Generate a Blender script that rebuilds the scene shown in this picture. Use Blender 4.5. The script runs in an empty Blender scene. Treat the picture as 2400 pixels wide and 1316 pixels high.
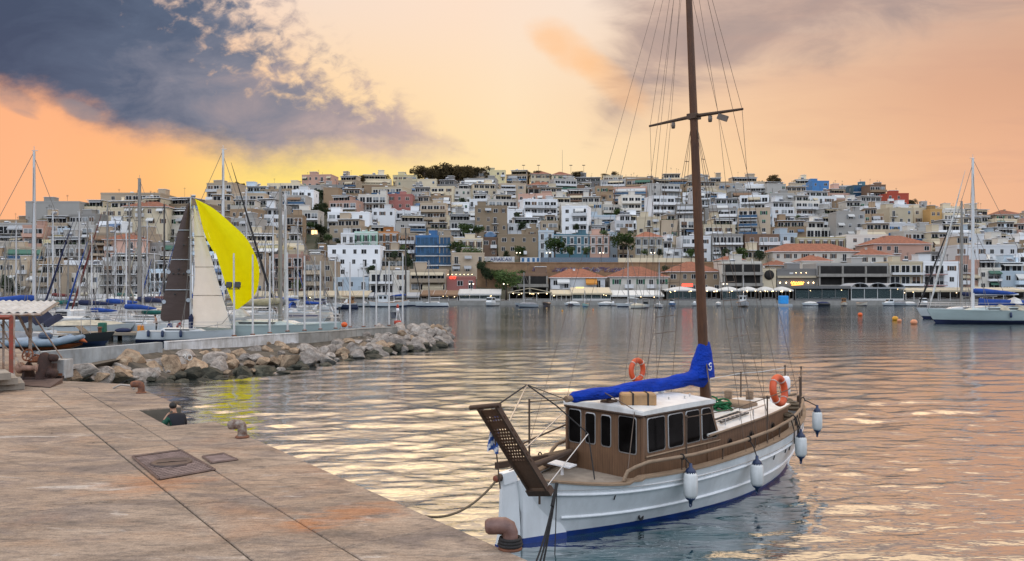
import bpy, math, random
from mathutils import Vector, Matrix
R = math.radians
scene = bpy.context.scene
COL = scene.collection
F = 1867.0; HZ = 675.0; CH = 4.5           # focal length in photo pixels, horizon row, camera height
QZ = 1.3                                    # quay height above the water

def P(px, py, Y): return Vector(((px-1200)*Y/F, Y, CH-(py-HZ)*Y/F))
def G(px, py, z=0.0):
    Y = (CH-z)*F/(py-HZ); return Vector(((px-1200)*Y/F, Y, z))
def XA(px, Y): return (px-1200)*Y/F
def ZA(py, Y): return CH-(py-HZ)*Y/F
def lin(r, g, b):
    f = lambda v: (v/255/12.92) if v/255 <= .04045 else ((v/255+.055)/1.055)**2.4
    return (f(r), f(g), f(b))

# ------------------------------------------------------------------ mesh builder
class MB:
    def __init__(s): s.v = []; s.f = []; s.m = []; s.s = []
    def add(s, vs, fs, mat=0, smooth=False):
        o = len(s.v); s.v.extend([tuple(v) for v in vs])
        for f in fs:
            s.f.append([i+o for i in f]); s.m.append(mat); s.s.append(smooth)
    def box(s, x0, y0, z0, x1, y1, z1, mat=0, M=None):
        vs = [Vector(p) for p in ((x0,y0,z0),(x1,y0,z0),(x1,y1,z0),(x0,y1,z0),(x0,y0,z1),(x1,y0,z1),(x1,y1,z1),(x0,y1,z1))]
        if M: vs = [M @ v for v in vs]
        s.add(vs, [(0,3,2,1),(4,5,6,7),(0,1,5,4),(1,2,6,5),(2,3,7,6),(3,0,4,7)], mat)
    def cbox(s, c, sz, mat=0, rz=0, rx=0, ry=0, bev=0):
        M = Matrix.Translation(c) @ Matrix.Rotation(rz,4,'Z') @ Matrix.Rotation(ry,4,'Y') @ Matrix.Rotation(rx,4,'X')
        a, b, d = sz[0]/2, sz[1]/2, sz[2]/2
        if not bev: s.box(-a,-b,-d,a,b,d,mat,M); return
        e = bev; vs = []
        for (x, y) in ((1,1),(-1,1),(-1,-1),(1,-1)): pass
        def ring(z, i):
            return [(-a+i,-b,z),(a-i,-b,z),(a,-b+i,z),(a,b-i,z),(a-i,b,z),(-a+i,b,z),(-a,b-i,z),(-a,-b+i,z)]
        def ring2(z, i):
            return [(x*(1-i/a), y*(1-i/b), z) for x, y, _ in ring(z, e)]
        rs = [ring2(-d,e), ring(-d+e,e), ring(d-e,e), ring2(d,e)]
        vs = [M @ Vector(p) for r in rs for p in r]; fs = []
        for k in range(3):
            for i in range(8):
                j = (i+1) % 8; fs.append((k*8+i, k*8+j, k*8+8+j, k*8+8+i))
        fs.append(tuple(range(7,-1,-1))); fs.append(tuple(range(24,32)))
        s.add(vs, fs, mat)
    def loft(s, rings, mat=0, smooth=True, closed=True, caps=True):
        n = len(rings[0]); vs = [p for r in rings for p in r]; fs = []
        for k in range(len(rings)-1):
            for i in range(n if closed else n-1):
                j = (i+1) % n; fs.append((k*n+i, k*n+j, (k+1)*n+j, (k+1)*n+i))
        s.add(vs, fs, mat, smooth)
        if caps and closed:
            s.add(rings[0], [tuple(range(n-1,-1,-1))], mat); s.add(rings[-1], [tuple(range(n))], mat)
    def tube(s, pts, r, n=6, mat=0, smooth=True, caps=True, sq=1.0):
        pts = [Vector(p) for p in pts]; rings = []
        N = len(pts); up = None
        for i, p in enumerate(pts):
            d = (pts[min(i+1,N-1)]-pts[max(i-1,0)])
            if d.length < 1e-9: d = Vector((0,0,1))
            d.normalize()
            if up is None:
                a = Vector((0,0,1)) if abs(d.z) < .9 else Vector((1,0,0))
                up = d.cross(a).normalized()
            else:
                up = (up-d*up.dot(d)); up = up.normalized() if up.length > 1e-6 else d.orthogonal().normalized()
            w = d.cross(up); rr = r[i] if isinstance(r, (list, tuple)) else r
            rings.append([p+(up*math.cos(2*math.pi*k/n)+w*math.sin(2*math.pi*k/n)*sq)*rr for k in range(n)])
        s.loft(rings, mat, smooth, True, caps)
    def lathe(s, prof, n=12, M=None, mat=0, smooth=True):
        M = M or Matrix(); rings = []
        for r, z in prof:
            rings.append([M @ Vector((max(r,1e-4)*math.cos(2*math.pi*k/n), max(r,1e-4)*math.sin(2*math.pi*k/n), z)) for k in range(n)])
        s.loft(rings, mat, smooth)
    def ball(s, c, r, nu=10, nv=6, mat=0, sc=(1,1,1)):
        M = Matrix.Translation(c) @ Matrix.Diagonal((sc[0],sc[1],sc[2],1))
        s.lathe([(r*math.sin(math.pi*k/nv), -r*math.cos(math.pi*k/nv)) for k in range(nv+1)], nu, M, mat)
    def torus(s, c, R0, r0, M=None, n=20, k=8, mat=0, matf=None):
        M = M or Matrix()
        vs = []; 
        for i in range(n):
            a = 2*math.pi*i/n
            for j in range(k):
                b = 2*math.pi*j/k
                vs.append(Vector(c)+(M @ Vector(((R0+r0*math.cos(b))*math.cos(a), (R0+r0*math.cos(b))*math.sin(a), r0*math.sin(b)))))
        for i in range(n):
            fs = [(i*k+j, ((i+1)%n)*k+j, ((i+1)%n)*k+(j+1)%k, i*k+(j+1)%k) for j in range(k)]
            o = len(s.v)
            s.f.extend([[q+o for q in f] for f in fs]); s.m.extend([matf(i) if matf else mat]*k); s.s.extend([True]*k)
        s.v.extend([tuple(v) for v in vs])
    def grid(s, fn, nu, nv, mat=0, smooth=True, flip=False):
        vs = [fn(i/nu, j/nv) for i in range(nu+1) for j in range(nv+1)]; fs = []
        for i in range(nu):
            for j in range(nv):
                a = i*(nv+1)+j; q = (a, a+nv+1, a+nv+2, a+1)
                fs.append(q[::-1] if flip else q)
        s.add(vs, fs, mat, smooth)
    def poly(s, pts, mat=0): s.add(pts, [tuple(range(len(pts)))], mat)
    def prism(s, pts, z0, z1, mat=0, M=None):
        n = len(pts); vs = [Vector((p[0],p[1],z0)) for p in pts]+[Vector((p[0],p[1],z1)) for p in pts]
        if M: vs = [M @ v for v in vs]
        fs = [tuple(range(n-1,-1,-1)), tuple(range(n,2*n))]+[(i,(i+1)%n,n+(i+1)%n,n+i) for i in range(n)]
        s.add(vs, fs, mat)
    def mesh(s, name, mats):
        me = bpy.data.meshes.new(name); me.from_pydata(s.v, [], s.f)
        for m in (mats if isinstance(mats, (list, tuple)) else [mats]): me.materials.append(m)
        me.polygons.foreach_set('material_index', s.m); me.polygons.foreach_set('use_smooth', s.s)
        me.update(); return me
    def build(s, name, mats, parent=None, loc=None, rz=0):
        return inst(name, s.mesh(name, mats), parent, loc, rz)

def inst(name, me, parent=None, loc=None, rz=0, sc=None):
    o = bpy.data.objects.new(name, me); COL.objects.link(o)
    if parent: o.parent = parent
    if loc is not None: o.location = loc
    if rz: o.rotation_euler = (0,0,rz)
    if sc: o.scale = sc
    return o
def tag(o, label, cat, group=None):
    o['label'] = label; o['category'] = cat
    if group: o['group'] = group
    return o
def thing(name, label, cat, loc=(0,0,0), rz=0, group=None):
    o = bpy.data.objects.new(name, None); COL.objects.link(o); o.location = loc; o.rotation_euler = (0,0,rz)
    o.empty_display_size = .2
    return tag(o, label, cat, group)
def struct(o, kind='structure'): o['kind'] = kind; return o
def copy_tree(o, parent=None):
    c = o.copy(); COL.objects.link(c); c.parent = parent
    for ch in list(o.children): copy_tree(ch, c)
    return c

# ------------------------------------------------------------------ materials
MATS = {}
def nodes(name):
    m = bpy.data.materials.new(name); m.use_nodes = True
    nt = m.node_tree; b = nt.nodes['Principled BSDF']; return m, nt, b
def N(nt, t, **kw):
    n = nt.nodes.new(t)
    for k, v in kw.items():
        if k in n.inputs: n.inputs[k].default_value = v
        else: setattr(n, k, v)
    return n
def ramp(nt, fac, stops, interp='LINEAR'):
    r = nt.nodes.new('ShaderNodeValToRGB'); r.color_ramp.interpolation = interp; e = r.color_ramp.elements
    while len(e) > 1: e.remove(e[-1])
    e[0].position = stops[0][0]; e[0].color = (*stops[0][1],1) if len(stops[0][1]) == 3 else stops[0][1]
    for p, c in stops[1:]:
        q = e.new(p); q.color = (*c,1) if len(c) == 3 else c
    nt.links.new(fac, r.inputs[0]); return r.outputs[0]
def mixc(nt, fac, a, b, bt='MIX'):
    n = nt.nodes.new('ShaderNodeMix'); n.data_type = 'RGBA'; n.blend_type = bt
    for s_, v in ((n.inputs[0], fac), (n.inputs[6], a), (n.inputs[7], b)):
        if hasattr(v, 'links'): nt.links.new(v, s_)
        elif isinstance(v, (int, float)): s_.default_value = v
        else: s_.default_value = (*v, 1) if len(v) == 3 else v
    return n.outputs[2]
def math_(nt, op, a, b=None, c=None, clamp=False):
    n = nt.nodes.new('ShaderNodeMath'); n.operation = op; n.use_clamp = clamp
    for i, v in enumerate((a, b, c)):
        if v is None: continue
        if hasattr(v, 'links'): nt.links.new(v, n.inputs[i])
        else: n.inputs[i].default_value = v
    return n.outputs[0]
def noise(nt, vec, scale, detail=4, rough=.55, dist=0):
    n = N(nt, 'ShaderNodeTexNoise'); n.inputs['Scale'].default_value = scale; n.inputs['Detail'].default_value = detail
    n.inputs['Roughness'].default_value = rough; n.inputs['Distortion'].default_value = dist
    if vec is not None: nt.links.new(vec, n.inputs['Vector'])
    return n.outputs[0]
def mapping(nt, vec, sc=(1,1,1), rot=(0,0,0), loc=(0,0,0)):
    n = N(nt, 'ShaderNodeMapping'); n.inputs['Scale'].default_value = sc; n.inputs['Rotation'].default_value = rot; n.inputs['Location'].default_value = loc
    nt.links.new(vec, n.inputs['Vector']); return n.outputs[0]
def bump(nt, b, h, strength=.3, dist=.02):
    n = N(nt, 'ShaderNodeBump'); n.inputs['Strength'].default_value = strength; n.inputs['Distance'].default_value = dist
    nt.links.new(h, n.inputs['Height']); nt.links.new(n.outputs[0], b.inputs['Normal'])
def mat(name, col, rough=.6, metal=0.0, var=.25, sc=3.0, stretch=(1,1,1), bmp=0, bsc=None, col2=None, spec=.5, emit=None, objvar=0, dirt=0, alpha=None, bdist=.02):
    if name in MATS: return MATS[name]
    m, nt, b = nodes(name)
    b.inputs['Roughness'].default_value = rough; b.inputs['Metallic'].default_value = metal
    b.inputs['Specular IOR Level'].default_value = spec
    tc = N(nt, 'ShaderNodeTexCoord'); v = mapping(nt, tc.outputs['Object'], stretch)
    c2 = col2 or tuple(x*(1-var) for x in col)
    c = col
    if var or col2:
        f = noise(nt, v, sc, 5, .6)
        out = ramp(nt, f, [(.35, c2), (.65, col)])
    else:
        rgb = N(nt, 'ShaderNodeRGB'); rgb.outputs[0].default_value = (*col,1); out = rgb.outputs[0]
    if dirt:
        d = noise(nt, mapping(nt, tc.outputs['Object'], (1.3,1.3,.25)), 2.2, 6, .65)
        k = ramp(nt, d, [(.45,(0,0,0)),(.75,(1,1,1))])
        out = mixc(nt, math_(nt,'MULTIPLY',k,dirt), out, tuple(x*.45 for x in (.3,.26,.2)))
    if objvar:
        oi = N(nt, 'ShaderNodeObjectInfo')
        k = math_(nt, 'MULTIPLY_ADD', oi.outputs['Random'], objvar*2, 1-objvar)
        comb = N(nt, 'ShaderNodeCombineColor')
        for i in range(3): nt.links.new(k, comb.inputs[i])
        out = mixc(nt, 1.0, out, comb.outputs[0], 'MULTIPLY')
    nt.links.new(out, b.inputs['Base Color'])
    if bmp: bump(nt, b, noise(nt, v, bsc or sc*4, 4, .6), bmp, bdist)
    if emit:
        b.inputs['Emission Color'].default_value = (*emit[0],1); b.inputs['Emission Strength'].default_value = emit[1]
    if alpha is not None: b.inputs['Alpha'].default_value = alpha
    MATS[name] = m; return m

# ------------------------------------------------------------------ camera
cam = bpy.data.cameras.new('camera'); co = bpy.data.objects.new('camera', cam); COL.objects.link(co)
co.location = (0,0,CH); co.rotation_euler = (R(90),0,0); cam.sensor_width = 36; cam.lens = F/2400*36
cam.shift_y = (HZ-658)/2400; cam.clip_end = 6000; cam.clip_start = .1
scene.camera = co
scene.view_settings.view_transform = 'Standard'; scene.view_settings.look = 'None'
scene.view_settings.exposure = .16; scene.view_settings.gamma = 1
scene.cycles.max_bounces = 6; scene.cycles.transparent_max_bounces = 12; scene.cycles.use_denoising = True
scene.cycles.caustics_reflective = False; scene.cycles.caustics_refractive = False

# ------------------------------------------------------------------ sky: dusk gradient with clouds, lit by the sky
SUN_AZ, SUN_EL = R(-15.6), R(5.5)           # azimuth from +Y (clockwise), the sun is going down behind the hill
def make_world():
    w = bpy.data.worlds.new('World'); scene.world = w; w.use_nodes = True; nt = w.node_tree
    bg = nt.nodes['Background']; L = nt.links
    tc = N(nt, 'ShaderNodeTexCoord'); d = tc.outputs['Generated']
    sep = N(nt, 'ShaderNodeSeparateXYZ'); L.new(d, sep.inputs[0]); x, y, z = sep.outputs
    yc = math_(nt, 'MAXIMUM', y, .05)
    u = math_(nt, 'DIVIDE', x, yc); v = math_(nt, 'DIVIDE', z, yc)     # gnomonic direction coordinates, u right, v up
    front = N(nt, 'ShaderNodeMapRange'); front.interpolation_type = 'SMOOTHSTEP'
    L.new(y, front.inputs[0]); front.inputs[1].default_value = -.15; front.inputs[2].default_value = .55; front = front.outputs[0]
    az = math_(nt, 'ARCTAN2', x, y)
    # clear sky colour: by azimuth at the horizon, by height above it
    azn = math_(nt, 'MULTIPLY_ADD', az, 1/1.4, .5, clamp=True)         # -0.7..0.7 rad
    hor = ramp(nt, azn, [(0,lin(252,172,128)),(.11,lin(254,184,136)),(.2,lin(255,184,124)),(.31,lin(255,214,138)),(.42,lin(255,224,160)),(.55,lin(254,226,178)),(.7,lin(250,210,164)),(.85,lin(242,188,148)),(1,lin(232,172,142))])
    mid = ramp(nt, azn, [(0,lin(254,178,134)),(.15,lin(255,180,132)),(.33,lin(255,216,166)),(.5,lin(254,226,188)),(.7,lin(244,202,164)),(.86,lin(222,172,142)),(1,lin(210,160,132))])
    hi = ramp(nt, azn, [(0,lin(250,206,176)),(.33,lin(246,222,204)),(.46,lin(252,224,202)),(.56,lin(248,226,208)),(.75,lin(222,198,180)),(1,lin(206,172,152))])
    e1 = N(nt, 'ShaderNodeMapRange'); e1.interpolation_type='SMOOTHSTEP'; L.new(z, e1.inputs[0]); e1.inputs[1].default_value=.11; e1.inputs[2].default_value=.24
    e2 = N(nt, 'ShaderNodeMapRange'); e2.interpolation_type='SMOOTHSTEP'; L.new(z, e2.inputs[0]); e2.inputs[1].default_value=.2; e2.inputs[2].default_value=.36
    c = mixc(nt, e1.outputs[0], hor, mid); c = mixc(nt, e2.outputs[0], c, hi)
    # glow over the hidden sun
    gu = math_(nt,'POWER', math_(nt,'DIVIDE', math_(nt,'ADD', az, .262), .13), 2.0)
    gv = math_(nt,'POWER', math_(nt,'DIVIDE', math_(nt,'SUBTRACT', z, .128), .035), 2.0)
    g = math_(nt,'POWER', 2.718, math_(nt,'MULTIPLY', math_(nt,'ADD',gu,gv), -1.0))
    c = mixc(nt, math_(nt,'MULTIPLY',g,.75), c, lin(255,228,120))
    # ---- cloud bank, upper left
    uv = N(nt, 'ShaderNodeCombineXYZ'); L.new(u, uv.inputs[0]); L.new(v, uv.inputs[1]); uvo = uv.outputs[0]
    def line(x1,y1,x2,y2):      # signed distance (positive = above/right side of the directed line), photo pixels
        u1,v1,u2,v2 = (x1-1200)/F,(HZ-y1)/F,(x2-1200)/F,(HZ-y2)/F
        nx, ny = -(v2-v1), (u2-u1); l = math.hypot(nx,ny); nx/=l; ny/=l
        k = math_(nt,'MULTIPLY',u,nx); k = math_(nt,'MULTIPLY_ADD',v,ny,k); return math_(nt,'SUBTRACT',k,nx*u1+ny*v1)
    wob = math_(nt,'MULTIPLY_ADD', noise(nt, mapping(nt, uvo, (1,1.7,1)), 9, 6, .6), .14, -.07)
    fine = noise(nt, mapping(nt, uvo, (1,1.5,1), (0,0,R(-35))), 34, 5, .6, .3)
    d1 = line(-60,208,560,384)
    d3 = line(560,384,1100,338)
    low = math_(nt,'MINIMUM', math_(nt,'MAXIMUM', d1, -1), math_(nt,'ADD', d3, .006))
    rt = line(1050,330,690,-30)
    fld = math_(nt,'MINIMUM', low, rt)
    fld = math_(nt,'ADD', fld, math_(nt,'MULTIPLY', wob, .75))
    m1 = N(nt,'ShaderNodeMapRange'); m1.interpolation_type='SMOOTHSTEP'; L.new(fld, m1.inputs[0]); m1.inputs[1].default_value=-.018; m1.inputs[2].default_value=.038
    # ragged, mottled right flank
    rag = N(nt,'ShaderNodeMapRange'); rag.interpolation_type='SMOOTHSTEP'; L.new(rt, rag.inputs[0]); rag.inputs[1].default_value=-.05; rag.inputs[2].default_value=.27
    lo_ = N(nt,'ShaderNodeMapRange'); lo_.interpolation_type='SMOOTHSTEP'; L.new(v, lo_.inputs[0]); lo_.inputs[1].default_value=.185; lo_.inputs[2].default_value=.25; lo_.inputs[3].default_value=.34; lo_.inputs[4].default_value=0
    rg = math_(nt,'ADD', math_(nt,'MULTIPLY_ADD', rag.outputs[0], .62, lo_.outputs[0]), fine)
    m2 = N(nt,'ShaderNodeMapRange'); m2.interpolation_type='SMOOTHSTEP'; L.new(rg, m2.inputs[0]); m2.inputs[1].default_value=.52; m2.inputs[2].default_value=.88
    cm = math_(nt,'MULTIPLY', m1.outputs[0], m2.outputs[0])
    th = math_(nt,'MULTIPLY_ADD', math_(nt,'SUBTRACT', math_(nt,'MULTIPLY', u, -1), .15), 1.5, math_(nt,'MULTIPLY_ADD', v, 1.1, -.16))
    th = math_(nt,'ADD', th, math_(nt,'MULTIPLY_ADD', noise(nt, mapping(nt, uvo,(1,2.2,1),(0,0,R(-18))), 7, 6, .6, .4), .95, -.50))
    dark = ramp(nt, th, [(.0,lin(196,172,166)),(.2,lin(160,148,154)),(.42,lin(120,126,144)),(.62,lin(80,98,124)),(.95,lin(56,76,104))])
    c = mixc(nt, math_(nt,'MULTIPLY',cm,.97), c, dark)
    # small cloudlets under the bank
    for (cx, cy, rx, ry, dens) in ((185,258,62,26,.75),(40,240,70,34,.4),(365,300,50,14,.25),(60,268,40,10,.25)):
        a = math_(nt,'POWER', math_(nt,'DIVIDE', math_(nt,'ADD',u,-(cx-1200)/F), rx/F), 2.0)
        b = math_(nt,'POWER', math_(nt,'DIVIDE', math_(nt,'ADD',math_(nt,'MULTIPLY_ADD',u,.35,v),-(HZ-cy)/F-.35*(cx-1200)/F), ry/F), 2.0)
        q = math_(nt,'SUBTRACT', 1.0, math_(nt,'ADD', a, b)); q = math_(nt,'ADD', q, math_(nt,'MULTIPLY', wob, 9))
        s_ = N(nt,'ShaderNodeMapRange'); s_.interpolation_type='SMOOTHSTEP'; L.new(q, s_.inputs[0]); s_.inputs[1].default_value=0; s_.inputs[2].default_value=.8
        c = mixc(nt, math_(nt,'MULTIPLY', s_.outputs[0], dens), c, lin(150,138,142))
    # ---- soft mauve veil, upper right, with a firm lower edge
    wv = noise(nt, mapping(nt, uvo, (1,3.2,1), (0,0,R(12))), 4.5, 6, .6, .6)
    lo = math_(nt,'MINIMUM', line(1560,262,2010,222), line(1980,228,2460,40)); lo2 = line(1660,252,2460,30)
    vf = math_(nt,'MINIMUM', lo2, math_(nt,'MULTIPLY', line(1380,330,1420,-100), -1.0))
    vf = math_(nt,'ADD', vf, math_(nt,'MULTIPLY_ADD', wv, .16, -.08))
    s_ = N(nt,'ShaderNodeMapRange'); s_.interpolation_type='SMOOTHSTEP'; L.new(vf, s_.inputs[0]); s_.inputs[1].default_value=-.012; s_.inputs[2].default_value=.07
    vd = ramp(nt, wv, [(.3,lin(208,178,162)),(.5,lin(180,156,148)),(.72,lin(152,138,138))])
    c = mixc(nt, math_(nt,'MULTIPLY', s_.outputs[0], .9), c, vd)
    # pinkish streaks on the right
    st = noise(nt, mapping(nt, uvo, (1,6,1), (0,0,R(10))), 5, 5, .55, .4)
    sk = N(nt,'ShaderNodeMapRange'); L.new(st, sk.inputs[0]); sk.inputs[1].default_value=.48; sk.inputs[2].default_value=.75
    ru = N(nt,'ShaderNodeMapRange'); L.new(u, ru.inputs[0]); ru.inputs[1].default_value=.1; ru.inputs[2].default_value=.6
    c = mixc(nt, math_(nt,'MULTIPLY', math_(nt,'MULTIPLY', sk.outputs[0], ru.outputs[0]), .45), c, lin(206,160,140))
    # orange puff
    for (cx, cy, rx, ry, sl, dens) in ((1330,115,110,70,.5,.55),(1430,190,110,60,.6,.45),(1290,100,50,40,.2,.3)):
        a = math_(nt,'POWER', math_(nt,'DIVIDE', math_(nt,'ADD',u,-(cx-1200)/F), rx/F), 2.0)
        b = math_(nt,'POWER', math_(nt,'DIVIDE', math_(nt,'ADD',math_(nt,'MULTIPLY_ADD',u,sl,v),-(HZ-cy)/F-sl*(cx-1200)/F), ry/F), 2.0)
        q = math_(nt,'SUBTRACT', 1.0, math_(nt,'ADD', a, b)); q = math_(nt,'ADD', q, math_(nt,'MULTIPLY', wob, 12))
        s_ = N(nt,'ShaderNodeMapRange'); s_.interpolation_type='SMOOTHSTEP'; L.new(q, s_.inputs[0]); s_.inputs[1].default_value=0; s_.inputs[2].default_value=1
        c = mixc(nt, math_(nt,'MULTIPLY', s_.outputs[0], dens), c, lin(255,196,140))
    # unseen sky overhead and behind the viewer, made brighter to light water and facades
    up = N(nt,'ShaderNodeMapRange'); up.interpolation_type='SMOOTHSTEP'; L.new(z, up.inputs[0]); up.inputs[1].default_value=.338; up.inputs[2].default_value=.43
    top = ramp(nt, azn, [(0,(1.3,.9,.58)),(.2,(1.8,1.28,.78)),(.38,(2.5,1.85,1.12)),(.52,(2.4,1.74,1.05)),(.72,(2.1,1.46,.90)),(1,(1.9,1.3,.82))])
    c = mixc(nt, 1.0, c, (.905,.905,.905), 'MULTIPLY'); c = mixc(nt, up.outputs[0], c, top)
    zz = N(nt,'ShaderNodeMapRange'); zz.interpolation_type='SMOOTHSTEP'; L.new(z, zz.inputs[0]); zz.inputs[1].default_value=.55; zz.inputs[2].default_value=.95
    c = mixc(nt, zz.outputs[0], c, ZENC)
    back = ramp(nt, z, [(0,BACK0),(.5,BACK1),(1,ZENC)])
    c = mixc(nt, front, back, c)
    # the physical sky for the low sun adds its share
    sky = N(nt, 'ShaderNodeTexSky'); sky.sky_type = 'NISHITA'; sky.sun_disc = False
    sky.sun_elevation = SUN_EL; sky.sun_rotation = SUN_AZ; sky.air_density = 1.5; sky.dust_density = 2
    c = mixc(nt, 1.0, c, mixc(nt, 1.0, sky.outputs[0], (SKYK,SKYK,SKYK), 'MULTIPLY'), 'ADD')
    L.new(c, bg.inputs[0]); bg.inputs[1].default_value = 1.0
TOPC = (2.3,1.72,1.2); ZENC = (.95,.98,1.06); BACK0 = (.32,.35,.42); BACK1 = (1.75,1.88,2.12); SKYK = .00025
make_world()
sun = bpy.data.lights.new('sun', 'SUN'); so = bpy.data.objects.new('sun', sun); COL.objects.link(so)
sun.energy = .9; sun.angle = R(4); sun.color = (1,.72,.42)
so.rotation_euler = Vector((math.sin(SUN_AZ)*math.cos(SUN_EL), math.cos(SUN_AZ)*math.cos(SUN_EL), math.sin(SUN_EL))).to_track_quat('Z','Y').to_euler()
# ------------------------------------------------------------------ water
def make_water():
    m, nt, b = nodes('harbour_water'); L = nt.links
    tc = N(nt, 'ShaderNodeTexCoord'); p = tc.outputs['Object']
    b.inputs['Base Color'].default_value = (.005,.06,.072,1)
    b.inputs['Roughness'].default_value = .5; b.inputs['Specular IOR Level'].default_value = 0
    # wind ripples: crests run roughly along X, three sizes; patches of calm between
    n1 = noise(nt, mapping(nt, p, (.55,1.25,1), (0,0,R(8))), .8, 3, .5, .4)
    n2 = noise(nt, mapping(nt, p, (.5,1.5,1), (0,0,R(-6))), 2.4, 3, .55, .5)
    n3 = noise(nt, mapping(nt, p, (.6,1.4,1), (0,0,R(14))), 5.5, 2, .5, .3)
    calm = noise(nt, mapping(nt, p, (.5,1,1)), .07, 3, .5)
    k = N(nt,'ShaderNodeMapRange'); L.new(calm, k.inputs[0]); k.inputs[1].default_value=.38; k.inputs[2].default_value=.62; k.inputs[3].default_value=.65; k.inputs[4].default_value=1.2
    n0 = noise(nt, mapping(nt, p, (.35,1.1,1), (0,0,R(5))), .26, 3, .5, .3)
    h = math_(nt,'MULTIPLY', n1, .10); h = math_(nt,'MULTIPLY_ADD', n2, .07, h); h = math_(nt,'MULTIPLY_ADD', n3, .014, h)
    h = math_(nt,'MULTIPLY', h, k.outputs[0])
    bp = N(nt,'ShaderNodeBump'); bp.inputs['Strength'].default_value = WSTR; bp.inputs['Distance'].default_value = 1.0
    L.new(h, bp.inputs['Height']); L.new(bp.outputs[0], b.inputs['Normal'])
    gl = N(nt,'ShaderNodeBsdfGlossy'); gl.inputs['Roughness'].default_value = .06; L.new(bp.outputs[0], gl.inputs['Normal'])
    lw = N(nt,'ShaderNodeLayerWeight'); lw.inputs['Blend'].default_value = .5; L.new(bp.outputs[0], lw.inputs['Normal'])
    fr = ramp(nt, lw.outputs['Facing'], [(0,(.03,)*3),(.42,(.16,)*3),(.56,(.33,)*3),(.66,(.60,)*3),(.75,(.93,)*3),(.95,(.98,)*3)])
    mx = N(nt,'ShaderNodeMixShader'); L.new(fr, mx.inputs[0]); L.new(b.outputs[0], mx.inputs[1]); L.new(gl.outputs[0], mx.inputs[2]); L.new(mx.outputs[0], nt.nodes['Material Output'].inputs[0])
    # real waves: a fan of rows, fine near the quay and coarser far out; longer waves only where rows can carry them
    import numpy as np
    rg = np.random.default_rng(3); ys = [5.0]
    while ys[-1] < 206.4: ys.append(ys[-1]+max(.09, ys[-1]**2*.0002))
    ys = np.array(ys); ks = np.linspace(-1.05, 1.0, 520); Yg, Kg = np.meshgrid(ys, ks, indexing='ij'); Xg = Kg*Yg; dY = np.maximum(.09, Yg**2*.0002)
    Z = np.zeros_like(Xg); NC = 80
    for i in range(NC):
        lam = .28*(3.2/.28)**(i/(NC-1)); th = rg.normal(math.pi/2+.12, .42); kx, ky = math.cos(th)*2*math.pi/lam, math.sin(th)*2*math.pi/lam
        fade = np.clip((lam-2.4*dY)/(2.0*dY), 0, 1)
        Z += WSLOPE*(lam/1.2)**-.35*lam/(2*math.pi)*fade*np.sin(kx*Xg+ky*Yg+rg.uniform(0,6.28))
    cal = np.zeros_like(Xg)
    for i in range(9):
        lam = rg.uniform(14,60); th = rg.uniform(.6,2.6); cal += np.sin(2*math.pi/lam*(math.cos(th)*Xg*.6+math.sin(th)*Yg)+rg.uniform(0,6.28))
    nearq = np.clip((Yg-10)/34, .0, 1); Z *= (1+.17*cal)*(.46+.64*nearq)
    nr, nc = Xg.shape; co_ = np.stack([Xg,Yg,Z],-1).reshape(-1,3)
    ii = np.arange(nr*nc).reshape(nr,nc); q = np.stack([ii[:-1,:-1],ii[:-1,1:],ii[1:,1:],ii[1:,:-1]],-1).reshape(-1,4)
    ex = [(-700,-300,0),(700,-300,0),(700,5,0),(-700,5,0),(-700,206.4,0),(700,206.4,0),(700,600,0),(-700,600,0),(-1.05*5,5,0),(-1.05*206.4,206.4,0),(1.0*5,5,0),(206.4,206.4,0)]
    o_ = len(co_); co_ = np.concatenate([co_, np.array(ex,float)]); fs = q.tolist()+[[o_+k for k in f] for f in ((0,1,2,3),(4,5,6,7),(3,8,9,4),(10,2,5,11))]
    me = bpy.data.meshes.new('water'); me.from_pydata(co_.tolist(), [], fs); me.materials.append(m)
    me.polygons.foreach_set('use_smooth', [True]*len(fs)); me.update(); struct(inst('water', me))
    sb = MB(); sb.add([(-700,-300,-4),(700,-300,-4),(700,900,-4),(-700,900,-4)], [(0,1,2,3)])
    struct(sb.build('seabed', mat('seabed', (.02,.05,.05))))
WIOR = 1.75; WSTR = .30; WSLOPE = .0155
make_water()

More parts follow.
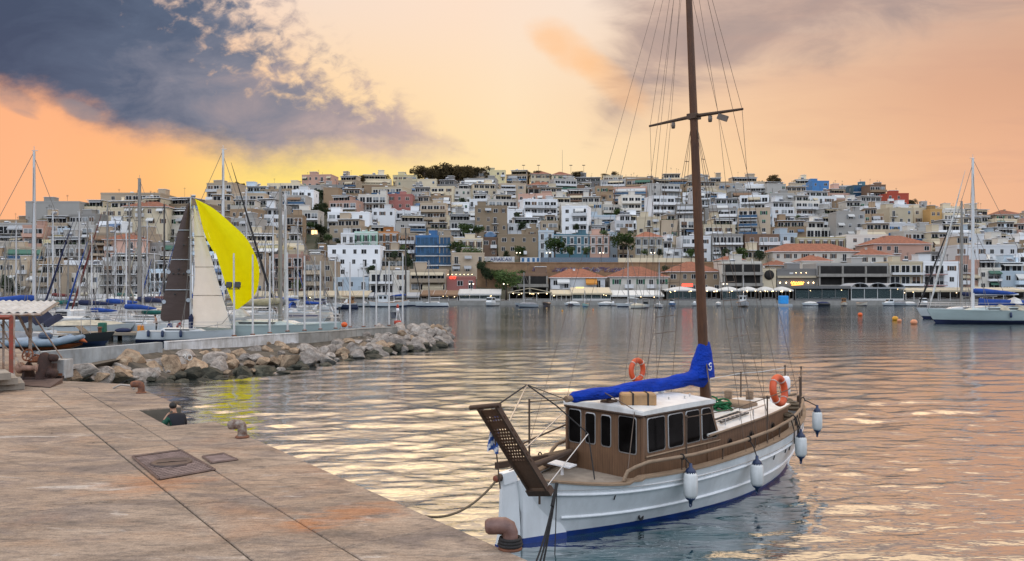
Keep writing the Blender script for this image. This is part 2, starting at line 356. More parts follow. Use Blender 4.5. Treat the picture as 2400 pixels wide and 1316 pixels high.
# ------------------------------------------------------------------ near quay
E0 = Vector((-.08,9.7)); EE = Vector((-.6,.8)); EN = Vector((-.8,-.6))
def Q(s, t, z=QZ): p = E0+EE*s+EN*t; return Vector((p.x,p.y,z))
def ST(px, py, z=QZ):
    g = G(px,py,z); d = Vector((g.x,g.y))-E0; return d.dot(EE), d.dot(EN)
def concrete(name, tint=(1,1,1), wet=False):
    m, nt, b = nodes(name); L = nt.links
    tc = N(nt,'ShaderNodeTexCoord'); p = tc.outputs['Object']
    rot = mapping(nt, p, (1,1,1), (0,0,R(-36.87)))
    big = noise(nt, mapping(nt, p, (.5,1.3,1), (0,0,R(15))), .9, 7, .62, .6)
    med = noise(nt, mapping(nt, p, (.45,1.5,1), (0,0,R(20))), 3.2, 7, .65, .8)
    fin = noise(nt, p, 45, 4, .7)
    T = lambda c: tuple(a*b_ for a, b_ in zip(c, tint))
    c = ramp(nt, big, [(.28,T((.155,.118,.092))),(.45,T((.27,.205,.155))),(.6,T((.35,.27,.205))),(.78,T((.41,.33,.26)))])
    bl = noise(nt, mapping(nt, p, (.6,1.2,1), (0,0,R(25)), (7,2,0)), 1.15, 6, .62, .9)
    c = mixc(nt, math_(nt,'MULTIPLY', ramp(nt, bl, [(.50,(0,0,0)),(.62,(1,1,1))]), .5), c, T((.125,.105,.105)))
    og = noise(nt, mapping(nt, p, (.7,1.2,1), (0,0,R(10)), (1,17,0)), .8, 6, .65, .6)
    c = mixc(nt, math_(nt,'MULTIPLY', ramp(nt, og, [(.52,(0,0,0)),(.68,(1,1,1))]), .5), c, T((.36,.235,.15)))
    dk = ramp(nt, med, [(.30,(1,1,1)),(.50,(0,0,0))])
    c = mixc(nt, math_(nt,'MULTIPLY',dk,.72), c, T((.085,.075,.07)))
    sk = noise(nt, mapping(nt, p, (.55,5.0,1), (0,0,R(-12))), 2.4, 8, .72, .5)
    kk = ramp(nt, sk, [(.26,(1,1,1)),(.37,(0,0,0))])
    c = mixc(nt, math_(nt,'MULTIPLY',kk,.75), c, T((.06,.052,.048)))
    vo = N(nt,'ShaderNodeTexVoronoi'); vo.feature = 'DISTANCE_TO_EDGE'; vo.inputs['Scale'].default_value = .34
    wv = N(nt,'ShaderNodeVectorMath'); wv.operation='ADD'; nn = N(nt,'ShaderNodeTexNoise'); nn.inputs['Scale'].default_value = 1.3; nn.inputs['Detail'].default_value = 6; L.new(p, nn.inputs['Vector'])
    L.new(p, wv.inputs[0]); L.new(nn.outputs[1], wv.inputs[1]); L.new(wv.outputs[0], vo.inputs['Vector'])
    cr_ = math_(nt,'LESS_THAN', vo.outputs['Distance'], .0045); cr_ = math_(nt,'MULTIPLY', cr_, ramp(nt, big, [(.34,(1,1,1)),(.46,(0,0,0))]))
    c = mixc(nt, math_(nt,'MULTIPLY',cr_,.6), c, (.03,.026,.024))
    wh = noise(nt, mapping(nt, p, (.35,1.1,1), (0,0,R(30)), (13,4,0)), 1.7, 8, .7, 1.0)
    wk = ramp(nt, wh, [(.60,(0,0,0)),(.70,(1,1,1))])
    c = mixc(nt, math_(nt,'MULTIPLY',wk,.6), c, (.50,.46,.42))
    rs = noise(nt, mapping(nt, p, (1,1,1), (0,0,0), (3,9,0)), .5, 5, .6)
    rk = ramp(nt, rs, [(.58,(0,0,0)),(.72,(1,1,1))])
    c = mixc(nt, math_(nt,'MULTIPLY',rk,.35), c, (.33,.17,.09))
    # one rust run on the coping, with a shape and place of its own
    for (s0, t0, ls, lt, k) in ((2.55,.75,.5,.8,.6),(2.5,1.45,.45,.45,.6),(6.2,2.6,.9,.9,.45)):
        q = Q(s0,t0); cx = N(nt,'ShaderNodeVectorMath'); cx.operation='SUBTRACT'; L.new(p, cx.inputs[0]); cx.inputs[1].default_value=(q.x,q.y,QZ)
        r_ = mapping(nt, cx.outputs[0], (1,1,1), (0,0,R(-126.87)))
        d = N(nt,'ShaderNodeVectorMath'); d.operation='MULTIPLY'; L.new(r_, d.inputs[0]); d.inputs[1].default_value=(1/ls,1/lt,0)
        ln = N(nt,'ShaderNodeVectorMath'); ln.operation='LENGTH'; L.new(d.outputs[0], ln.inputs[0])
        f = math_(nt,'SUBTRACT', 1.15, ln.outputs['Value']); f = math_(nt,'MULTIPLY_ADD', math_(nt,'SUBTRACT',med,.5), 3.0, f, True)
        c = mixc(nt, math_(nt,'MULTIPLY',f,k), c, (.36,.135,.04))
    gr = noise(nt, mapping(nt, p, (.6,1.6,1), (0,0,R(20))), 11, 7, .75)
    c = mixc(nt, 1.0, c, ramp(nt, gr, [(.30,(.58,.57,.57)),(.50,(1.06,1.06,1.06)),(.72,(1.3,1.29,1.27))]), 'MULTIPLY')
    sp = ramp(nt, fin, [(.3,(.66,.66,.66)),(.7,(1.2,1.2,1.2))])
    c = mixc(nt, 1.0, c, sp, 'MULTIPLY')
    L.new(c, b.inputs['Base Color']); b.inputs['Roughness'].default_value=.82; b.inputs['Specular IOR Level'].default_value=.3
    h = math_(nt,'MULTIPLY_ADD', fin, .25, med); bump(nt, b, h, .5, .02)
    return m
CONC = [concrete('concrete_a'), concrete('concrete_b',(.93,.95,.97)), concrete('concrete_c',(1.06,1.03,1.0))]
GAP = mat('joint_dirt', (.05,.042,.036), .9)
def make_quay():
    rnd = random.Random(4)
    mb = MB()
    # solid body under the slabs, leaving out the stair notch (s 11.7..14.7, t 0..1.05)
    def body(s0, s1, t0, t1, z0, z1, m=3):
        mb.prism([Q(s0,t0)[:2],Q(s1,t0)[:2],Q(s1,t1)[:2],Q(s0,t1)[:2]][::-1], z0, z1, m)
    body(-40,11.7,0.02,40,-3,QZ-.03); body(11.7,14.7,1.07,40,-3,QZ-.03); body(14.7,21.0,0.02,40,-3,QZ-.03)
    # weathered front wall faces (slightly proud of the body)
    def slab(s0, s1, t0, t1, m, dz=0.0, g=.009):
        a, b_, c, d = s0+g, s1-g, t0+(g if t0 > .01 else 0), t1-g
        e = .012
        top = [Q(a+e,c+e),Q(a+e,d-e),Q(b_-e,d-e),Q(b_-e,c+e)]; mid = [Q(a,c),Q(a,d),Q(b_,d),Q(b_,c)]
        vs = [v+Vector((0,0,dz)) for v in top]+[v+Vector((0,0,dz-e)) for v in mid]+[v+Vector((0,0,-.16)) for v in mid]
        mb.add(vs, [(3,2,1,0)]+[(i,(i+1)%4,4+(i+1)%4,4+i) for i in range(4)]+[(4+i,4+(i+1)%4,8+(i+1)%4,8+i) for i in range(4)], m)
    cuts = [-40,-20,-8,-3.4,-1.1,1.3,3.55,6.2,8.7,11.7]
    for a, b_ in zip(cuts, cuts[1:]): slab(a, b_, 0, 1.55, rnd.randrange(3), rnd.uniform(-.004,.006))
    slab(11.7,14.7,1.05,1.55,1,.002)
    for a, b_ in zip([14.7,17.1,19.2],[17.1,19.2,21.0]): slab(a, b_, 0, 1.55, rnd.randrange(3), rnd.uniform(-.004,.006))
    for a, b_ in zip([-40,-9,-2.5,4.4,9.4,14.55,21],[-9,-2.5,4.4,9.4,14.55,21]): slab(a, b_, 1.55, 2.58, rnd.randrange(3), rnd.uniform(-.004,.004))
    for a, b_ in zip([-40,-8,-1.2,5.4,14.6,21],[-8,-1.2,5.4,14.6,21]):
        for t0, t1 in ((2.58,9.5),(9.5,18),(18,40)):
            slab(a, b_, t0, t1, rnd.randrange(3), rnd.uniform(-.006,.004), .017)
    struct(mb.build('quay', CONC+[mat('quay_wall', (.16,.14,.11), .9, var=.5, sc=1.2, bmp=.4)]))
    sb = MB()
    for i, (a, b_, z) in enumerate(((11.72,12.75,.86),(12.75,13.35,.52),(13.35,14.68,.16))):
        sb.prism([Q(a,.0)[:2],Q(b_,.0)[:2],Q(b_,1.06)[:2],Q(a,1.06)[:2]][::-1], -3, z, 0)
    o = sb.build('quay_stairs', mat('wet_concrete', (.17,.15,.11), .7, col2=(.10,.10,.06), sc=2.5, bmp=.3)); struct(o)
make_quay()

RUST = mat('rusted_iron', (.22,.085,.04), .8, col2=(.09,.04,.028), sc=7, bmp=.5)
RUSTP = mat('rust_pink_paint', (.22,.125,.10), .5, col2=(.11,.055,.045), sc=6, bmp=.25)
DARKROPE = mat('dark_rope', (.03,.028,.028), .9, var=.5, sc=40, bmp=.6)
ROPE = mat('hemp_rope', (.20,.15,.095), .9, var=.5, sc=50, bmp=.5)
def bollard(s, t, k, label, topm, coil=False, rz=None):
    o = thing('mooring_bollard', label, 'bollard', Q(s,t), (math.atan2(EN.y,EN.x) if rz is None else rz), 'rusty bollards along the quay edge')
    mb = MB()
    # L-shaped horn bollard: round foot rising into a fat head that points inland (+x)
    pts = [(0,0,0),(0,0,.16),(0.0,0,.27),(.03,0,.345),(.1,0,.375),(.2,0,.375),(.3,0,.365),(.37,0,.355),(.41,0,.35),(.425,0,.348)]
    rr = [.145,.13,.13,.14,.145,.14,.138,.13,.10,.03]
    mb.tube([Vector(p)*k for p in pts], [r*k for r in rr], 16, 0)
    mb.build('post', [topm], o)
    b = MB(); b.lathe([(.0,0),(.2*k,0),(.2*k,.025),(.17*k,.045),(.0,.045)], 18); b.build('base_plate', RUST, o)
    if coil:
        c = MB()
        for i in range(3): c.torus((0,0,.06+.035*i), (.19-.012*i)*k, .02, None, 22, 6)
        c = c.build('wound_rope', DARKROPE); c.location = Q(s,t); tag(c, 'black mooring rope wound round the foot of the nearest bollard', 'rope')
    return o
s_, t_ = ST(1196,1287)
bollard(s_, t_, .74, 'smooth pinkish brown iron bollard at bottom edge beside the boat stern', RUSTP, True, R(180-8))
s_, t_ = ST(568,1026)
WORN = mat('worn_white_rust', (.30,.26,.22), .7, col2=(.11,.055,.035), sc=10, bmp=.4)
bollard(s_, t_, .74, 'rusty iron bollard with worn white paint, right of the seated person', WORN, False, R(180-5))
s_, t_ = ST(331,922)
bollard(s_, t_, .74, 'rust brown iron bollard near the rocks, farthest along the quay', RUST, False, R(180))

def make_covers():
    iron = mat('manhole_iron', (.16,.105,.085), .65, col2=(.09,.06,.05), sc=5, bmp=.3, metal=.2)
    def cover(c0, c1, c2, c3, ring, label, n):
        pts = [Q(*ST(*c)) for c in (c0,c1,c2,c3)]
        cen = sum(pts, Vector())/4; o = thing('manhole_cover', label, 'manhole cover', (cen.x,cen.y,QZ))
        L = lambda u, v: (pts[0]*(1-u)*(1-v)+pts[1]*u*(1-v)+pts[2]*u*v+pts[3]*(1-u)*v)-cen
        f = MB(); z = lambda q, h: Vector((q.x,q.y,h))
        for (a, b) in (((0,0),(1,0)),((1,0),(1,1)),((1,1),(0,1)),((0,1),(0,0))):
            f.tube([z(L(*a),.018),z(L(*b),.018)], .024, 4, 0, False)
        f.build('frame', iron, o)
        p = MB(); p.add([z(L(u,v),.008) for u, v in ((.02,.02),(.98,.02),(.98,.98),(.02,.98))], [(3,2,1,0)], 0)
        for i in range(1,n):
            k = i/n
            p.tube([z(L(.03,k),.012),z(L(.97,k),.012)], .015, 4, 1, False)
            p.tube([z(L(k,.03),.010),z(L(k,.97),.010)], .006, 4, 1, False)
        p.build('plate', [mat('manhole_pit', (.05,.036,.032), .8), mat('manhole_plate', (.27,.19,.165), .6, col2=(.15,.10,.085), sc=4, bmp=.3)], o)
        if ring:
            r_ = MB(); c = L(.5,.5)
            r_.lathe([(.0,.040),(.30,.040),(.31,.048),(.35,.048),(.35,.0)], 28, Matrix.Translation((c.x,c.y,0)))
            for a in (.4,.4+math.pi): r_.cbox((c.x+.1*math.cos(a),c.y+.1*math.sin(a),.044),(.3,.03,.014),0,a)
            r_.build('lid', mat('manhole_lid',(.085,.055,.048),.6,var=.4,sc=8,bmp=.4), o)
    cover((311,1073),(424,1058),(503,1103),(374,1126), True, 'large square ribbed rusty manhole cover with round lid in the quay', 17)
    cover((475,1073),(524,1066),(556,1080),(497,1088), False, 'small ribbed rusty drain cover beside the large manhole cover', 8)
make_covers()
# ------------------------------------------------------------------ the wooden boat in the foreground
def make_caique():
    TH = R(43); LOA0, LOA1 = -.12, 10.25
    o = thing('wooden_boat', 'white wooden boat with varnished cabin and tall brown mast moored stern to the quay', 'boat', (.19,14.1,0), TH)
    white = mat('boat_white_paint', (.78,.81,.83), .32, var=.08, sc=1.5, dirt=.22, bmp=.12, bsc=3, objvar=0)
    blue = mat('boat_blue_bottom', (.008,.04,.22), .4, var=.4)
    def wood(name, a, b, plank=0.0, ax=0, rough=.45):
        if name in MATS: return MATS[name]
        m, nt, bs = nodes(name); L = nt.links
        tc = N(nt,'ShaderNodeTexCoord'); p = tc.outputs['Object']
        st = [(1,9,9),(9,9,.9)][0 if ax == 0 else 1]
        g = noise(nt, mapping(nt,p,st), 3.0, 6, .65, .5); w_ = noise(nt, p, 1.3, 4, .6)
        c = ramp(nt, math_(nt,'MULTIPLY_ADD', w_, .5, math_(nt,'MULTIPLY',g,.6)), [(.35,b),(.7,a)])
        if plank:
            sp = N(nt,'ShaderNodeSeparateXYZ'); L.new(p, sp.inputs[0])
            q = math_(nt,'ADD', sp.outputs[0], sp.outputs[1]) if ax == 1 else sp.outputs[2]
            fr = math_(nt,'FRACT', math_(nt,'MULTIPLY', q, 1/plank))
            ed = math_(nt,'LESS_THAN', fr, .12)
            c = mixc(nt, math_(nt,'MULTIPLY',ed,.6), c, tuple(x*.25 for x in b))
            bump(nt, bs, math_(nt,'SUBTRACT', g, ed), .3, .01)
        else: bump(nt, bs, g, .2, .01)
        L.new(c, bs.inputs['Base Color']); bs.inputs['Roughness'].default_value = rough; bs.inputs['Specular IOR Level'].default_value=.35
        MATS[name] = m; return m
    varn = wood('varnished_planks', (.20,.112,.062), (.095,.054,.032), .062, 1)
    side = wood('weathered_planks', (.19,.105,.058), (.095,.056,.036), .11, 1)
    grey = wood('grey_teak', (.30,.215,.145), (.165,.11,.07), 0, 0, .7)
    dark = wood('dark_wood', (.085,.05,.032), (.04,.025,.018), 0, 0, .6)
    mastm = wood('mast_wood', (.11,.046,.02), (.04,.018,.01), 0, 1, .5)
    steel = mat('stainless_tube', (.5,.5,.5), .35, .9, 0)
    brz = mat('brown_pole', (.10,.065,.045), .5, .2, .4, 8)
    roofm = mat('roof_white', (.74,.74,.72), .4, var=.12, sc=3, dirt=.3)
    glass = mat('boat_glass', (.010,.009,.009), .12, var=.7, sc=1.5, spec=.06)
    rope, navy = ROPE, mat('fender_navy', (.012,.03,.09), .45, var=.3)
    def sheer(x): return 1.01+.43*(max(0,x-2)/8.2)**1.8 if x > 1.95 else (.97 if x > 1.65 else (.93+.20*max(0,(1.5-x)/1.6)**1.4))
    def sheer0(x): return (.97+.36*(max(0,x-2)/8.2)**1.8) if x > 2 else .97+.12*((2-x)/2.1)**2
    def deckz(x): return .87+.30*(max(0,x-3)/7)**2+.06*(max(0,2-x)/2)**2
    def bs(u): return 1.5*((1-(1-u/.46)**2.7) if u < .46 else (1-((u-.46)/.54)**2.5))
    def bw(u): return 1.08*((1-(1-u/.52)**1.75) if u < .52 else (1-((u-.52)/.48)**1.9))
    def pt(u, v, sg):         # v: 0 keel .. 1 sheer
        z0 = -.45
        xs = LOA0+.42*(1-v)**1.1; xb = LOA1-1.25*(1-v)**1.3
        x = xs+(xb-xs)*u; xsh = LOA0+(LOA1-LOA0)*u
        kq = max(0,min(1,(v-.88)/.12)); S_ = sheer0(x)+(sheer(x)-sheer0(x))*kq*kq; z = z0+(S_-z0)*v
        kw = (0-z0)/(sheer0(x)-z0)
        if v < kw: b = bw(u)*math.sin(min(1,v/kw)*math.pi/2)**.8
        else:
            k = (v-kw)/(1-kw); b = bw(u)+(bs(u)-bw(u))*(k**.85)
        return Vector((x, sg*max(b,.035), z))
    def sheer_pt(x, sg, dy=0, dz=0):
        u = (x-LOA0)/(LOA1-LOA0); return Vector((x, sg*(max(bs(min(max(u,0),1)),.035)+dy), sheer(x)+dz))
    us = sorted([i/60 for i in range(61)]+[(1.64-LOA0)/10.37,(1.66-LOA0)/10.37,(1.94-LOA0)/10.37,(1.96-LOA0)/10.37]); nv = 16
    mb = MB()
    vv = [0,.12,.22,.28,.36,.42,.5,.58,.66,.74,.82,.9,1]
    for sg in (-1,1):
        def vb(u): return (.085+.45)/(sheer0(pt(u,.33,1).x)+.45)
        vs = [pt(u,(v if v != .36 else vb(u)),sg) for u in us for v in vv]; n = len(vv)
        for i in range(len(us)-1):
            for j in range(n-1):
                q = [i*n+j,(i+1)*n+j,(i+1)*n+j+1,i*n+j+1]
                zm = sum(vs[k].z for k in q)/4
                mb.f.append([k+len(mb.v) for k in (q if sg < 0 else q[::-1])]); mb.m.append(1 if vv[j+1] <= .36 else 0); mb.s.append(True)
        mb.v.extend([tuple(v) for v in vs])
    # stem and stern posts
    mb.tube([pt(1,0,1)*Vector((1,0,1)) if False else Vector((pt(1,v,1).x,0,pt(1,v,1).z)) for v in (0,.3,.6,1)], .06, 8, 0)
    for v0, v1 in ((.0,.36),(.36,1.02)):
        mb.tube([Vector((pt(0,min(v,1),1).x-.01,0,pt(0,min(v,1),1).z)) for v in (v0,(v0+v1)/2,v1)], .075, 8, 1 if v1 < .5 else 0)
    mb.build('hull', [white, blue], o)
    # deadwood cheeks by the sternpost
    cw = MB(); T_ = lambda x: .07+.31*(x+.06)
    ring = [(-.06,1.02),(.2,.98),(.78,.09),(-.06,.09)]; low = [(-.06,.09),(.78,.09),(.80,-.4),(-.06,-.4)]
    for pg, m in ((ring,0),(low,1)):
        cw.loft([[Vector((x,sg*T_(x)+(0 if m == 0 else sg*.002),z)) for x, z in pg] for sg in (-1,1)], m, False)
    cw.build('deadwood', [white, blue], o)
    # rub rails
    for v, r in ((.86,.028),(.56,.030)):
        for sg in (-1,1):
            rr = MB()
            rr.tube([pt(u,v,sg)+Vector((0,sg*.012,0)) for u in [(.035 if v > .7 else .06)+(.955 if v > .7 else .93)*i/50 for i in range(51)]], r, 8, 0)
            rr.build('rub_rail', white, o)
    rd = MB(); 
    ra = [(-.03,-.25),(-.03,.3),(-.09,1.0),(-.10,1.18),(-.44,1.16),(-.46,.95),(-.50,.3),(-.60,-.05),(-.62,-.25)]
    M = Matrix(((1,0,0,-.06),(0,0,1,0),(0,1,0,0),(0,0,0,1)))
    rd.prism(ra, -.035, .035, 0, M); rd.prism([(-.15,1.12),(-.45,1.1),(-.45,1.3),(-.15,1.32)], -.07, .07, 0, M)
    rb = rd.build('rudder', white, o)
    b2 = MB(); b2.prism([(-.02,-.26),(-.02,.09),(-.565,.09),(-.605,-.06),(-.635,-.26)], -.039, .039, 0, M); b2.build('rudder_foot', blue, rb)
    b3 = MB(); b3.tube([(-.075,0.0,-.2),(-.075,0,.4),(-.12,0,1.1)], .014, 5, 0); b3.build('rudder_gap', mat('black_gap',(.012,.014,.018),.8), rb)
    tl = MB(); tl.tube([(-.62,.02,1.21),(-.3,.01,1.25),(.3,0,1.32),(1.3,.05,1.42)], [.062,.068,.06,.04], 10, 0); tl.ball((-.63,.02,1.21), .064, 10, 6, 1, (.35,1,1))
    tl.build('tiller', [dark, mat('rust_red_paint',(.22,.06,.03),.6)], o)
    # deck and cap rails
    dk = MB()
    for i in range(40):
        x0, x1 = .02+10.1*i/40, .02+10.1*(i+1)/40
        a, b = sheer_pt(x0,1,-.03), sheer_pt(x1,1,-.03)
        dk.add([(x0,-a.y,deckz(x0)),(x1,-b.y,deckz(x1)),(x1,b.y,deckz(x1)),(x0,a.y,deckz(x0))], [(0,1,2,3)], 0)
    dk.build('deck', mat('sand_deck', (.36,.30,.24), .8, var=.35, sc=4, bmp=.2), o)
    for sg in (-1,1):
        c = MB(); xs = [0.0+i*.1 for i in range(17)]+[1.64,1.72,1.8,1.88,1.96]+[2.05+i*.205 for i in range(40)]
        rings = []
        for x in xs:
            p = sheer_pt(min(x,10.2),sg); w0, w1 = (.03,-.16)
            rings.append([p+Vector((0,sg*w0,0)),p+Vector((0,sg*w0,.035)),p+Vector((0,sg*w1,.035)),p+Vector((0,sg*w1,0))][::(1 if sg < 0 else -1)])
        c.loft(rings, 0, False); c.build('cap_rail', grey, o)
        # rounded step of the white bulwark: inner face of the bulwark
        w = MB(); w.loft([[sheer_pt(x,sg,-.05,-.02),sheer_pt(x,sg,-.08,-.02),Vector((x,sheer_pt(x,sg,-.08).y,deckz(x)-.02)),Vector((x,sheer_pt(x,sg,-.05).y,deckz(x)-.02))] for x in [.1+i*.25 for i in range(40)]], 0, False)
        w.build('bulwark', white, o)
    # ---- low trunk cabin ahead of the wheelhouse
    def tb(x): return .97-.02*max(0,x-4.5)-.045*max(0,x-6)**2
    def tz(x): return 1.50+.055*(x-4.4)
    tk = MB(); xs = [4.3+i*.3 for i in range(14)]
    rings = [[Vector((x,-tb(x)-.03,deckz(x)-.05)),Vector((x,tb(x)+.03,deckz(x)-.05)),Vector((x,tb(x),tz(x))),Vector((x,-tb(x),tz(x)))] for x in xs]
    tk.loft(rings, 0, False); tk.build('trunk_cabin', side, o)
    tp = MB(); rings = []
    for x in xs:
        w = tb(x)+.05; rings.append([Vector((x,w*k,tz(x)+.004+.055*(1-k*k))) for k in (-1,-.6,-.2,.2,.6,1)]+[Vector((x,w*k,tz(x)-.035)) for k in (1,-1)])
    tp.loft(rings, 0, False); tp.build('trunk_roof', roofm, o)
    for sg in (-1,1):
        e = MB(); e.tube([(x,sg*(tb(x)+.055),tz(x)-.02) for x in xs], .026, 6); e.build('trim', grey, o)
        g = MB()
        g.tube([(x,sg*(tb(x)-.12),tz(x)+.17) for x in xs[1:10]], .014, 6)
        for x in xs[1:10:2]: g.tube([(x,sg*(tb(x)-.12),tz(x)),(x,sg*(tb(x)-.12),tz(x)+.17)], .011, 5)
        g.build('grab_rail', steel, o)
        for x in (5.15,6.05,7.1):
            h = MB(); Mx = Matrix.Translation((x,sg*(tb(x)+.012),1.22+.05*(x-5))) @ Matrix.Rotation(R(90),4,'X') 
            h.lathe([(0,-.02),(.07,-.02),(.07,.02),(0,.02)], 14, Mx, 0); h.torus(Mx.translation, .078, .018, Matrix.Rotation(R(90),3,'X'), 16, 6, 1)
            h.build('porthole', [glass, dark], o)
    # side bulwark boards between trunk and rail are the trunk side itself; wheelhouse:
    W0, W1, HW, ZT = 2.2, 4.45, .97, 2.12
    wh = MB(); zb = .82
    A = lambda x, y, z: Vector((x,y,z))
    ringb = [A(W0,-HW,zb),A(W0,HW,zb),A(4.95,HW,zb),A(4.95,-HW,zb)]; ringt = [A(W0,-HW+.02,ZT),A(W0,HW-.02,ZT),A(W1,HW-.02,ZT),A(W1,-HW+.02,ZT)]
    # front rake starts at z 1.45
    ringm = [A(W0,-HW,1.36),A(W0,HW,1.36),A(4.80,HW,1.36),A(4.80,-HW,1.36)]
    for r0, r1 in ((ringb,ringm),(ringm,ringt)):
        wh.add(r0+r1, [(i,4+i,4+(i+1)%4,(i+1)%4) for i in range(4)], 0)
    w = wh.build('wheelhouse', varn, o)
    for sg in (-1,1):
        t_ = MB(); t_.cbox((W0-.01,sg*(HW-.01),1.52), (.07,.07,1.2), 0, bev=.012); t_.build('corner_post', side, w)
    rl = MB()
    rings = []
    for x, dz in ((W0-.07,0),(W0-.06,.03),(2.8,.05),(3.6,.055),(W1-.02,.045),(W1+.09,.02),(W1+.1,0)):
        rings.append([Vector((x,(HW+.05)*k,ZT+.045+dz+.05*(1-k*k))) for k in (-1,-.97,-.6,-.2,.2,.6,.97,1)]+[Vector((x,(HW+.05)*k,ZT)) for k in (1,-1)])
    rl.loft(rings, 0, False); rl.build('wheelhouse_roof', roofm, o)
    fa = MB()
    fa.tube([(W0-.055,-HW-.03,ZT-.02),(W0-.055,HW+.03,ZT-.02)], .032, 4, 0, False); fa.tube([(W0,-HW-.03,ZT-.02),(W1+.05,-HW-.03,ZT-.02)], .03, 4, 0, False)
    fa.build('fascia', dark, o)
    si = MB(); si.tube([(2.25,-HW-.02,1.325),(4.75,-HW-.02,1.325)], .02, 4, 0, False); si.build('window_sill', grey, o)
    frm = mat('window_alloy', (.42,.42,.42), .4, .5, .2)
    def win(poly, fn, nrm):
        # poly: 2-D corner points, rounded; fn maps (a,b,out) -> point
        n = len(poly); pts = []; r = .06
        for i in range(n):
            p0, p, p1 = Vector(poly[i-1]), Vector(poly[i]), Vector(poly[(i+1)%n])
            a = p+(p0-p).normalized()*r; b = p+(p1-p).normalized()*r
            for k in range(5):
                t = k/4; pts.append(a*(1-t)**2+p*2*t*(1-t)+b*t*t)
        c = sum(pts, Vector((0,0)))/len(pts)
        f = MB(); N_ = len(pts)
        out = [fn(*(c+(q-c)*1.0+ (q-c).normalized()*.022),.008) for q in pts]; inn = [fn(*q,.018) for q in pts]; back = [fn(*(c+(q-c)+(q-c).normalized()*.022),-.01) for q in pts]; inb = [fn(*q,-.0) for q in pts]
        for A_, B_ in ((back,out),(out,inn),(inn,inb)):
            f.add(A_+B_, [(i,(i+1)%N_,N_+(i+1)%N_,N_+i) for i in range(N_)], 0, True)
        fo = f.build('window', frm, w)
        g = MB(); g.poly([fn(*q,.004) for q in pts], 0); g.build('pane', glass, fo)
        # curtain / inside edge glimpsed behind the pane is left to reflections
    fy = lambda a, b, out: Vector((W0-out-(0), a, b))
    for (y0,y1,z0,z1) in ((.92,.60,1.38,2.03),(.47,.22,1.41,2.0),(.06,-.18,1.41,2.0),(-.38,-.80,1.36,2.04)):
        win([(y0,z0),(y1,z0),(y1,z1),(y0,z1)], fy, 0)
    for sg in (-1,1):
        fs = lambda a, b, out, sg=sg: Vector((a, sg*(HW+out-.02*max(0,(b-1.36)/.76)), b))
        for q in ([(2.33,1.40),(2.86,1.40),(2.86,2.03),(2.33,2.03)],[(2.98,1.40),(3.46,1.40),(3.46,2.03),(2.98,2.03)],[(3.57,1.41),(4.04,1.41),(4.02,2.03),(3.57,2.03)],[(4.12,1.41),(4.68,1.41),(4.42,2.03),(4.12,2.03)]):
            win(q if sg < 0 else q[::-1], fs, 0)
    # mast
    ms = MB(); ms.tube([(5.79,0,.9),(5.62,0,3.2),(5.35,0,7.0),(5.12,0,10.2),(4.91,0,13.2)], [.115,.112,.095,.075,.05], 14, 0)
    mo = ms.build('mast', mastm, o)
    cr = MB(); cr.tube([(5.26,-1.22,8.27),(5.26,0,8.31),(5.26,1.22,8.27)], [.026,.045,.026], 8, 0); cr.cbox((5.26,0,8.3),(.24,.22,.12),0); cr.build('crosstree', dark, mo)
    lm = mat('lamp_housing', (.14,.11,.09), .5)
    for y in (-.42,.55):
        l = MB(); l.lathe([(0,0),(.045,-.01),(.045,-.06),(.05,-.07),(.04,-.14),(.0,-.15)], 10, Matrix.Translation((5.26,y,8.26))); l.build('deck_lamp', lm, mo)
    l = MB(); l.cbox((5.28,-.72,8.17),(.08,.22,.12),0,.3,.4); l.build('floodlight', lm, mo)
    # boom with its blue sail cover
    bm = MB(); bm.tube([(1.12,0,2.42),(5.6,0,2.47)], .06, 10, 0); bm.build('boom', grey, o)
    sc = MB(); rings = []
    rnd = random.Random(3)
    for i in range(46):
        t = i/45; x = 1.25+(5.70-1.25)*t
        r = .105+.05*math.sin(t*9)*.2+.03*t; h = .11+.05*t+(.20*max(0,(t-.82)/.18)**2)
        cz = 2.43+.05*t+.03*math.sin(t*17)*.4+ (.13*max(0,(t-.82)/.18)**1.5)
        if i == 0: r *= .55; h *= .6
        rings.append([Vector((x, (r*math.cos(a))*(1+.10*math.sin(3*a+i*1.1)+rnd.uniform(-.05,.05)), cz+h*math.sin(a)*(1+.06*math.sin(2*a+i*.7)))) for a in [2*math.pi*k/16 for k in range(16)]])
    sc.loft(rings, 0, True)
    rings = []
    for i in range(14):
        t = i/13; z = 2.50+.78*t; r = .27*(1-t)**.8+.15
        rings.append([Vector((5.70-.10*(1-t)+r*math.cos(a)*(1.15 if math.cos(a) < 0 else .75)*(1+.05*math.sin(5*t*3+a*3)), r*.62*math.sin(a), z)) for a in [2*math.pi*k/16 for k in range(16)]])
    sc.loft(rings, 0, True)
    sv = sc.build('sail_cover', mat('blue_canvas', (.003,.045,.42), .8, var=.4, sc=3, bmp=1.0, bsc=6, spec=.2, stretch=(.6,2,2), bdist=.09), o)
    lg = MB()
    for (cx, cz, rr, a0, a1) in ((5.52,2.79,.042,20,330),(5.50,2.72,.05,200,400)):
        lg.tube([Vector((cx+rr*math.cos(R(a)), -.262, cz+rr*math.sin(R(a)))) for a in range(a0,a1+1,20)], .010, 6)
    lg.ball((5.47,-.262,2.80), .018, 8, 5)
    lg.build('emblem', mat('emblem_white', (.75,.75,.75), .6, var=0), sv)
    # fore end gear, roof gear
    def part(name, fn, m): b = MB(); fn(b); return b.build(name, m, o)
    dm = MB(); dm.ball((4.12,.05,2.36), .105, 14, 10, 0); dm.tube([(4.12,.05,2.2),(4.12,.05,2.3)], .03, 8); dm.build('radar_dome', mat('plastic_white',(.75,.76,.78),.35,var=.05), o)
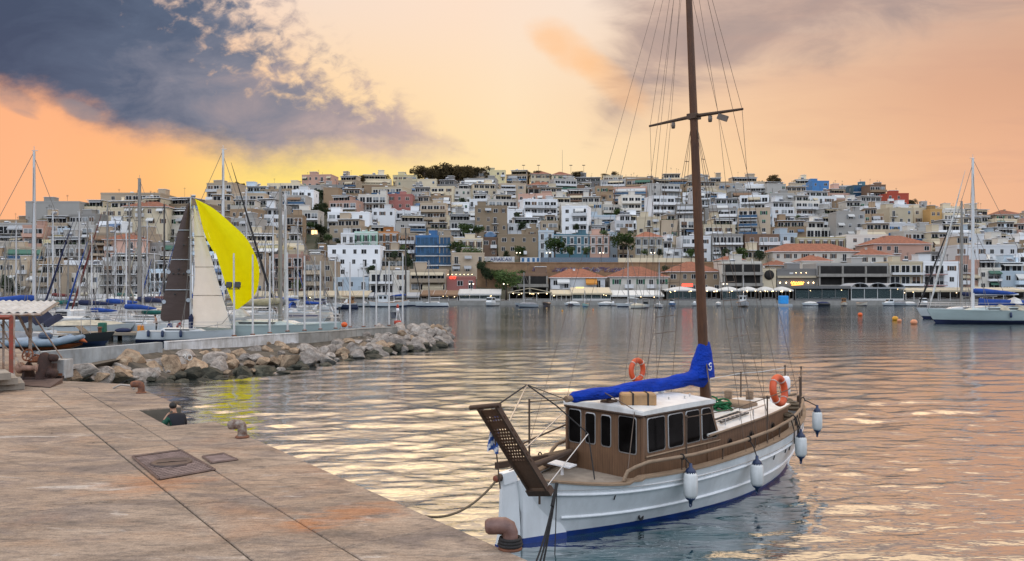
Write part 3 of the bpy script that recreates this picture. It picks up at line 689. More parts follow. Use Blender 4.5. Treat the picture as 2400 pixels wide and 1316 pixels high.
    part('roof_fittings', lambda b: [b.tube([(x,y,2.17),(x,y,2.28)], .012, 6) or b.ball((x,y,2.29), .02, 8, 5) for x, y in ((3.5,-.6),(3.9,-.7),(4.2,-.62),(4.0,.6))], steel)
    part('boom_crutch', lambda b: (b.tube([(2.35,0,2.15),(2.35,0,2.36)], .05, 8), b.cbox((2.35,0,2.24),(.26,.26,.1),0,bev=.02)), dark)
    # handrail along both sides on short posts
    for sg in (-1,1):
        hr = MB(); pts = [sheer_pt(1.62,sg,-.1,.05),sheer_pt(1.70,sg,-.1,.18),sheer_pt(1.85,sg,-.08,.27)+Vector((0,0,-.02)),sheer_pt(2.1,sg,-.06,.28)]
        pts += [sheer_pt(x,sg,-.06,.28+.015*math.sin(x*5)) for x in (2.6,3.2,3.8,4.4,5,5.6,6.2,6.8,7.4,8,8.6,9.1,9.5,9.8,10.05)]
        hr.tube(pts, [.036]*len(pts), 8, 0); hr.build('handrail', grey, o)
        pp = MB()
        for x in (2.9,4.15,5.4,6.6,7.8,8.8,9.5): pp.tube([sheer_pt(x,sg,-.07,.02),sheer_pt(x,sg,-.06,.28)], .016, 6)
        pp.build('rail_post', brz, o)
        ks = (3.05,6.0,8.55,9.75)
        for x in ks:
            q = MB(); h = 1.02 if x < 9 else 1.05; q.tube([sheer_pt(x,sg,-.09,.02),sheer_pt(x,sg,-.09,h)], .019, 6); q.ball(sheer_pt(x,sg,-.09,h), .03, 8, 5); q.build('stanchion', brz, o)
        lf = MB()
        for a, b_ in zip(ks, ks[1:]):
            lf.tube([sheer_pt(a,sg,-.09,1.0),sheer_pt((a+b_)/2,sg,-.09,.97),sheer_pt(b_,sg,-.09,1.0)], .011, 5)
        lf.build('lifeline', brz if sg < 0 else steel, o)
    bp = MB(); bp.cbox((10.15,0,1.38),(.14,.16,.55),0,bev=.02); bp.build('stem_head', dark, o)
    # pulpit wires, samson posts, windlass, coils
    for i, (x, y) in enumerate(((7.55,.55),(7.95,.2))):
        q = MB(); q.cbox((x,y,1.6),(.17,.17,.75),0,.4,bev=.02); q.cbox((x,y,1.86),(.26,.12,.1),0,.4); q.build('samson_post', grey, o)
    part('windlass', lambda b: (b.cbox((8.6,0,1.25),(.35,.4,.4),0,bev=.03), b.lathe([(.0,-.32),(.12,-.3),(.08,-.2),(.08,.2),(.12,.3),(.0,.32)], 12, Matrix.Translation((8.6,0,1.45)) @ Matrix.Rotation(R(90),4,'X'))), RUST)
    def coil(b, c, R0, n, r):
        rr = random.Random(8)
        for i in range(n):
            b.torus((c[0]+rr.uniform(-.03,.03),c[1]+rr.uniform(-.03,.03),c[2]+i*r*1.2), R0*rr.uniform(.8,1.05), r, Matrix.Rotation(rr.uniform(-.15,.15),3,'X'), 18, 6)
    part('coiled_rope', lambda b: (coil(b,(9.3,-.25,1.42),.17,5,.03), coil(b,(9.6,.1,1.45),.15,5,.03), coil(b,(8.0,-.75,1.35),.13,6,.025)), ROPE)
    part('hanging_rope', lambda b: [b.tube([sheer_pt(x,-1,-.03,.27),sheer_pt(x+.02,-1,.03,.05),sheer_pt(x-.02,-1,.05,-.25-.1*k)], .014, 5) for k, x in enumerate((7.3,7.6,7.7,7.85))], DARKROPE)
    # cabin top: green net heap, ladder, hatch
    def net(b):
        rr = random.Random(5)
        for i in range(26):
            a = rr.uniform(0,6.28); c0 = Vector((6.45+rr.uniform(-.16,.16), .2+rr.uniform(-.3,.3), tz(6.45)+.1+rr.uniform(0,.11)))
            b.torus(c0, rr.uniform(.1,.22), .022, Matrix.Rotation(rr.uniform(-.5,.5),3,'X') @ Matrix.Rotation(rr.uniform(-.4,.4),3,'Y'), 14, 5)
    nb = MB(); net(nb); n_ = nb.build('fishing_net', mat('green_net',(.008,.16,.05),.8,var=.6,sc=14,bmp=.6)); n_.matrix_world = o.matrix_world
    n_.location = (.19,14.1,0); n_.rotation_euler = (0,0,TH); tag(n_, 'heap of green net lying on the white cabin top by the mast', 'net')
    ld = MB()
    for sg in (-.13,.13): ld.tube([(5.15,-.62+sg,tz(5.15)+.07),(6.4,-.55+sg,tz(6.4)+.07)], .02, 6)
    for i in range(7): ld.tube([(5.25+i*.18,-.75+.01*i,tz(5.25+i*.18)+.075),(5.25+i*.18,-.48+.01*i,tz(5.25+i*.18)+.075)], .018, 6)
    l_ = ld.build('boarding_ladder', mat('ladder_dark',(.06,.06,.06),.5,var=.3)); l_.location = (.19,14.1,0); l_.rotation_euler = (0,0,TH)
    tag(l_, 'short dark ladder lying flat on the white cabin top of the wooden boat', 'ladder')
    part('hatch', lambda b: (b.cbox((7.1,0,tz(7.1)+.09),(.6,.7,.12),0,bev=.03),), grey)
    part('vent_cowl', lambda b: [(b.tube([(x,y,1.3),(x,y,1.75),(x+.06,y,1.86)], [.06,.06,.08], 10)) for x, y in ((8.05,-.35),(8.1,.3))], mat('plastic_white',(.75,.76,.78),.35,var=.05))
    # aft deck: small white board, cleats, box
    part('aft_table', lambda b: (b.cbox((1.1,.08,1.2),(.30,.46,.025),0,.25,.08), b.tube([(1.1,.08,1.0),(1.1,.08,1.19)], .03, 8)), mat('plastic_white',(.75,.76,.78),.35,var=.05))
    part('aft_bench', lambda b: (b.cbox((1.75,.75,1.12),(.8,.22,.25),0,bev=.02), b.cbox((1.1,.78,1.18),(1.9,.06,.12),0,-.12)), dark)
    # gangway: perforated board hauled up over the stern
    g0, g1 = Vector((-.20,-.62,1.05)), Vector((-1.32,-.56,2.60)); ax = (g1-g0).normalized(); sd = Vector((.28,-.96,0)).normalized(); sd = (sd-ax*sd.dot(ax)).normalized(); nm = ax.cross(sd)
    LG = (g1-g0).length
    gp = MB(); gw = .19
    for s_ in (-1,1):
        gp.loft([[g0+ax*t+sd*s_*(gw+.02*a)+nm*b for a, b in ((-1,-.05),(1,-.05),(1,.05),(-1,.05))] for t in (0,LG)], 0, False)
    go = gp.build('gangway', dark, o)
    bd = MB(); nx = 26; ny = 7
    for i in range(nx):
        t0 = .08+(LG-.16)*i/nx; t1 = .08+(LG-.16)*(i+1)/nx
        perf = (i in range(9,24) and i not in (20,21))
        if not perf:
            bd.loft([[g0+ax*t+sd*a+nm*b for a, b in ((-gw,-.008),(gw,-.008),(gw,.008),(-gw,.008))] for t in (t0,t1)], 0, False)
        else:
            bd.loft([[g0+ax*t+sd*a+nm*b for a, b in ((-gw,-.008),(gw,-.008),(gw,.008),(-gw,.008))] for t in (t0,t0+(t1-t0)*.45)], 0, False)
            for j in range(ny+1):
                c = -gw+2*gw*j/ny+(.02 if i % 2 else 0)
                bd.loft([[g0+ax*t+sd*(c+a)+nm*b for a, b in ((-.011,-.008),(.011,-.008),(.011,.008),(-.011,.008))] for t in (t0,t1)], 0, False)
    bd.build('tread_board', wood('gangway_wood',(.14,.075,.045),(.07,.04,.025),0,0,.7), go)
    rl_ = MB(); rl_.tube([g1-sd*.36,g1+sd*.26], .04, 10); rl_.build('roller', dark, go)
    ft = MB(); ft.loft([[g0+ax*t+sd*a+nm*b for a, b in ((-.24,-.06),(.24,-.06),(.24,.08),(-.24,.08))] for t in (-.06,.06)], 0, False); ft.tube([g0,g0-Vector((0,0,.22))], .02, 6); ft.build('hinge_foot', dark, go)
    # A-frame and chains lifting the gangway
    top = Vector((.25,.15,2.75)); 
    part('lifting_chain', lambda b: (b.tube([g1+sd*.2,top], .013, 5), b.tube([top,Vector((.75,-.1,2.35)),Vector((1.12,-.55,1.85)),Vector((.95,-.85,1.1))], .013, 5), b.tube([top,(1.1,.0,2.42)], .008, 5)), DARKROPE)
    part('lifting_pole', lambda b: (b.tube([g1-ax*.4+sd*.19,top], .014, 6), b.tube([g0+ax*.95+sd*.2,Vector((.72,-.25,2.2))], .011, 6), b.tube([Vector((1.12,-.55,1.85)),g0+ax*.1+sd*.2], .010, 6)), steel)
    part('aft_stanchion', lambda b: (b.tube([(1.0,.86,1.1),(1.0,.86,2.35)], .02, 6), b.tube([(1.0,.86,2.3),(2.2,.7,2.25)], .012, 5), b.tube([(.3,.62,1.5),(1.0,.86,1.55),(2.2,1.0,1.7)], .018, 6), b.tube([(.3,.62,1.1),(.3,.62,1.5)], .016, 6)), brz)
    # standing rigging
    def rig(b):
        w_ = .0062
        for sg in (-1,1):
            for k, x in enumerate((5.0,5.55,6.25)):
                b.tube([(5.26,sg*.05,8.18),sheer_pt(x,sg,-.05,.02)], w_, 4)
            b.tube([(4.92,0,13.0),(5.26,sg*1.2,8.27),sheer_pt(5.9,sg,-.03,.02)], w_*.85, 4)
            b.tube([(4.95,0,12.6),(5.26,sg*.62,8.27),sheer_pt(5.3,sg,-.03,.02)], w_*.8, 4)
        b.tube([(4.92,0,13.0),(10.1,0,1.5)], w_, 4); b.tube([(5.04,0,11.3),(9.3,0,1.4)], w_*.8, 4)
        b.tube([(4.92,.03,13.0),(.9,.75,1.55)], w_*.8, 4); b.tube([(4.92,.03,12.7),(1.15,.0,2.47)], w_*.8, 4)
        b.tube([(4.92,.05,12.8),(4.55,1.25,1.2)], w_*.8, 4); b.tube([(4.92,.05,12.4),(4.2,1.3,1.2)], w_*.8, 4); b.tube([(5.0,.03,11.8),(4.8,1.3,1.2)], w_*.7, 4)
        # ratlines of the near shrouds
        for sg in (-1,1):
            a0, b0 = Vector((5.26,sg*.05,8.18)), sheer_pt(5.0,sg,-.05,.02); b1 = sheer_pt(6.25,sg,-.05,.02)
            for i in range(11):
                t = .12+i*.055; b.tube([a0.lerp(b0,t),a0.lerp(b1,t)], .008, 4)
        b.tube([(1.75,-.95,1.1),(2.15,-.80,2.2),(2.1,-.0,2.5)], .011, 4)
        b.tube([(5.55,-.12,2.9),(4.6,-1.0,1.42)], .015, 5)
    part('rigging', rig, mat('rigging_brown', (.13,.09,.065), .7, var=.3))
    # fenders (each can be lifted off: things of their own)
    fw = mat('fender_white', (.68,.70,.70), .45, var=.12, sc=6, dirt=.4)
    def W(p): return Vector((.19,14.1,0))+Matrix.Rotation(TH,3,'Z') @ Vector(p)
    fl = [(2.90,.132,.54,1.29,'white fender with navy tip nearest the stern on the wooden boat hull',-1),
          (5.12,.130,.51,1.13,'white fender with navy tip hanging mid hull, second from the wooden boat stern',-1),
          (7.55,.130,.51,1.34,'white fender with navy tip near the bow, third from the wooden boat stern',-1),
          (9.5,.120,.53,1.52,'white fender with navy tip hanging highest at the very bow of the wooden boat',-1),
          (1.3,.12,.35,1.2,'dark tipped fender on the far side of the wooden boat by the stern rail',1)]
    for x, r, h, zt, lb, sg in fl:
        p = sheer_pt(x,sg,.13); p.z = zt-.22 if x < 9 else zt-.12
        if x > 9: p.y -= .12; p.x += .15
        f = thing('boat_fender', lb, 'fender', W((p.x,p.y,p.z-h)), TH, 'fenders hung along the wooden boat')
        b = MB(); b.lathe([(.03,.0),(r*.75,.03),(r,.09),(r*1.02,h*.5),(r,h-.09),(r*.8,h-.03),(.03,h)], 16); b.build('body', fw, f)
        e = MB(); e.lathe([(0,h-.06),(r*.86,h-.045),(r*.62,h+.02),(.035,h+.06),(.03,h+.13),(0,h+.14)], 14); e.build('end_cap', navy, f); e = MB(); e.lathe([(0,-.1),(.03,-.09),(.04,-.03),(r*.62,.0),(r*.8,.04),(0,.045)], 14); e.torus((0,0,-.11), .032, .014, Matrix.Rotation(R(90),3,'X'), 10, 5); e.build('end_cap', navy, f)
        rp = MB(); q = sheer_pt(x,sg,-.06,.28)-Vector((p.x,p.y,p.z-h)); q.z = sheer(x)+.28-(p.z-h)
        rp.tube([(0,0,h+.1),q*.6+Vector((0,sg*.03,h*.4+.04)),q], .013, 5); rp.torus(q, .05, .014, Matrix.Rotation(R(90),3,'Y'), 10, 5); rp.build('lanyard', DARKROPE, f)
    # life rings
    ringm = mat('lifering_orange', (.62,.085,.02), .5, var=.2, sc=5); rw = mat('lifering_cord', (.6,.5,.45), .6)
    def ring(p, R0, rot, lb):
        t = thing('life_ring', lb, 'life ring', W(p), TH, 'orange life rings on the wooden boat')
        b = MB(); M3 = (Matrix.Rotation(rot[2],3,'Z') @ Matrix.Rotation(R(90)+rot[0],3,'X')); b.torus((0,0,0), R0, R0*.27, M3, 28, 10); b.build('ring', ringm, t)
        c = MB()
        for i in range(4):
            a = R(45+90*i); ctr = M3 @ Vector((R0*math.cos(a),R0*math.sin(a),0)); tang = M3 @ Vector((-math.sin(a),math.cos(a),0))
            q = Matrix.Rotation(0,3,'Z'); zz = tang.to_track_quat('Z','Y').to_matrix()
            c.torus(ctr, R0*.275, .014, zz, 14, 5)
        c.build('cord', rw, t)
    ring((4.75,1.18,2.62), .225, (0,0,R(2)), 'orange life ring above the blue sail cover, on the far side of the wooden boat')
    ring((6.95,-1.12,2.18), .29, (R(-8),0,R(4)), 'orange life ring on the near rail ahead of the mast, close to the bow')
    pb = MB(); pb.lathe([(0,0),(.09,.01),(.1,.1),(.1,.34),(.07,.42),(0,.44)], 12); pb = pb.build('white_canister', mat('plastic_white',(.75,.76,.78),.35,var=.05)); pb.location = W((7.5,-1.0,2.02)); tag(pb, 'white plastic canister fixed behind the life ring near the bow', 'canister')
    # box strapped on the roof
    bx = thing('strapped_box', 'tan box tied with dark straps on the white wheelhouse roof', 'box', W((2.62,-.50,2.20)), TH+R(-42))
    b = MB(); b.cbox((0,0,.13),(.68,.36,.25),0,bev=.03); b.build('case', mat('tan_box',(.46,.26,.11),.6,var=.35,sc=4,dirt=.5), bx)
    for x in (-.12,.17):
        s_ = MB()
        s_.tube([(x,-.19,.0),(x,-.188,.262),(x,.188,.262),(x,.19,.0)], .016, 4, 0, False); s_.build('strap', DARKROPE, bx)
    # flag below the gangway
    fg = thing('greek_flag', 'limp blue and white striped flag hanging below the raised gangway', 'flag', W((-.80,-.12,1.56)), TH+R(-60))
    st = MB(); st.tube([(.12,0,-.45),(-.03,0,.9)], .012, 6); st.build('staff', brz, fg)
    cl = MB(); nu, nv = 14, 18
    def fp(u, v):
        w_ = .17*(1-.35*abs(v-.72)*1.3); x = -.03-.0*v+ (u-.15)*w_*1.25; z = .83-v*.66
        return Vector((x-.03*v+.02*math.sin(v*6), .045*math.sin(u*9+v*4)+.02*math.sin(v*11), z+.03*math.sin(u*5)))
    vs = [fp(i/nu,j/nv) for i in range(nu+1) for j in range(nv+1)]
    for i in range(nu):
        for j in range(nv):
            a = i*(nv+1)+j; cl.f.append([a,a+nv+1,a+nv+2,a+1]); cl.m.append(1 if int((j+ i*.5)/2.25) % 2 == 0 else 0); cl.s.append(True)
    cl.v = [tuple(v) for v in vs]
    cl.build('cloth', [mat('flag_white',(.62,.64,.68),.8,var=.15), mat('flag_blue',(.03,.09,.33),.8,var=.3)], fg)
    # mooring lines
    def cat(a, b, sag, n=14): return [a.lerp(b,t/n)+Vector((0,0,-sag*4*(t/n)*(1-t/n))) for t in range(n+1)]
    m1 = MB(); m1.tube(cat(W((-.62,.02,1.18)), Q(2.35,.0,1.24), .28), .02, 7); m1 = m1.build('mooring_rope', ROPE); tag(m1, 'brown mooring rope sagging from the tiller end to the quay edge', 'rope')
    m2 = MB(); a = W(tuple(sheer_pt(.42,-1,.02,0)))
    for k, (e, sg_) in enumerate((((.45,13.0,.0),.10),((.52,13.1,.0),.05),((.34,12.75,.0),.14),((.72,13.4,.0),.0))):
        m2.tube(cat(a, Vector(e), sg_), .017 if k < 3 else .009, 6)
    m2.tube([a, a.lerp(Vector((.45,13.0,.0)),.1), a.lerp(Vector((.45,13.0,.0)),.3)], .03, 6)
    m2 = m2.build('stern_line', DARKROPE); tag(m2, 'bundle of dark ropes hanging from the stern quarter of the wooden boat into the water', 'rope')
    # overboard exhaust, scuppers
    part('exhaust_outlet', lambda b: b.torus(pt(.23,.44,-1), .055, .022, Matrix.Rotation(R(75),3,'X'), 14, 6), mat('black_gap',(.012,.014,.018),.8))
    part('scupper', lambda b: [b.tube([pt(u,.8,-1)+Vector((-.02,-.02,-.04)),pt(u,.8,-1)+Vector((.03,-.02,.05))], .013, 5) for u in (.15,.63,.70,.73)], mat('black_gap',(.012,.014,.018),.8))
    return o
make_caique()
# ------------------------------------------------------------------ labels that single things out
USED = {}
def uniq(base, extras):
    """first label made of base plus extras that nothing carries yet (at most 16 words)"""
    def ok(l): return len(l.split()) <= 16 and l not in USED
    for e in ['']+list(extras):
        l = (base+' '+e).strip()
        if ok(l): USED[l] = 1; return l
    for e in extras:
        for g in extras:
            l = base+' '+e+' '+g
            if e != g and ok(l): USED[l] = 1; return l
    w = base.split()
    for e in extras:
        l = ' '.join(w[:16-len(e.split())])+' '+e
        if ok(l): USED[l] = 1; return l
    USED[base] = 1; return base

# ------------------------------------------------------------------ people (one continuous body grown on a skeleton)
def person(name, joints, bones, radii, zones, mats, loc, rz, label, hair=None, hm=None):
    o = thing('person', label, 'person', loc, rz)
    names = list(joints); idx = {n: i for i, n in enumerate(names)}
    me = bpy.data.meshes.new('body'); me.from_pydata([joints[n] for n in names], [(idx[a],idx[b]) for a, b in bones], [])
    tmp = bpy.data.objects.new('body_tmp', me); COL.objects.link(tmp)
    md = tmp.modifiers.new('skin','SKIN'); md.use_smooth_shade = True
    for i, n in enumerate(names):
        r = radii[n]; sv = me.skin_vertices[0].data[i]; sv.radius = r if isinstance(r, tuple) else (r,r); sv.use_root = (i == 0)
    tmp.modifiers.new('sub','SUBSURF').levels = 2
    dg = bpy.context.evaluated_depsgraph_get(); ev = tmp.evaluated_get(dg); m2 = bpy.data.meshes.new_from_object(ev)
    bpy.data.objects.remove(tmp)
    m2.materials.clear()
    for m in mats: m2.materials.append(m)
    seg = [(Vector(joints[a]),Vector(joints[b]),zones[(a,b)]) for a, b in bones]
    for p in m2.polygons:
        c = p.center; best = (9,0)
        for a, b, z in seg:
            ab = b-a; t = max(0,min(1,(c-a).dot(ab)/max(ab.dot(ab),1e-9))); d = (c-(a+ab*t)).length
            if d < best[0]: best = (d,z)
        p.material_index = best[1]; p.use_smooth = True
    inst('body', m2, o)
    if hair:
        hb = MB(); (c, r, sc_) = hair; hb.ball(c, r, 12, 8, 0, sc_); hb.build('hair', hm, o)
    return o
SKIN = mat('skin', (.42,.23,.15), .55, var=.15); HAIR = mat('dark_hair', (.012,.010,.009), .6, var=.5, sc=30)
NAVYJ = mat('navy_jacket', (.008,.009,.016), .85, var=.3, sc=12, bmp=.3); GREENJ = mat('green_sleeve', (.004,.085,.05), .8, var=.4, sc=12, bmp=.3)
TROUS = mat('dark_trousers', (.02,.02,.025), .85)
def seated_back():
    s, t = 12.25, .70; p = Q(s,t,.86); rz = math.atan2(EE.y,EE.x)-math.pi/2+R(8)     # local +y looks along the quay
    J = {'pelvis':(0,0,.10),'waist':(0,.03,.27),'chest':(0,.10,.46),'neck':(-.01,.19,.60),'chin':(-.02,.235,.68),'head':(-.035,.25,.77),'crown':(-.035,.245,.85),
         'shl':(-.17,.13,.54),'ell':(-.30,.20,.30),'wrl':(-.20,.34,.44),'hal':(-.10,.37,.56),'fil':(-.06,.36,.62),
         'shr':(.17,.13,.53),'elr':(.25,.20,.28),'wrr':(.20,.42,.24),'har':(.17,.50,.23),
         'hipl':(-.10,.06,.08),'knl':(-.16,.47,.10),'anl':(-.14,.52,-.28),'tol':(-.14,.66,-.33),
         'hipr':(.10,.06,.08),'knr':(.16,.47,.10),'anr':(.15,.52,-.28),'tor':(.15,.66,-.33)}
    B = [('pelvis','waist'),('waist','chest'),('chest','neck'),('neck','chin'),('chin','head'),('head','crown'),('chest','shl'),('shl','ell'),('ell','wrl'),('wrl','hal'),('hal','fil'),
         ('chest','shr'),('shr','elr'),('elr','wrr'),('wrr','har'),('pelvis','hipl'),('hipl','knl'),('knl','anl'),('anl','tol'),('pelvis','hipr'),('hipr','knr'),('knr','anr'),('anr','tor')]
    Rr = {'pelvis':(.17,.12),'waist':(.165,.12),'chest':(.175,.12),'neck':.058,'chin':.06,'head':(.082,.095),'crown':(.05,.055),'shl':.078,'ell':.055,'wrl':.04,'hal':.04,'fil':.02,'shr':.078,'elr':.055,'wrr':.04,'har':.04,
          'hipl':.085,'knl':.062,'anl':.045,'tol':.035,'hipr':.085,'knr':.062,'anr':.045,'tor':.035}
    zz = {('chest','neck'):0,('neck','chin'):2,('chin','head'):2,('head','crown'):2,('chest','shl'):0,('shl','ell'):1,('ell','wrl'):1,('wrl','hal'):2,('hal','fil'):2,('wrr','har'):2}
    Z = {b: zz.get(b, 3 if any(k in b[1] for k in ('hip','kn','an','to')) else 0) for b in B}
    person('person', J, B, Rr, Z, [NAVYJ,GREENJ,SKIN,TROUS], p, rz, 'person in dark navy and green jacket sitting on the quay stairs, seen from behind', ((-.035,.235,.80),.089,(.98,1.1,1.0)), HAIR)
seated_back()
def standing(loc, rz, top, legs, label, bend=0, bare=False):
    J = {'pelvis':(0,0,.92),'waist':(0,.02,1.08),'chest':(0,.03+bend*.3,1.30-bend*.05),'neck':(0,.05+bend*.5,1.47-bend*.1),'head':(0,.07+bend*.6,1.60-bend*.14),'crown':(0,.07+bend*.6,1.70-bend*.15),
         'shl':(-.17,.03+bend*.4,1.40-bend*.08),'ell':(-.24,.05+bend*.4,1.13),'hal':(-.2,.25+bend*.3,1.0),'shr':(.17,.03+bend*.4,1.40-bend*.08),'elr':(.25,.05+bend*.4,1.13),'har':(.2,.24+bend*.3,1.02),
         'hipl':(-.09,0,.88),'knl':(-.1,.04,.48),'anl':(-.1,0,.08),'tol':(-.11,.13,.03),'hipr':(.09,0,.88),'knr':(.11,.03,.48),'anr':(.11,0,.08),'tor':(.12,.13,.03)}
    B = [('pelvis','waist'),('waist','chest'),('chest','neck'),('neck','head'),('head','crown'),('chest','shl'),('shl','ell'),('ell','hal'),('chest','shr'),('shr','elr'),('elr','har'),
         ('pelvis','hipl'),('hipl','knl'),('knl','anl'),('anl','tol'),('pelvis','hipr'),('hipr','knr'),('knr','anr'),('anr','tor')]
    Rr = {'pelvis':(.15,.1),'waist':(.14,.1),'chest':(.16,.11),'neck':.055,'head':(.08,.09),'crown':(.05,.055),'shl':.07,'ell':.045,'hal':.035,'shr':.07,'elr':.045,'har':.035,'hipl':.085,'knl':.055,'anl':.04,'tol':.03,'hipr':.085,'knr':.055,'anr':.04,'tor':.03}
    sk = {('neck','head'),('head','crown'),('ell','hal'),('elr','har')}
    Z = {b: (1 if b in sk else (2 if any(k in b[1] for k in ('hip','kn','an','to')) else 0)) for b in B}
    person('person', J, B, Rr, Z, [SKIN if bare else top, SKIN, legs], loc, rz, label, ((0,.05+bend*.6,1.65-bend*.14),.092,(1,1.08,.95)), HAIR)

# ------------------------------------------------------------------ breakwater: wall, boulders, poles
WALLW = mat('harbour_wall_white', (.72,.73,.74), .8, var=.22, sc=.9, col2=(.42,.41,.39), dirt=.55, bmp=.3)
WALLG = mat('harbour_wall_grey', (.33,.32,.29), .85, var=.4, sc=1.1, dirt=.5, bmp=.4)
WALLB = mat('wall_bluegrey', (.40,.43,.44), .8, var=.35, sc=1.0, dirt=.5, bmp=.3)
def make_breakwater():
    w = thing('harbour_wall', 'low white and grey concrete wall along the top of the rocky breakwater', 'wall')
    def panel(a, b, z0, z1, th, m):
        a, b = Vector(a), Vector(b); d = (b-a).normalized(); n = Vector((-d.y,d.x))*th; q = MB()
        q.prism([a,b,b+n,a+n], z0, z1, 0); q.prism([a-n*.06,b-n*.06,b+n*1.06,a+n*1.06], z1, z1+.05, 0); q.build('wall_panel', m, w)
    line = [(395,801),(470,796.5),(545,791),(597,787.5),(645,784),(700,781),(770,777),(835,772),(932,767)]
    pts = []
    for px, py in line: Y = (CH-1.5)*F/(py-HZ); pts.append((XA(px,Y),Y))
    for i, (a, b) in enumerate(zip(pts, pts[1:])):
        a2 = Vector(a)+(Vector(b)-Vector(a))*.006; panel(a2, b, -.6, 1.45+.012*(i % 2), .45, WALLW if i < 5 else WALLG)
    w2 = thing('harbour_wall', 'grey blue low wall ending in front of the moored white racing boat', 'wall')
    q = MB(); a = (XA(100,36.5),36.5); b = (XA(381,43),43); q.prism([a,b,(b[0]-.4,b[1]+.15),(a[0]-.4,a[1]+.15)], -.6, 1.56, 0); q.build('wall_panel', WALLB, w2)
    # core under the boulders
    top = [(-17.5,30.5),(-20.5,37),(-18.6,43),(-14.8,49.5),(-11.2,55.5),(-8.2,60),(-5.6,63.5)]
    top = [(XA(px,Y),Y) for px, Y in ((150,33),(285,38.5),(400,44.5),(560,50),(700,54.5),(830,58),(930,61),(1010,64),(1052,65.5))]
    V = [G(px,py) for px, py in ((175,896),(330,897),(440,893),(555,886),(690,868),(800,848),(900,834),(985,822),(1062,806))]
    mb = MB(); n = len(top)
    vs = [(x,y,1.05) for x, y in top]+[(p.x,p.y,-.35) for p in V]+[(x-1.5,y+3,.9) for x, y in top]+[(x-3,y+6,-.6) for x, y in top]
    for i in range(n-1):
        for r0, r1 in ((0,n),(2*n,0),(3*n,2*n)): mb.f.append([r0+i,r1+i,r1+i+1,r0+i+1]); mb.m.append(0); mb.s.append(False)
    mb.v = vs; struct(mb.build('breakwater_mound', mat('rubble', (.12,.10,.075), .95, var=.6, sc=2, bmp=.8)))
    # boulders: every one an object, eight shapes between them
    rnd = random.Random(11)
    def rock_mesh(seed, m):
        rr = random.Random(seed); import bmesh
        bm = bmesh.new(); bmesh.ops.create_icosphere(bm, subdivisions=3, radius=1)
        cuts = [(Vector((rr.gauss(0,1),rr.gauss(0,1),rr.gauss(0,1))).normalized(), rr.uniform(.5,.84)) for _ in range(13)]
        from mathutils import noise as mn
        for v in bm.verts:
            p = v.co.copy()
            for d, k in cuts:
                e = p.dot(d)-k
                if e > 0: p -= d*e*.97
            p *= 1+.10*mn.noise(p*2.3+Vector((seed*7.1,0,0)))+.05*mn.noise(p*6+Vector((seed,3,0)))
            v.co = p
        me = bpy.data.meshes.new('boulder'); bm.to_mesh(me); bm.free(); me.materials.append(m)
        for p in me.polygons: p.use_smooth = rr.random() < .0
        return me
    def rmat(name, a, b, c):
        m, nt, bs = nodes(name); tc = N(nt,'ShaderNodeTexCoord'); p = tc.outputs['Object']
        oi = N(nt,'ShaderNodeObjectInfo')
        f = noise(nt, p, 1.6, 7, .65, .4); col = ramp(nt, f, [(.3,c),(.5,b),(.68,a)])
        k = math_(nt,'MULTIPLY_ADD', oi.outputs['Random'], .6, .7); cc = N(nt,'ShaderNodeCombineColor'); [nt.links.new(k, cc.inputs[i]) for i in range(3)]
        col = mixc(nt, 1.0, col, cc.outputs[0], 'MULTIPLY')
        fn = noise(nt, p, 9, 6, .7); nt.links.new(mixc(nt, 1.0, col, ramp(nt, fn, [(.3,(.6,.6,.6)),(.6,(1.1,1.1,1.1))]), 'MULTIPLY'), bs.inputs['Base Color'])
        bs.inputs['Roughness'].default_value = .88; bump(nt, bs, math_(nt,'MULTIPLY_ADD',fn,.5,f), .8, .12); return m
    mg = rmat('rock_grey', (.44,.40,.355), (.31,.27,.235), (.16,.135,.115)); mt = rmat('rock_tan', (.44,.34,.235), (.34,.24,.155), (.19,.13,.085)); mw = rmat('rock_wet', (.11,.10,.07), (.055,.052,.035), (.022,.025,.016))
    shapes = {k: [rock_mesh(i+10*j, m) for i in range(5)] for j, (k, m) in enumerate((('g',mg),('t',mt),('w',mw)))}
    LB = {'g':'grey rough boulder among the piled rocks of the breakwater slope','t':'tan brown boulder among the piled rocks of the breakwater slope','w':'dark wet boulder at the waterline of the breakwater'}
    def rock(p, r, kind, lab=None, sc=None):
        o = inst('boulder', rnd.choice(shapes[kind]), None, p); s = sc or (r*rnd.uniform(.9,1.3), r*rnd.uniform(.8,1.1), r*rnd.uniform(.6,.85)); o.scale = s
        o.rotation_euler = (rnd.uniform(-.3,.3),rnd.uniform(-.3,.3),rnd.uniform(0,6.3)); tag(o, lab or LB[kind], 'boulder', 'boulders of the breakwater'); return o
    def along(arr, t):
        t *= len(arr)-1; i = min(int(t), len(arr)-2); return Vector(arr[i]).lerp(Vector(arr[i+1]), t-i)
    T3 = [Vector((x,y,.95)) for x, y in top]; V3 = [Vector((p.x,p.y,0.0)) for p in V]
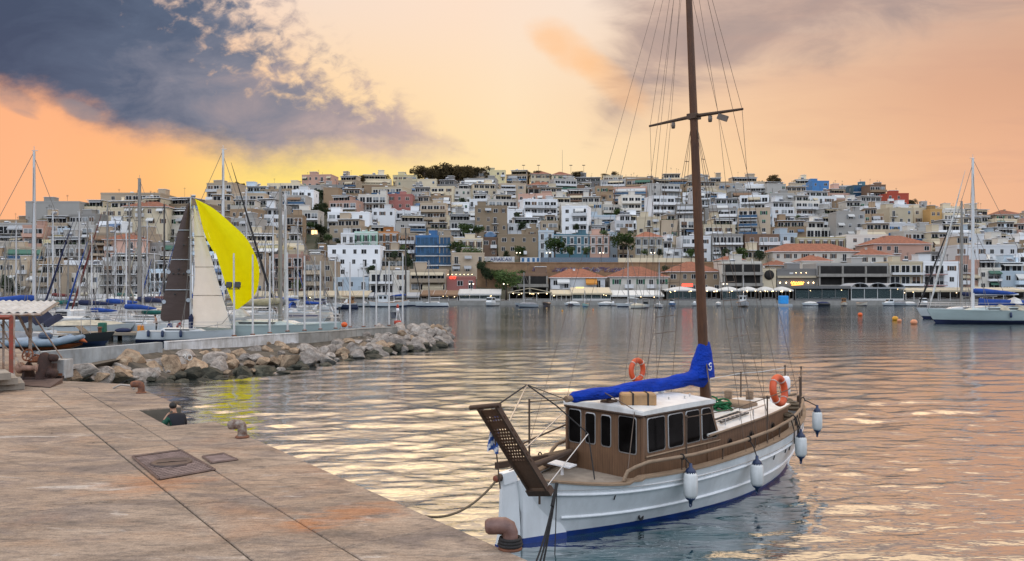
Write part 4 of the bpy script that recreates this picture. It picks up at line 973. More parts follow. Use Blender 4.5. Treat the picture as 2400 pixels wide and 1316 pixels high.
    for row, (k, cnt, sz) in enumerate(((.1,32,.48),(.28,38,.5),(.48,42,.52),(.68,46,.48),(.86,50,.44),(1.0,54,.42))):
        for i in range(cnt):
            t = (i+rnd.uniform(-.35,.35)+.5)/cnt
            if t < 0 or t > 1: continue
            a, b = along(T3,t), along(V3,t); p = a.lerp(b, k+rnd.uniform(-.06,.06))
            tip = max(0,(t-.62)/.3); tip = min(tip,1)*(1 if t < .97 else .6)
            p.z += rnd.uniform(-.1,.12)+.42*tip*(1-k)-.22*(1-tip)*(1-k)
            kind = 'w' if row == 5 or (row == 4 and rnd.random() < .55) else ('t' if rnd.random() < (.55 if t < .5 else .22) else 'g')
            r = sz*rnd.choice([.5,.6,.75,.85,1.0,1.2,1.5])*rnd.uniform(.9,1.1)*(1+.2*tip)*(.86 if row < 2 else 1)
            if row == 5: p.z -= .2
            rock(p, r, kind)
    # named big ones
    def at(px, py, Y): return Vector((XA(px,Y),Y,ZA(py,Y)))
    rock(at(305,847,39.5), 1, 't', 'largest boulder, rounded and tan, below the grey blue wall near the quay', (1.0,.8,.62)).rotation_euler = (0,.12,.2)
    rock(at(286,866,38.0), 1, 'g', 'pale flat faced boulder leaning below the largest tan boulder', (.55,.45,.4))
    rock(at(188,872,34.5), 1, 'g', 'broad low grey boulder beside the white switch box on the quay', (.8,.6,.42))
    rock(at(402,858,40.0), 1, 't', 'tan boulder left of the dark split, under the number painted rock', (.62,.6,.6))
    o30 = rock(at(437,838,42.5), 1, 'g', 'grey boulder with the white painted number 30', (.62,.55,.45)); o30.rotation_euler = (0,0,0)
    for px, py, Y, r in ((890,776,60.5,.85),(938,777,61.5,.95),(850,790,58.8,.8),(955,795,62,.8),(1035,790,64.8,.75),(825,800,57.5,.7),(735,835,52.5,.8),(985,800,63,.75)):
        rock(at(px,py,Y), r, 'g', None, (r,r*.8,r*.72))
    nb = MB()
    def stroke(pts): nb.tube([Vector((XA(px,41.9),41.9-.05*math.cos((px-437)*.12),ZA(py,41.9))) for px, py in pts], .028, 5)
    stroke([(430,834),(435,832),(437,835),(433,838),(438,841),(435,845),(430,843)]); stroke([(445+5*math.cos(a),838.5+6.5*math.sin(a)) for a in [k*math.pi/7 for k in range(15)]])
    n_ = nb.build('painted_number', mat('paint_white', (.7,.7,.68), .8), o30); n_.matrix_parent_inverse = Matrix.LocRotScale(o30.location, None, o30.scale).inverted()
    # white poles standing on the wall
    pm = mat('pole_white', (.62,.63,.63), .5, var=.2, sc=1.5, dirt=.4)
    pl = [(546,594,790),(590,597,787),(630,600,783),(672,592,779),(712,600,777),(749,612,774),(785,605,772),(819,614,769),(851,612,768),(881,618,766),(911,612,765),(943,595,764)]
    for i, (px, yt, yb) in enumerate(pl):
        Y = (CH-1.45)*F/(yb-HZ); z1 = ZA(yt,Y)
        o = thing('light_pole' if i == 0 else 'flag_pole', uniq('slim pale pole with two floodlights standing on the wall before the yellow sail' if i == 0 else 'slim white pole on the breakwater wall', [] if i == 0 else [['','right in front of the yellow sail edge','just right of the yellow sail','by the twin grey masts of the cream yacht','right of the twin grey masts, over the white and grey wall joint','left of the orange ball','directly left behind the orange ball','right of the orange ball','fourth from the rock end','third from the rock end','second from the rock end, left of the beacon','last and tallest at the rock end, right of the beacon'][i]]), 'pole', (XA(px,Y),Y+.2,1.48), 0, 'white poles on the breakwater wall')
        b = MB(); b.tube([(0,0,0),(0,0,(z1-1.48)*.5),(.02*(i % 3-1),0,z1-1.48)], [.07,.062,.05], 8); b.build('shaft', pm, o)
        b = MB(); b.lathe([(0,0),(.16,0),(.16,.06),(.08,.08),(0,.08)], 10); b.build('base_plate', RUST, o)
        if i == 0:
            b = MB(); b.tube([(-.35,0,2.95),(.35,0,2.95)], .035, 6); b.build('bracket', mat('dark_metal',(.035,.035,.035),.6), o)
            for x in (-.27,.27):
                b = MB(); b.cbox((x,-.12,3.2),(.34,.18,.36),0,0,-.25,bev=.02); b.tube([(x,0,2.95),(x,0,3.1)], .025, 5); b.build('floodlight', mat('dark_metal',(.035,.035,.035),.6), o)
    # beacon at the end
    Y = 66; o = thing('harbour_beacon', 'small red and white beacon with solar panel near the rock end', 'beacon', (XA(932,Y),Y,1.5))
    b = MB(); b.lathe([(0,0),(.3,0),(.3,.28),(.0,.3)], 12); b.build('base', mat('beacon_red', (.5,.06,.03), .6, var=.3), o)
    b = MB(); [b.tube([(.25*math.cos(a),.25*math.sin(a),.28),(.08*math.cos(a),.08*math.sin(a),1.0)], .025, 5) for a in (0,2.1,4.2)]; b.build('tripod', mat('plastic_white',(.75,.76,.78)), o)
    b = MB(); b.lathe([(0,.95),(.12,.95),(.12,1.3),(.0,1.35)], 10); b.build('mast_head', mat('plastic_white',(.75,.76,.78)), o)
    b = MB(); b.lathe([(0,1.3),(.1,1.3),(.11,1.5),(.05,1.62),(0,1.63)], 10); b.build('lantern', mat('beacon_red', (.5,.06,.03)), o)
    b = MB(); b.cbox((-.3,-.1,.72),(.5,.04,.6),0,.5,-.6); b.build('solar_panel', mat('solar_dark',(.02,.025,.04),.25), o)
    orange = mat('buoy_orange', (.72,.11,.015), .5, var=.2, sc=4)
    def buoy(px, yw, d, m, lb, zoff=0, cat='buoy', Y=None):
        Y = Y or (CH-zoff)*F/(yw-HZ); o = thing('mooring_buoy', lb, cat, (XA(px,Y),Y,zoff), 0, 'buoys'); r = d*Y/F/2*.85
        b = MB(); b.ball((0,0,r*.55 if not zoff else r*.95), r, 16, 10, 0, (1,1,.88)); b.build('float', m, o)
        b = MB(); b.torus((0,0,r*1.5 if not zoff else r*1.85), r*.18, r*.06, Matrix.Rotation(R(90),3,'X'), 10, 5); b.tube([(0,0,r*1.2),(0,0,r*1.4)], r*.12, 6); b.build('eye', mat('dark_metal',(.035,.035,.035)), o)
    buoy(807,771,17,orange,'orange ball float sitting on the breakwater wall',1.5,'float',60)
    yel = mat('buoy_yellow', (.7,.33,.02), .5, var=.2); pale = mat('buoy_pale', (.7,.28,.14), .5, var=.2)
    buoy(2016,741,13,orange,'round orange buoy floating in open water, leftmost of the four on the right')
    buoy(2098,751,16,yel,'yellow buoy floating in open water left of the right hand yacht bow')
    buoy(2108,755,12,pale,'small pale orange buoy touching the yellow buoy')
    buoy(2142,760,18,pale,'pale orange buoy nearest the bow of the right hand yacht')
    buoy(1318,730,5,yel,'tiny yellow buoy off the translucent roofed restaurant'); buoy(1390,727,5,pale,'tiny pale buoy near the light green fishing boat')
make_breakwater()

# ------------------------------------------------------------------ shed, winch and steps at the end of the quay
def make_corner():
    rnd = random.Random(2)
    mb = MB(); pts = [Q(21.02,-.0)[:2],Q(23.5,1.65)[:2],(-16.9,29.6),(-19.5,33.2),(-22.5,37),(-26,42),(-70,46),Q(21.02,46)[:2]]
    mb.prism(pts, -3, QZ-.012, 0); struct(mb.build('quay_apron', [CONC[1]]))
    # steps
    st = thing('concrete_steps', 'three worn concrete steps at the left edge of the quay', 'steps', (0,0,0))
    for i, (px, py) in enumerate(((58,913),(42,901),(26,890))):
        g = G(px,py+0,QZ+.2*i) ; b = MB(); M = Matrix.Translation((g.x,g.y,QZ+.2*i)) @ Matrix.Rotation(R(35+2*i),4,'Z')
        b.box(-7,0,0.002 if i == 0 else 0,0,2.2-.4*i,.2,0,M); b.build('step', mat('step_concrete',(.33,.29,.24),.85,var=.3,sc=2,dirt=.4,bmp=.4), st)
    # shed: corrugated roof on posts
    sh = thing('open_shed', 'open shed with white corrugated roof on rusty red posts', 'shed', (0,0,0))
    A, B_, C, D = Vector((XA(136,31),31,ZA(706,31))), Vector((XA(96,27.2),27.2,ZA(733,27.2))), Vector((-34,25.2,ZA(742,25.2))), Vector((-34,31.5,ZA(700,31.5)))
    rf = MB(); nu = 330
    def rp(u, v):
        a = D.lerp(A,u); b = C.lerp(B_,u); p = a.lerp(b,v); p.z += .03*math.sin(u*2*math.pi*66); return p
    rf.grid(rp, nu, 3, 0, True); rf.grid(lambda u, v: rp(u,v)-Vector((0,0,.03)), nu, 3, 0, True, True)
    rf.build('roof_sheet', mat('corrugated_white',(.50,.52,.53),.5,var=.25,sc=1.2,dirt=.5), sh)
    redp = mat('red_lead_paint',(.30,.05,.03),.65,col2=(.18,.06,.035),sc=5,bmp=.3); wp = mat('peeling_white_post',(.46,.42,.37),.7,col2=(.28,.16,.1),sc=4,bmp=.3)
    def bar(name, a, b, r, m): q = MB(); q.tube([a,b], r, 4 if r > .04 else 6, 0, False); q.build(name, m, sh)
    z = lambda px, py, Y: Vector((XA(px,Y),Y,ZA(py,Y)))
    bar('edge_board', A-Vector((0,0,.07)), B_-Vector((0,0,.07)), .06, mat('grey_board',(.25,.21,.18),.8,var=.4)); bar('edge_board', B_-Vector((0,0,.07)), C-Vector((0,0,.07)), .05, wp)
    bar('post', z(26,741,26.6), z(26,889,26.6), .075, redp); bar('post', z(32,738,26.9), z(32,888,26.9), .05, wp); bar('post', z(8,745,28.5), z(8,890,28.5), .045, wp); bar('post', z(71,733,29.5), z(71,874,29.5), .07, wp)
    bar('beam', z(-60,744,26.6), z(28,744,26.6), .075, redp)
    bar('brace', z(44,742,27.5), z(70,792,28.5), .05, wp); bar('brace', z(77,738,29), z(147,842,29.6), .028, wp); bar('brace', z(2,760,28), z(48,858,27.6), .025, wp); bar('brace', z(60,780,29), z(102,836,29.2), .022, wp)
    bar('brace', z(-10,792,28), z(36,836,27.8), .025, wp); bar('brace', z(5,745,28.4), z(60,830,28.8), .02, wp)
    aw = MB(); aw.grid(lambda u, v: z(62,724,32).lerp(z(150,742,34),u)+Vector((0,-1.2*v,-.35*v-.08*math.sin(u*20))), 16, 3); o = aw.build('folded_awning', mat('navy_cloth',(.02,.03,.07),.9,var=.3)); tag(o,'dark navy cloth hanging under the right corner of the shed roof','awning'); 
    # winch
    Y = 27.9; X0 = XA(97,Y); wn = thing('rusty_winch', 'heavy rusty winch with spoked wheel and pinkish drum on the quay end', 'winch', (X0,Y,QZ-.01), R(-8))
    rp_ = mat('rust_orange',(.30,.10,.035),.8,col2=(.13,.05,.03),sc=6,bmp=.5); dk = mat('rust_dark',(.065,.03,.022),.85,col2=(.03,.018,.015),sc=6,bmp=.6)
    def p(name, fn, m): b = MB(); fn(b); b.build(name, m, wn)
    p('base_frame', lambda b: (b.cbox((-.05,-.2,.05),(1.3,.14,.1),0), b.cbox((-.05,.3,.05),(1.3,.14,.1),0), b.cbox((-.66,.05,.05),(.12,.6,.1),0)), dk)
    p('gear_case', lambda b: b.loft([[Vector((.12+w*math.cos(a)*1.0, .28*math.sin(a)*w/.2, h)) for a in [k*math.pi/6 for k in range(12)]] for h, w in ((.0,.27),(.25,.24),(.5,.2),(.75,.17),(.9,.12),(.95,.05))], 0), dk)
    p('side_cheek', lambda b: b.prism([(-.3,0),(.3,0),(.2,.45),(.0,.62),(-.2,.45)], -.04, .04, 0, Matrix.Translation((-.5,0,0)) @ Matrix(((0,0,1,0),(1,0,0,0),(0,1,0,0),(0,0,0,1)))), dk)
    p('drum', lambda b: b.lathe([(0,-.42),(.2,-.42),(.2,-.36),(.1,-.33),(.09,.25),(.14,.28),(.14,.32),(0,.32)], 16, Matrix.Translation((-.22,-.25,.42)) @ Matrix.Rotation(R(90),4,'Y')), mat('drum_pink',(.42,.24,.17),.7,var=.4,sc=6,bmp=.3))
    def wheel(b):
        c = Vector((-.45,-.1,.86)); M3 = Matrix.Rotation(R(75),3,'X') @ Matrix.Rotation(R(20),3,'Z'); b.torus(c,.2,.028,M3,20,6); b.torus(c,.06,.03,M3,10,6)
        for k in range(6): b.tube([c, c+M3 @ Vector((.2*math.cos(k*1.047),.2*math.sin(k*1.047),0))], .016, 5)
    p('spoked_wheel', wheel, rp_)
    p('shaft', lambda b: (b.tube([(-.5,0,.62),(.2,0,.62)], .04, 8), b.tube([(-.3,.05,.86),(.1,.05,.8)], .03, 6), b.cbox((-.1,-.05,.72),(.35,.2,.18),0,bev=.03)), rp_)
    p('brake_drum', lambda b: b.lathe([(0,-.12),(.17,-.12),(.17,.1),(.08,.12),(.08,.2),(0,.2)], 14, Matrix.Translation((.52,-.15,.24)) @ Matrix.Rotation(R(80),4,'X')), dk)
    p('motor', lambda b: b.lathe([(0,-.2),(.12,-.2),(.14,.0),(.12,.2),(0,.2)], 12, Matrix.Translation((.3,.1,.75)) @ Matrix.Rotation(R(90),4,'Y')), dk)
    bx = thing('switch_box', 'pale blue grey steel box with orange rust stains behind the rusty winch', 'box', (XA(138,28.4),28.4,QZ-.01), R(-8))
    b = MB(); b.cbox((0,.1,.33),(.62,.5,.66),0,bev=.015); b.build('case', mat('box_paint',(.48,.52,.54),.6,col2=(.36,.34,.32),sc=2,dirt=.7), bx)
    b = MB(); b.cbox((0,-.155,.1),(.5,.012,.16),0); b.build('rust_band', mat('rust_orange',(.30,.10,.035)), bx)
    b = MB(); b.cbox((-.1,-.158,.36),(.3,.016,.34),0); b.build('door', mat('door_pink',(.36,.22,.17),.7,var=.4), bx)
    pt = MB(); g = [G(px,py,QZ) for px, py in ((58,905),(118,909),(147,897),(100,890),(45,893))]
    pt.add([v+Vector((0,0,.02+(.12 if i == 2 else 0))) for i, v in enumerate(g)]+[v+Vector((0,0,.0)) for v in g], [(4,3,2,1,0)[::-1]]+[(i,(i+1)%5,5+(i+1)%5,5+i) for i in range(5)]); o = pt.build('steel_plate', mat('brown_plate',(.12,.075,.06),.8,var=.4,sc=2)); tag(o,'thin brown rusty steel plate lying on the quay before the winch','plate')
    cr = MB(); c0 = G(276,912,QZ); cr.tube([c0+Vector((-.15,.0,.02)),c0+Vector((.05,.1,.12)),c0+Vector((.4,.0,.1)),c0+Vector((.6,-.15,.02))], .035, 6); o = cr.build('rope_end', mat('pale_rope',(.4,.36,.32),.9,var=.5)); tag(o,'short pale rope lying on the quay near the farthest bollard','rope')
make_corner()

# ------------------------------------------------------------------ generic boats
HULLM = {'white': mat('hull_white',(.62,.65,.67),.3,var=.08,sc=.6,dirt=.25),'cream': mat('hull_cream',(.58,.56,.50),.35,var=.1,dirt=.25),'navy': mat('hull_navy',(.02,.03,.07),.3,var=.2),
         'blue': mat('hull_blue',(.05,.16,.36),.35,var=.2),'grey': mat('hull_grey',(.34,.37,.40),.4,var=.2),'green': mat('hull_green',(.28,.46,.44),.45,var=.2),'pale green': mat('hull_palegreen',(.46,.54,.53),.35,var=.1,dirt=.2),'black': mat('hull_black',(.015,.016,.018),.35,var=.2)}
CLOTH = {k: mat('cover_'+k, c, .85, var=.35, sc=2, bmp=.4) for k, c in {'blue':(.01,.06,.30),'navy':(.012,.02,.07),'white':(.62,.62,.60),'maroon':(.16,.03,.025),'cream':(.5,.45,.34),'green':(.01,.12,.10),'grey':(.2,.21,.23),'black':(.016,.016,.018)}.items()}
SPAR = {'silver': mat('spar_silver',(.55,.56,.57),.4,.3,.15,1),'white': mat('spar_white',(.66,.67,.68),.4,var=.1),'grey': mat('spar_grey',(.27,.26,.24),.5,.2,.2,1),'black': mat('spar_black',(.02,.02,.022),.4),'wood': mat('spar_wood',(.3,.15,.06),.5,var=.3)}
DARKW = mat('boat_window',(.015,.017,.02),.15,var=0,spec=.3); STAY = mat('stay_wire',(.16,.15,.14),.5,.3,0); ANTIF = mat('antifouling_navy',(.015,.03,.09),.6,var=.2); RAILS = mat('stainless_tube',(.5,.5,.5))
def hull_mesh(kind, m, m2):
    key = ('hull',kind,m.name,m2.name)
    if key in MATS: return MATS[key]
    mb = MB(); nu = 22
    vv = [0,.25,.45,.52,.7,.85,1]
    def b(u):
        if kind == 'sail': return (1-((u-.42)/.58)**2.2) if u > .42 else (1-.42*((.42-u)/.42)**2)
        if kind == 'motor': return (1-((u-.35)/.65)**2.6) if u > .35 else .92+.08*u/.35
        return (1-((u-.5)/.5)**2.4) if u > .5 else (1-((.5-u)/.5)**2.8)*.97+.03
    def pt(u, v, sg):
        xs = {'sail':-.5+.05*v,'motor':-.5,'caique':-.5+.05*(1-v)}[kind]; xb = .5-{'sail':.10,'motor':.16,'caique':.09}[kind]*(1-v)**1.2
        sh = {'sail':1+.12*(u-.3)**2*2,'motor':.85+.5*max(0,u-.3)**1.3,'caique':.8+1.5*(u-.45)**2}[kind]
        z = -.4+(sh+.4)*v; k = min(1,v/.5); bb = max(b(u),.0)*(math.sin(k*math.pi/2)**.7*(.72+.28*v))
        return Vector((xs+(xb-xs)*u, sg*max(bb,.02)*.5, z))
    for sg in (-1,1):
        o = len(mb.v); n = len(vv); mb.v.extend([tuple(pt(i/nu,v,sg)) for i in range(nu+1) for v in vv])
        for i in range(nu):
            for j in range(n-1):
                q = [i*n+j,(i+1)*n+j,(i+1)*n+j+1,i*n+j+1]; mb.f.append([k+o for k in (q if sg < 0 else q[::-1])]); mb.m.append(1 if vv[j+1] <= .46 else 0); mb.s.append(True)
    top = [pt(i/nu,1,-1) for i in range(nu+1)]; t2 = [pt(i/nu,1,1) for i in range(nu+1)]
    mb.add([p-Vector((0,0,.06)) for p in top+t2], [(i,i+1,nu+2+i,nu+1+i) for i in range(nu)], 2)
    tr = [pt(0,v,-1) for v in vv]+[pt(0,v,1) for v in vv[::-1]]; mb.add(tr, [tuple(range(len(tr)))[::-1]], 0)
    MATS[key] = mb.mesh('hull',[m,m2,mat('deck_pale',(.5,.49,.46),.6,var=.2)]); return MATS[key]
def cached(key, fn, mats, name):
    if key not in MATS: b = MB(); fn(b); MATS[key] = b.mesh(name, mats)
    return MATS[key]
def sailboat(loc, rz, L, MH, label, hull='white', stripe='navy', spar='silver', cover='blue', jib=None, hood=None, group='sailing yachts in the marina', cat='sailboat', mastx=.08, rail=True, name='sailboat', boom=True, mr=1.0):
    o = thing(name, label, cat, loc, rz, group); B = L*.31; H = .095*L+.1
    inst('hull', hull_mesh('sail',HULLM[hull],CLOTH[stripe] if stripe in CLOTH else HULLM[stripe]), o, None, 0, (L,B,H))
    def cab(b):
        rs = []
        for x, w, h in ((-.22,.27,.36),(-.2,.28,.5),(.0,.27,.48),(.14,.2,.34),(.19,.14,.05)):
            rs.append([Vector((x,-w,-.05)),Vector((x,-w*.9,h*.8)),Vector((x,-w*.6,h)),Vector((x,w*.6,h)),Vector((x,w*.9,h*.8)),Vector((x,w,-.05))])
        b.loft(rs, 0, False)
    c = inst('cabin', cached(('scab',hull), cab, HULLM['white' if hull in ('navy','black') else hull], 'cabin'), o, (0,0,H*.98), 0, (L,B,.055*L+.1))
    w = cached('scabwin', lambda b: [b.add([(-.17,-.277*s,.16),(.06,-.262*s,.16),(.07,-.252*s,.3),(-.18,-.272*s,.34)], [(0,1,2,3) if s > 0 else (3,2,1,0)], 0) for s in (1,-1)], DARKW, 'cabin_window'); inst('cabin_window', w, c, None, 0, (1,1.02,1))
    def mast(b):
        b.tube([(0,0,0),(0,0,.5),(0,0,1)], [.0085*mr,.0085*mr,.006*mr], 8)
        for z, w in ((.42,.055),(.70,.042)): b.tube([(0,-w,z+.004),(0,0,z),(0,w,z+.004)], .0028, 5)
        b.tube([(0,0,1),(0,0,1.03)], .0015, 4); b.tube([(-.012,0,1.004),(.02,0,1.004)], .002, 4)
    m = inst('mast', cached(('smast',spar,mr), mast, SPAR[spar], 'mast'), o, (mastx*L,0,H*.9), 0, (MH,MH,MH))
    def rg(b):
        x0, xb, xs = mastx*L, .49*L, -.47*L; r = .011+.00018*loc[1]; zt = MH+H*.9
        b.tube([(x0,0,zt-.05),(xs,0,H)], r, 4); b.tube([(x0,0,zt*.97),(xb,0,H)], r, 4)
        for s in (-1,1): b.tube([(x0,0,zt*.97),(x0,s*.055*MH,.42*MH+H*.9),(x0-.02*L,s*B*.46,H)], r, 4); b.tube([(x0,0,.43*MH+H*.9),(x0-.05*L,s*B*.46,H)], r, 4)
    b = MB(); rg(b); b.build('rigging', STAY, o)
    if boom:
        b = MB(); bl = .36*L; z = H+.10*L+.35; b.tube([(mastx*L,0,z),(mastx*L-bl,0,z+.05)], .055+.003*L, 6); bo = b.build('boom', SPAR[spar], o)
        if cover:
            b = MB(); rr = [.14+.012*L,.17+.013*L,.15+.01*L,.11+.008*L,.05]; rnd = random.Random(int(abs(loc[0]*7+loc[1]*3)))
            b.tube([(mastx*L-bl*k+.05,rnd.uniform(-.03,.03),z+.16+.02*L*(1-k)+rnd.uniform(-.03,.03)) for k in (0,.25,.5,.78,1)], rr, 8, 0, True, True); b.build('sail_cover', CLOTH[cover], bo)
    if jib:
        b = MB(); a = Vector((.48*L,0,H+.3)); t = Vector((mastx*L+.06*L,0,(MH+H*.9)*.93)); b.tube([a,a.lerp(t,.15),a.lerp(t,.6),t], [.05,.055+.006*L,.05+.004*L,.02], 6); b.build('furled_jib', CLOTH[jib], o)
    if hood:
        b = MB(); b.loft([[Vector((-.2*L+x,y*B*.3,H+.05*L+h*(1-abs(y)**3))) for y in (-1,-.7,0,.7,1)] for x, h in ((0,.85),(.35,.8),(.8,.1))], 0, True, False, False); b.build('spray_hood', CLOTH[hood], o)
    if rail:
        b = MB()
        for s in (-1,1):
            ps = [Vector((x*L,s*B*.5*k,H+.02*L)) for x, k in ((-.47,.6),(-.2,.95),(.1,.95),(.35,.55),(.49,.05))]
            for q in ps: b.tube([q,q+Vector((0,0,.6))], .014+.0001*loc[1], 4)
            for h in (.3,.6): b.tube([q+Vector((0,0,h)) for q in ps], .010+.0001*loc[1], 4)
        b.build('guard_rail', RAILS, o)
    return o
def motorboat(loc, rz, L, label, hull='white', stripe='navy', top='white', engine=True, style='cabin', group='small boats along the far quay', cover=None, name='motorboat'):
    o = thing(name, label, 'motorboat', loc, rz, group); B = L*.36; H = .10*L+.22
    inst('hull', hull_mesh('motor',HULLM[hull],HULLM[stripe]), o, None, 0, (L,B,H))
    if style == 'cabin':
        c = inst('cabin', cached(('mcab',top), lambda b: b.loft([[Vector((x,-w,-.1)),Vector((x,-w*.88,h)),Vector((x,w*.88,h)),Vector((x,w,-.1))] for x, w, h in ((-.18,.33,.9),(-.14,.34,1.0),(.08,.33,1.0),(.2,.28,.25),(.34,.14,.1))], 0, False), HULLM[top], 'cabin'), o, (0,0,H), 0, (L,B,.13*L+.35))
        w = cached('mcabwin', lambda b: ([b.add([(-.12,-.325*s,.45),(.13,-.315*s,.45),(.085,-.305*s,.85),(-.12,-.31*s,.85)], [(0,1,2,3) if s > 0 else (3,2,1,0)], 0) for s in (1,-1)], b.add([(.175,-.26,.45),(.175,.26,.45),(.105,.26,.88),(.105,-.26,.88)], [(0,1,2,3)], 0)), DARKW, 'cabin_window'); inst('cabin_window', w, c, (.004,0,0), 0, (1,1.02,1))
    elif style == 'console':
        inst('console', cached('mcons', lambda b: (b.cbox((0,0,.35),(.14,.3,.8),0,bev=.02), b.add([(.05,-.16,.7),(.05,.16,.7),(-.02,.14,1.15),(-.02,-.14,1.15)], [(0,1,2,3)], 0)), HULLM['white'], 'console'), o, (0,0,H*.8), 0, (L,B,.5))
    elif style == 'canopy':
        b = MB(); b.loft([[Vector((x*L,y*B*.42,H+1.25+.12*(1-y*y))) for y in (-1,-.5,0,.5,1)] for x in (-.3,-.05,.15)], 0, True, False, False); b.build('canopy', CLOTH[cover or 'white'], o)
        b = MB(); [b.tube([(x*L,s*B*.42,H*.8),(x*L,s*B*.42,H+1.25)], .025, 4) for x in (-.3,.15) for s in (-1,1)]; b.build('canopy_frame', RAILS, o)
        b = MB(); b.add([(.16*L,-.3*B,H),(.16*L,.3*B,H),(.06*L,.28*B,H+.6),(.06*L,-.28*B,H+.6)], [(0,1,2,3)]); b.build('windscreen', DARKW, o)
    elif style == 'cover':
        b = MB(); b.loft([[Vector((x*L,y*B*.47*w,H+h*(1-abs(y)**2.5))) for y in (-1,-.6,0,.6,1)] for x, w, h in ((-.48,.9,.1),(-.3,1,.4),(0,1,.45),(.25,.75,.3),(.42,.25,.05))], 0, True, False, False); b.build('boat_cover', CLOTH[cover], o)
    if engine:
        e = inst('outboard', cached('outb', lambda b: (b.cbox((0,0,.3),(.35,.3,.45),0,bev=.06), b.cbox((.02,0,-.2),(.16,.12,.7),0)), mat('engine_black',(.02,.02,.022),.4), 'outboard'), o, (-.52*L,0,H*.9), 0, (.7+L*.06,)*3)
    return o
def caique_small(loc, rz, L, label, hull='white', stripe='blue', mast=True, house=True, group='small boats along the far quay', wood=False):
    o = thing('fishing_boat', label, 'fishing boat', loc, rz, group); B = L*.33; H = .12*L+.15
    inst('hull', hull_mesh('caique',HULLM[hull],HULLM[stripe]), o, None, 0, (L,B,H))
    b = MB(); n = 16
    for s in (-1,1): b.tube([(-.48*L+.96*L*i/n, s*B*.49*max(.04,1-abs(2*i/n-1)**2.5), H*(.8+1.5*(i/n-.45)**2)) for i in range(n+1)], .035+.003*L, 5)
    b.build('cap_rail', SPAR['wood'], o)
    if house:
        b = MB(); h = .13*L+.55; b.cbox((-.16*L,0,H*.8+h/2),(.24*L,B*.6,h),0,bev=.03); b.cbox((-.15*L,0,H*.8+h+.04),(.3*L,B*.72,.07),0); c = b.build('wheelhouse', SPAR['wood'] if wood else HULLM['white'], o)
        b = MB()
        for s in (-1,1):
            for k in (-.06,.05): b.cbox((-.16*L+k*L,s*(B*.3+.004),H*.8+h*.66),(.07*L,.012,h*.34),0)
        for y in (-.15,.15): b.cbox((-.04*L+.004,y*B,H*.8+h*.66),(.012,.2*B,h*.34),0); b.cbox((-.28*L-.004,y*B,H*.8+h*.66),(.012,.2*B,h*.34),0)
        b.build('cabin_window', DARKW, c)
    if mast:
        b = MB(); b.tube([(.12*L,0,H*.6),(.12*L,0,H+.75*L)], [.06,.04], 6); b.build('mast', SPAR['wood' if wood else 'white'], o)
        b = MB(); [b.tube([(.12*L,0,H+.72*L),p], .014+.0001*loc[1], 4) for p in ((.48*L,0,H*1.1),(-.45*L,0,H*1.1),(.05*L,B*.45,H),(.05*L,-B*.45,H))]; b.build('rigging', STAY, o)
    return o
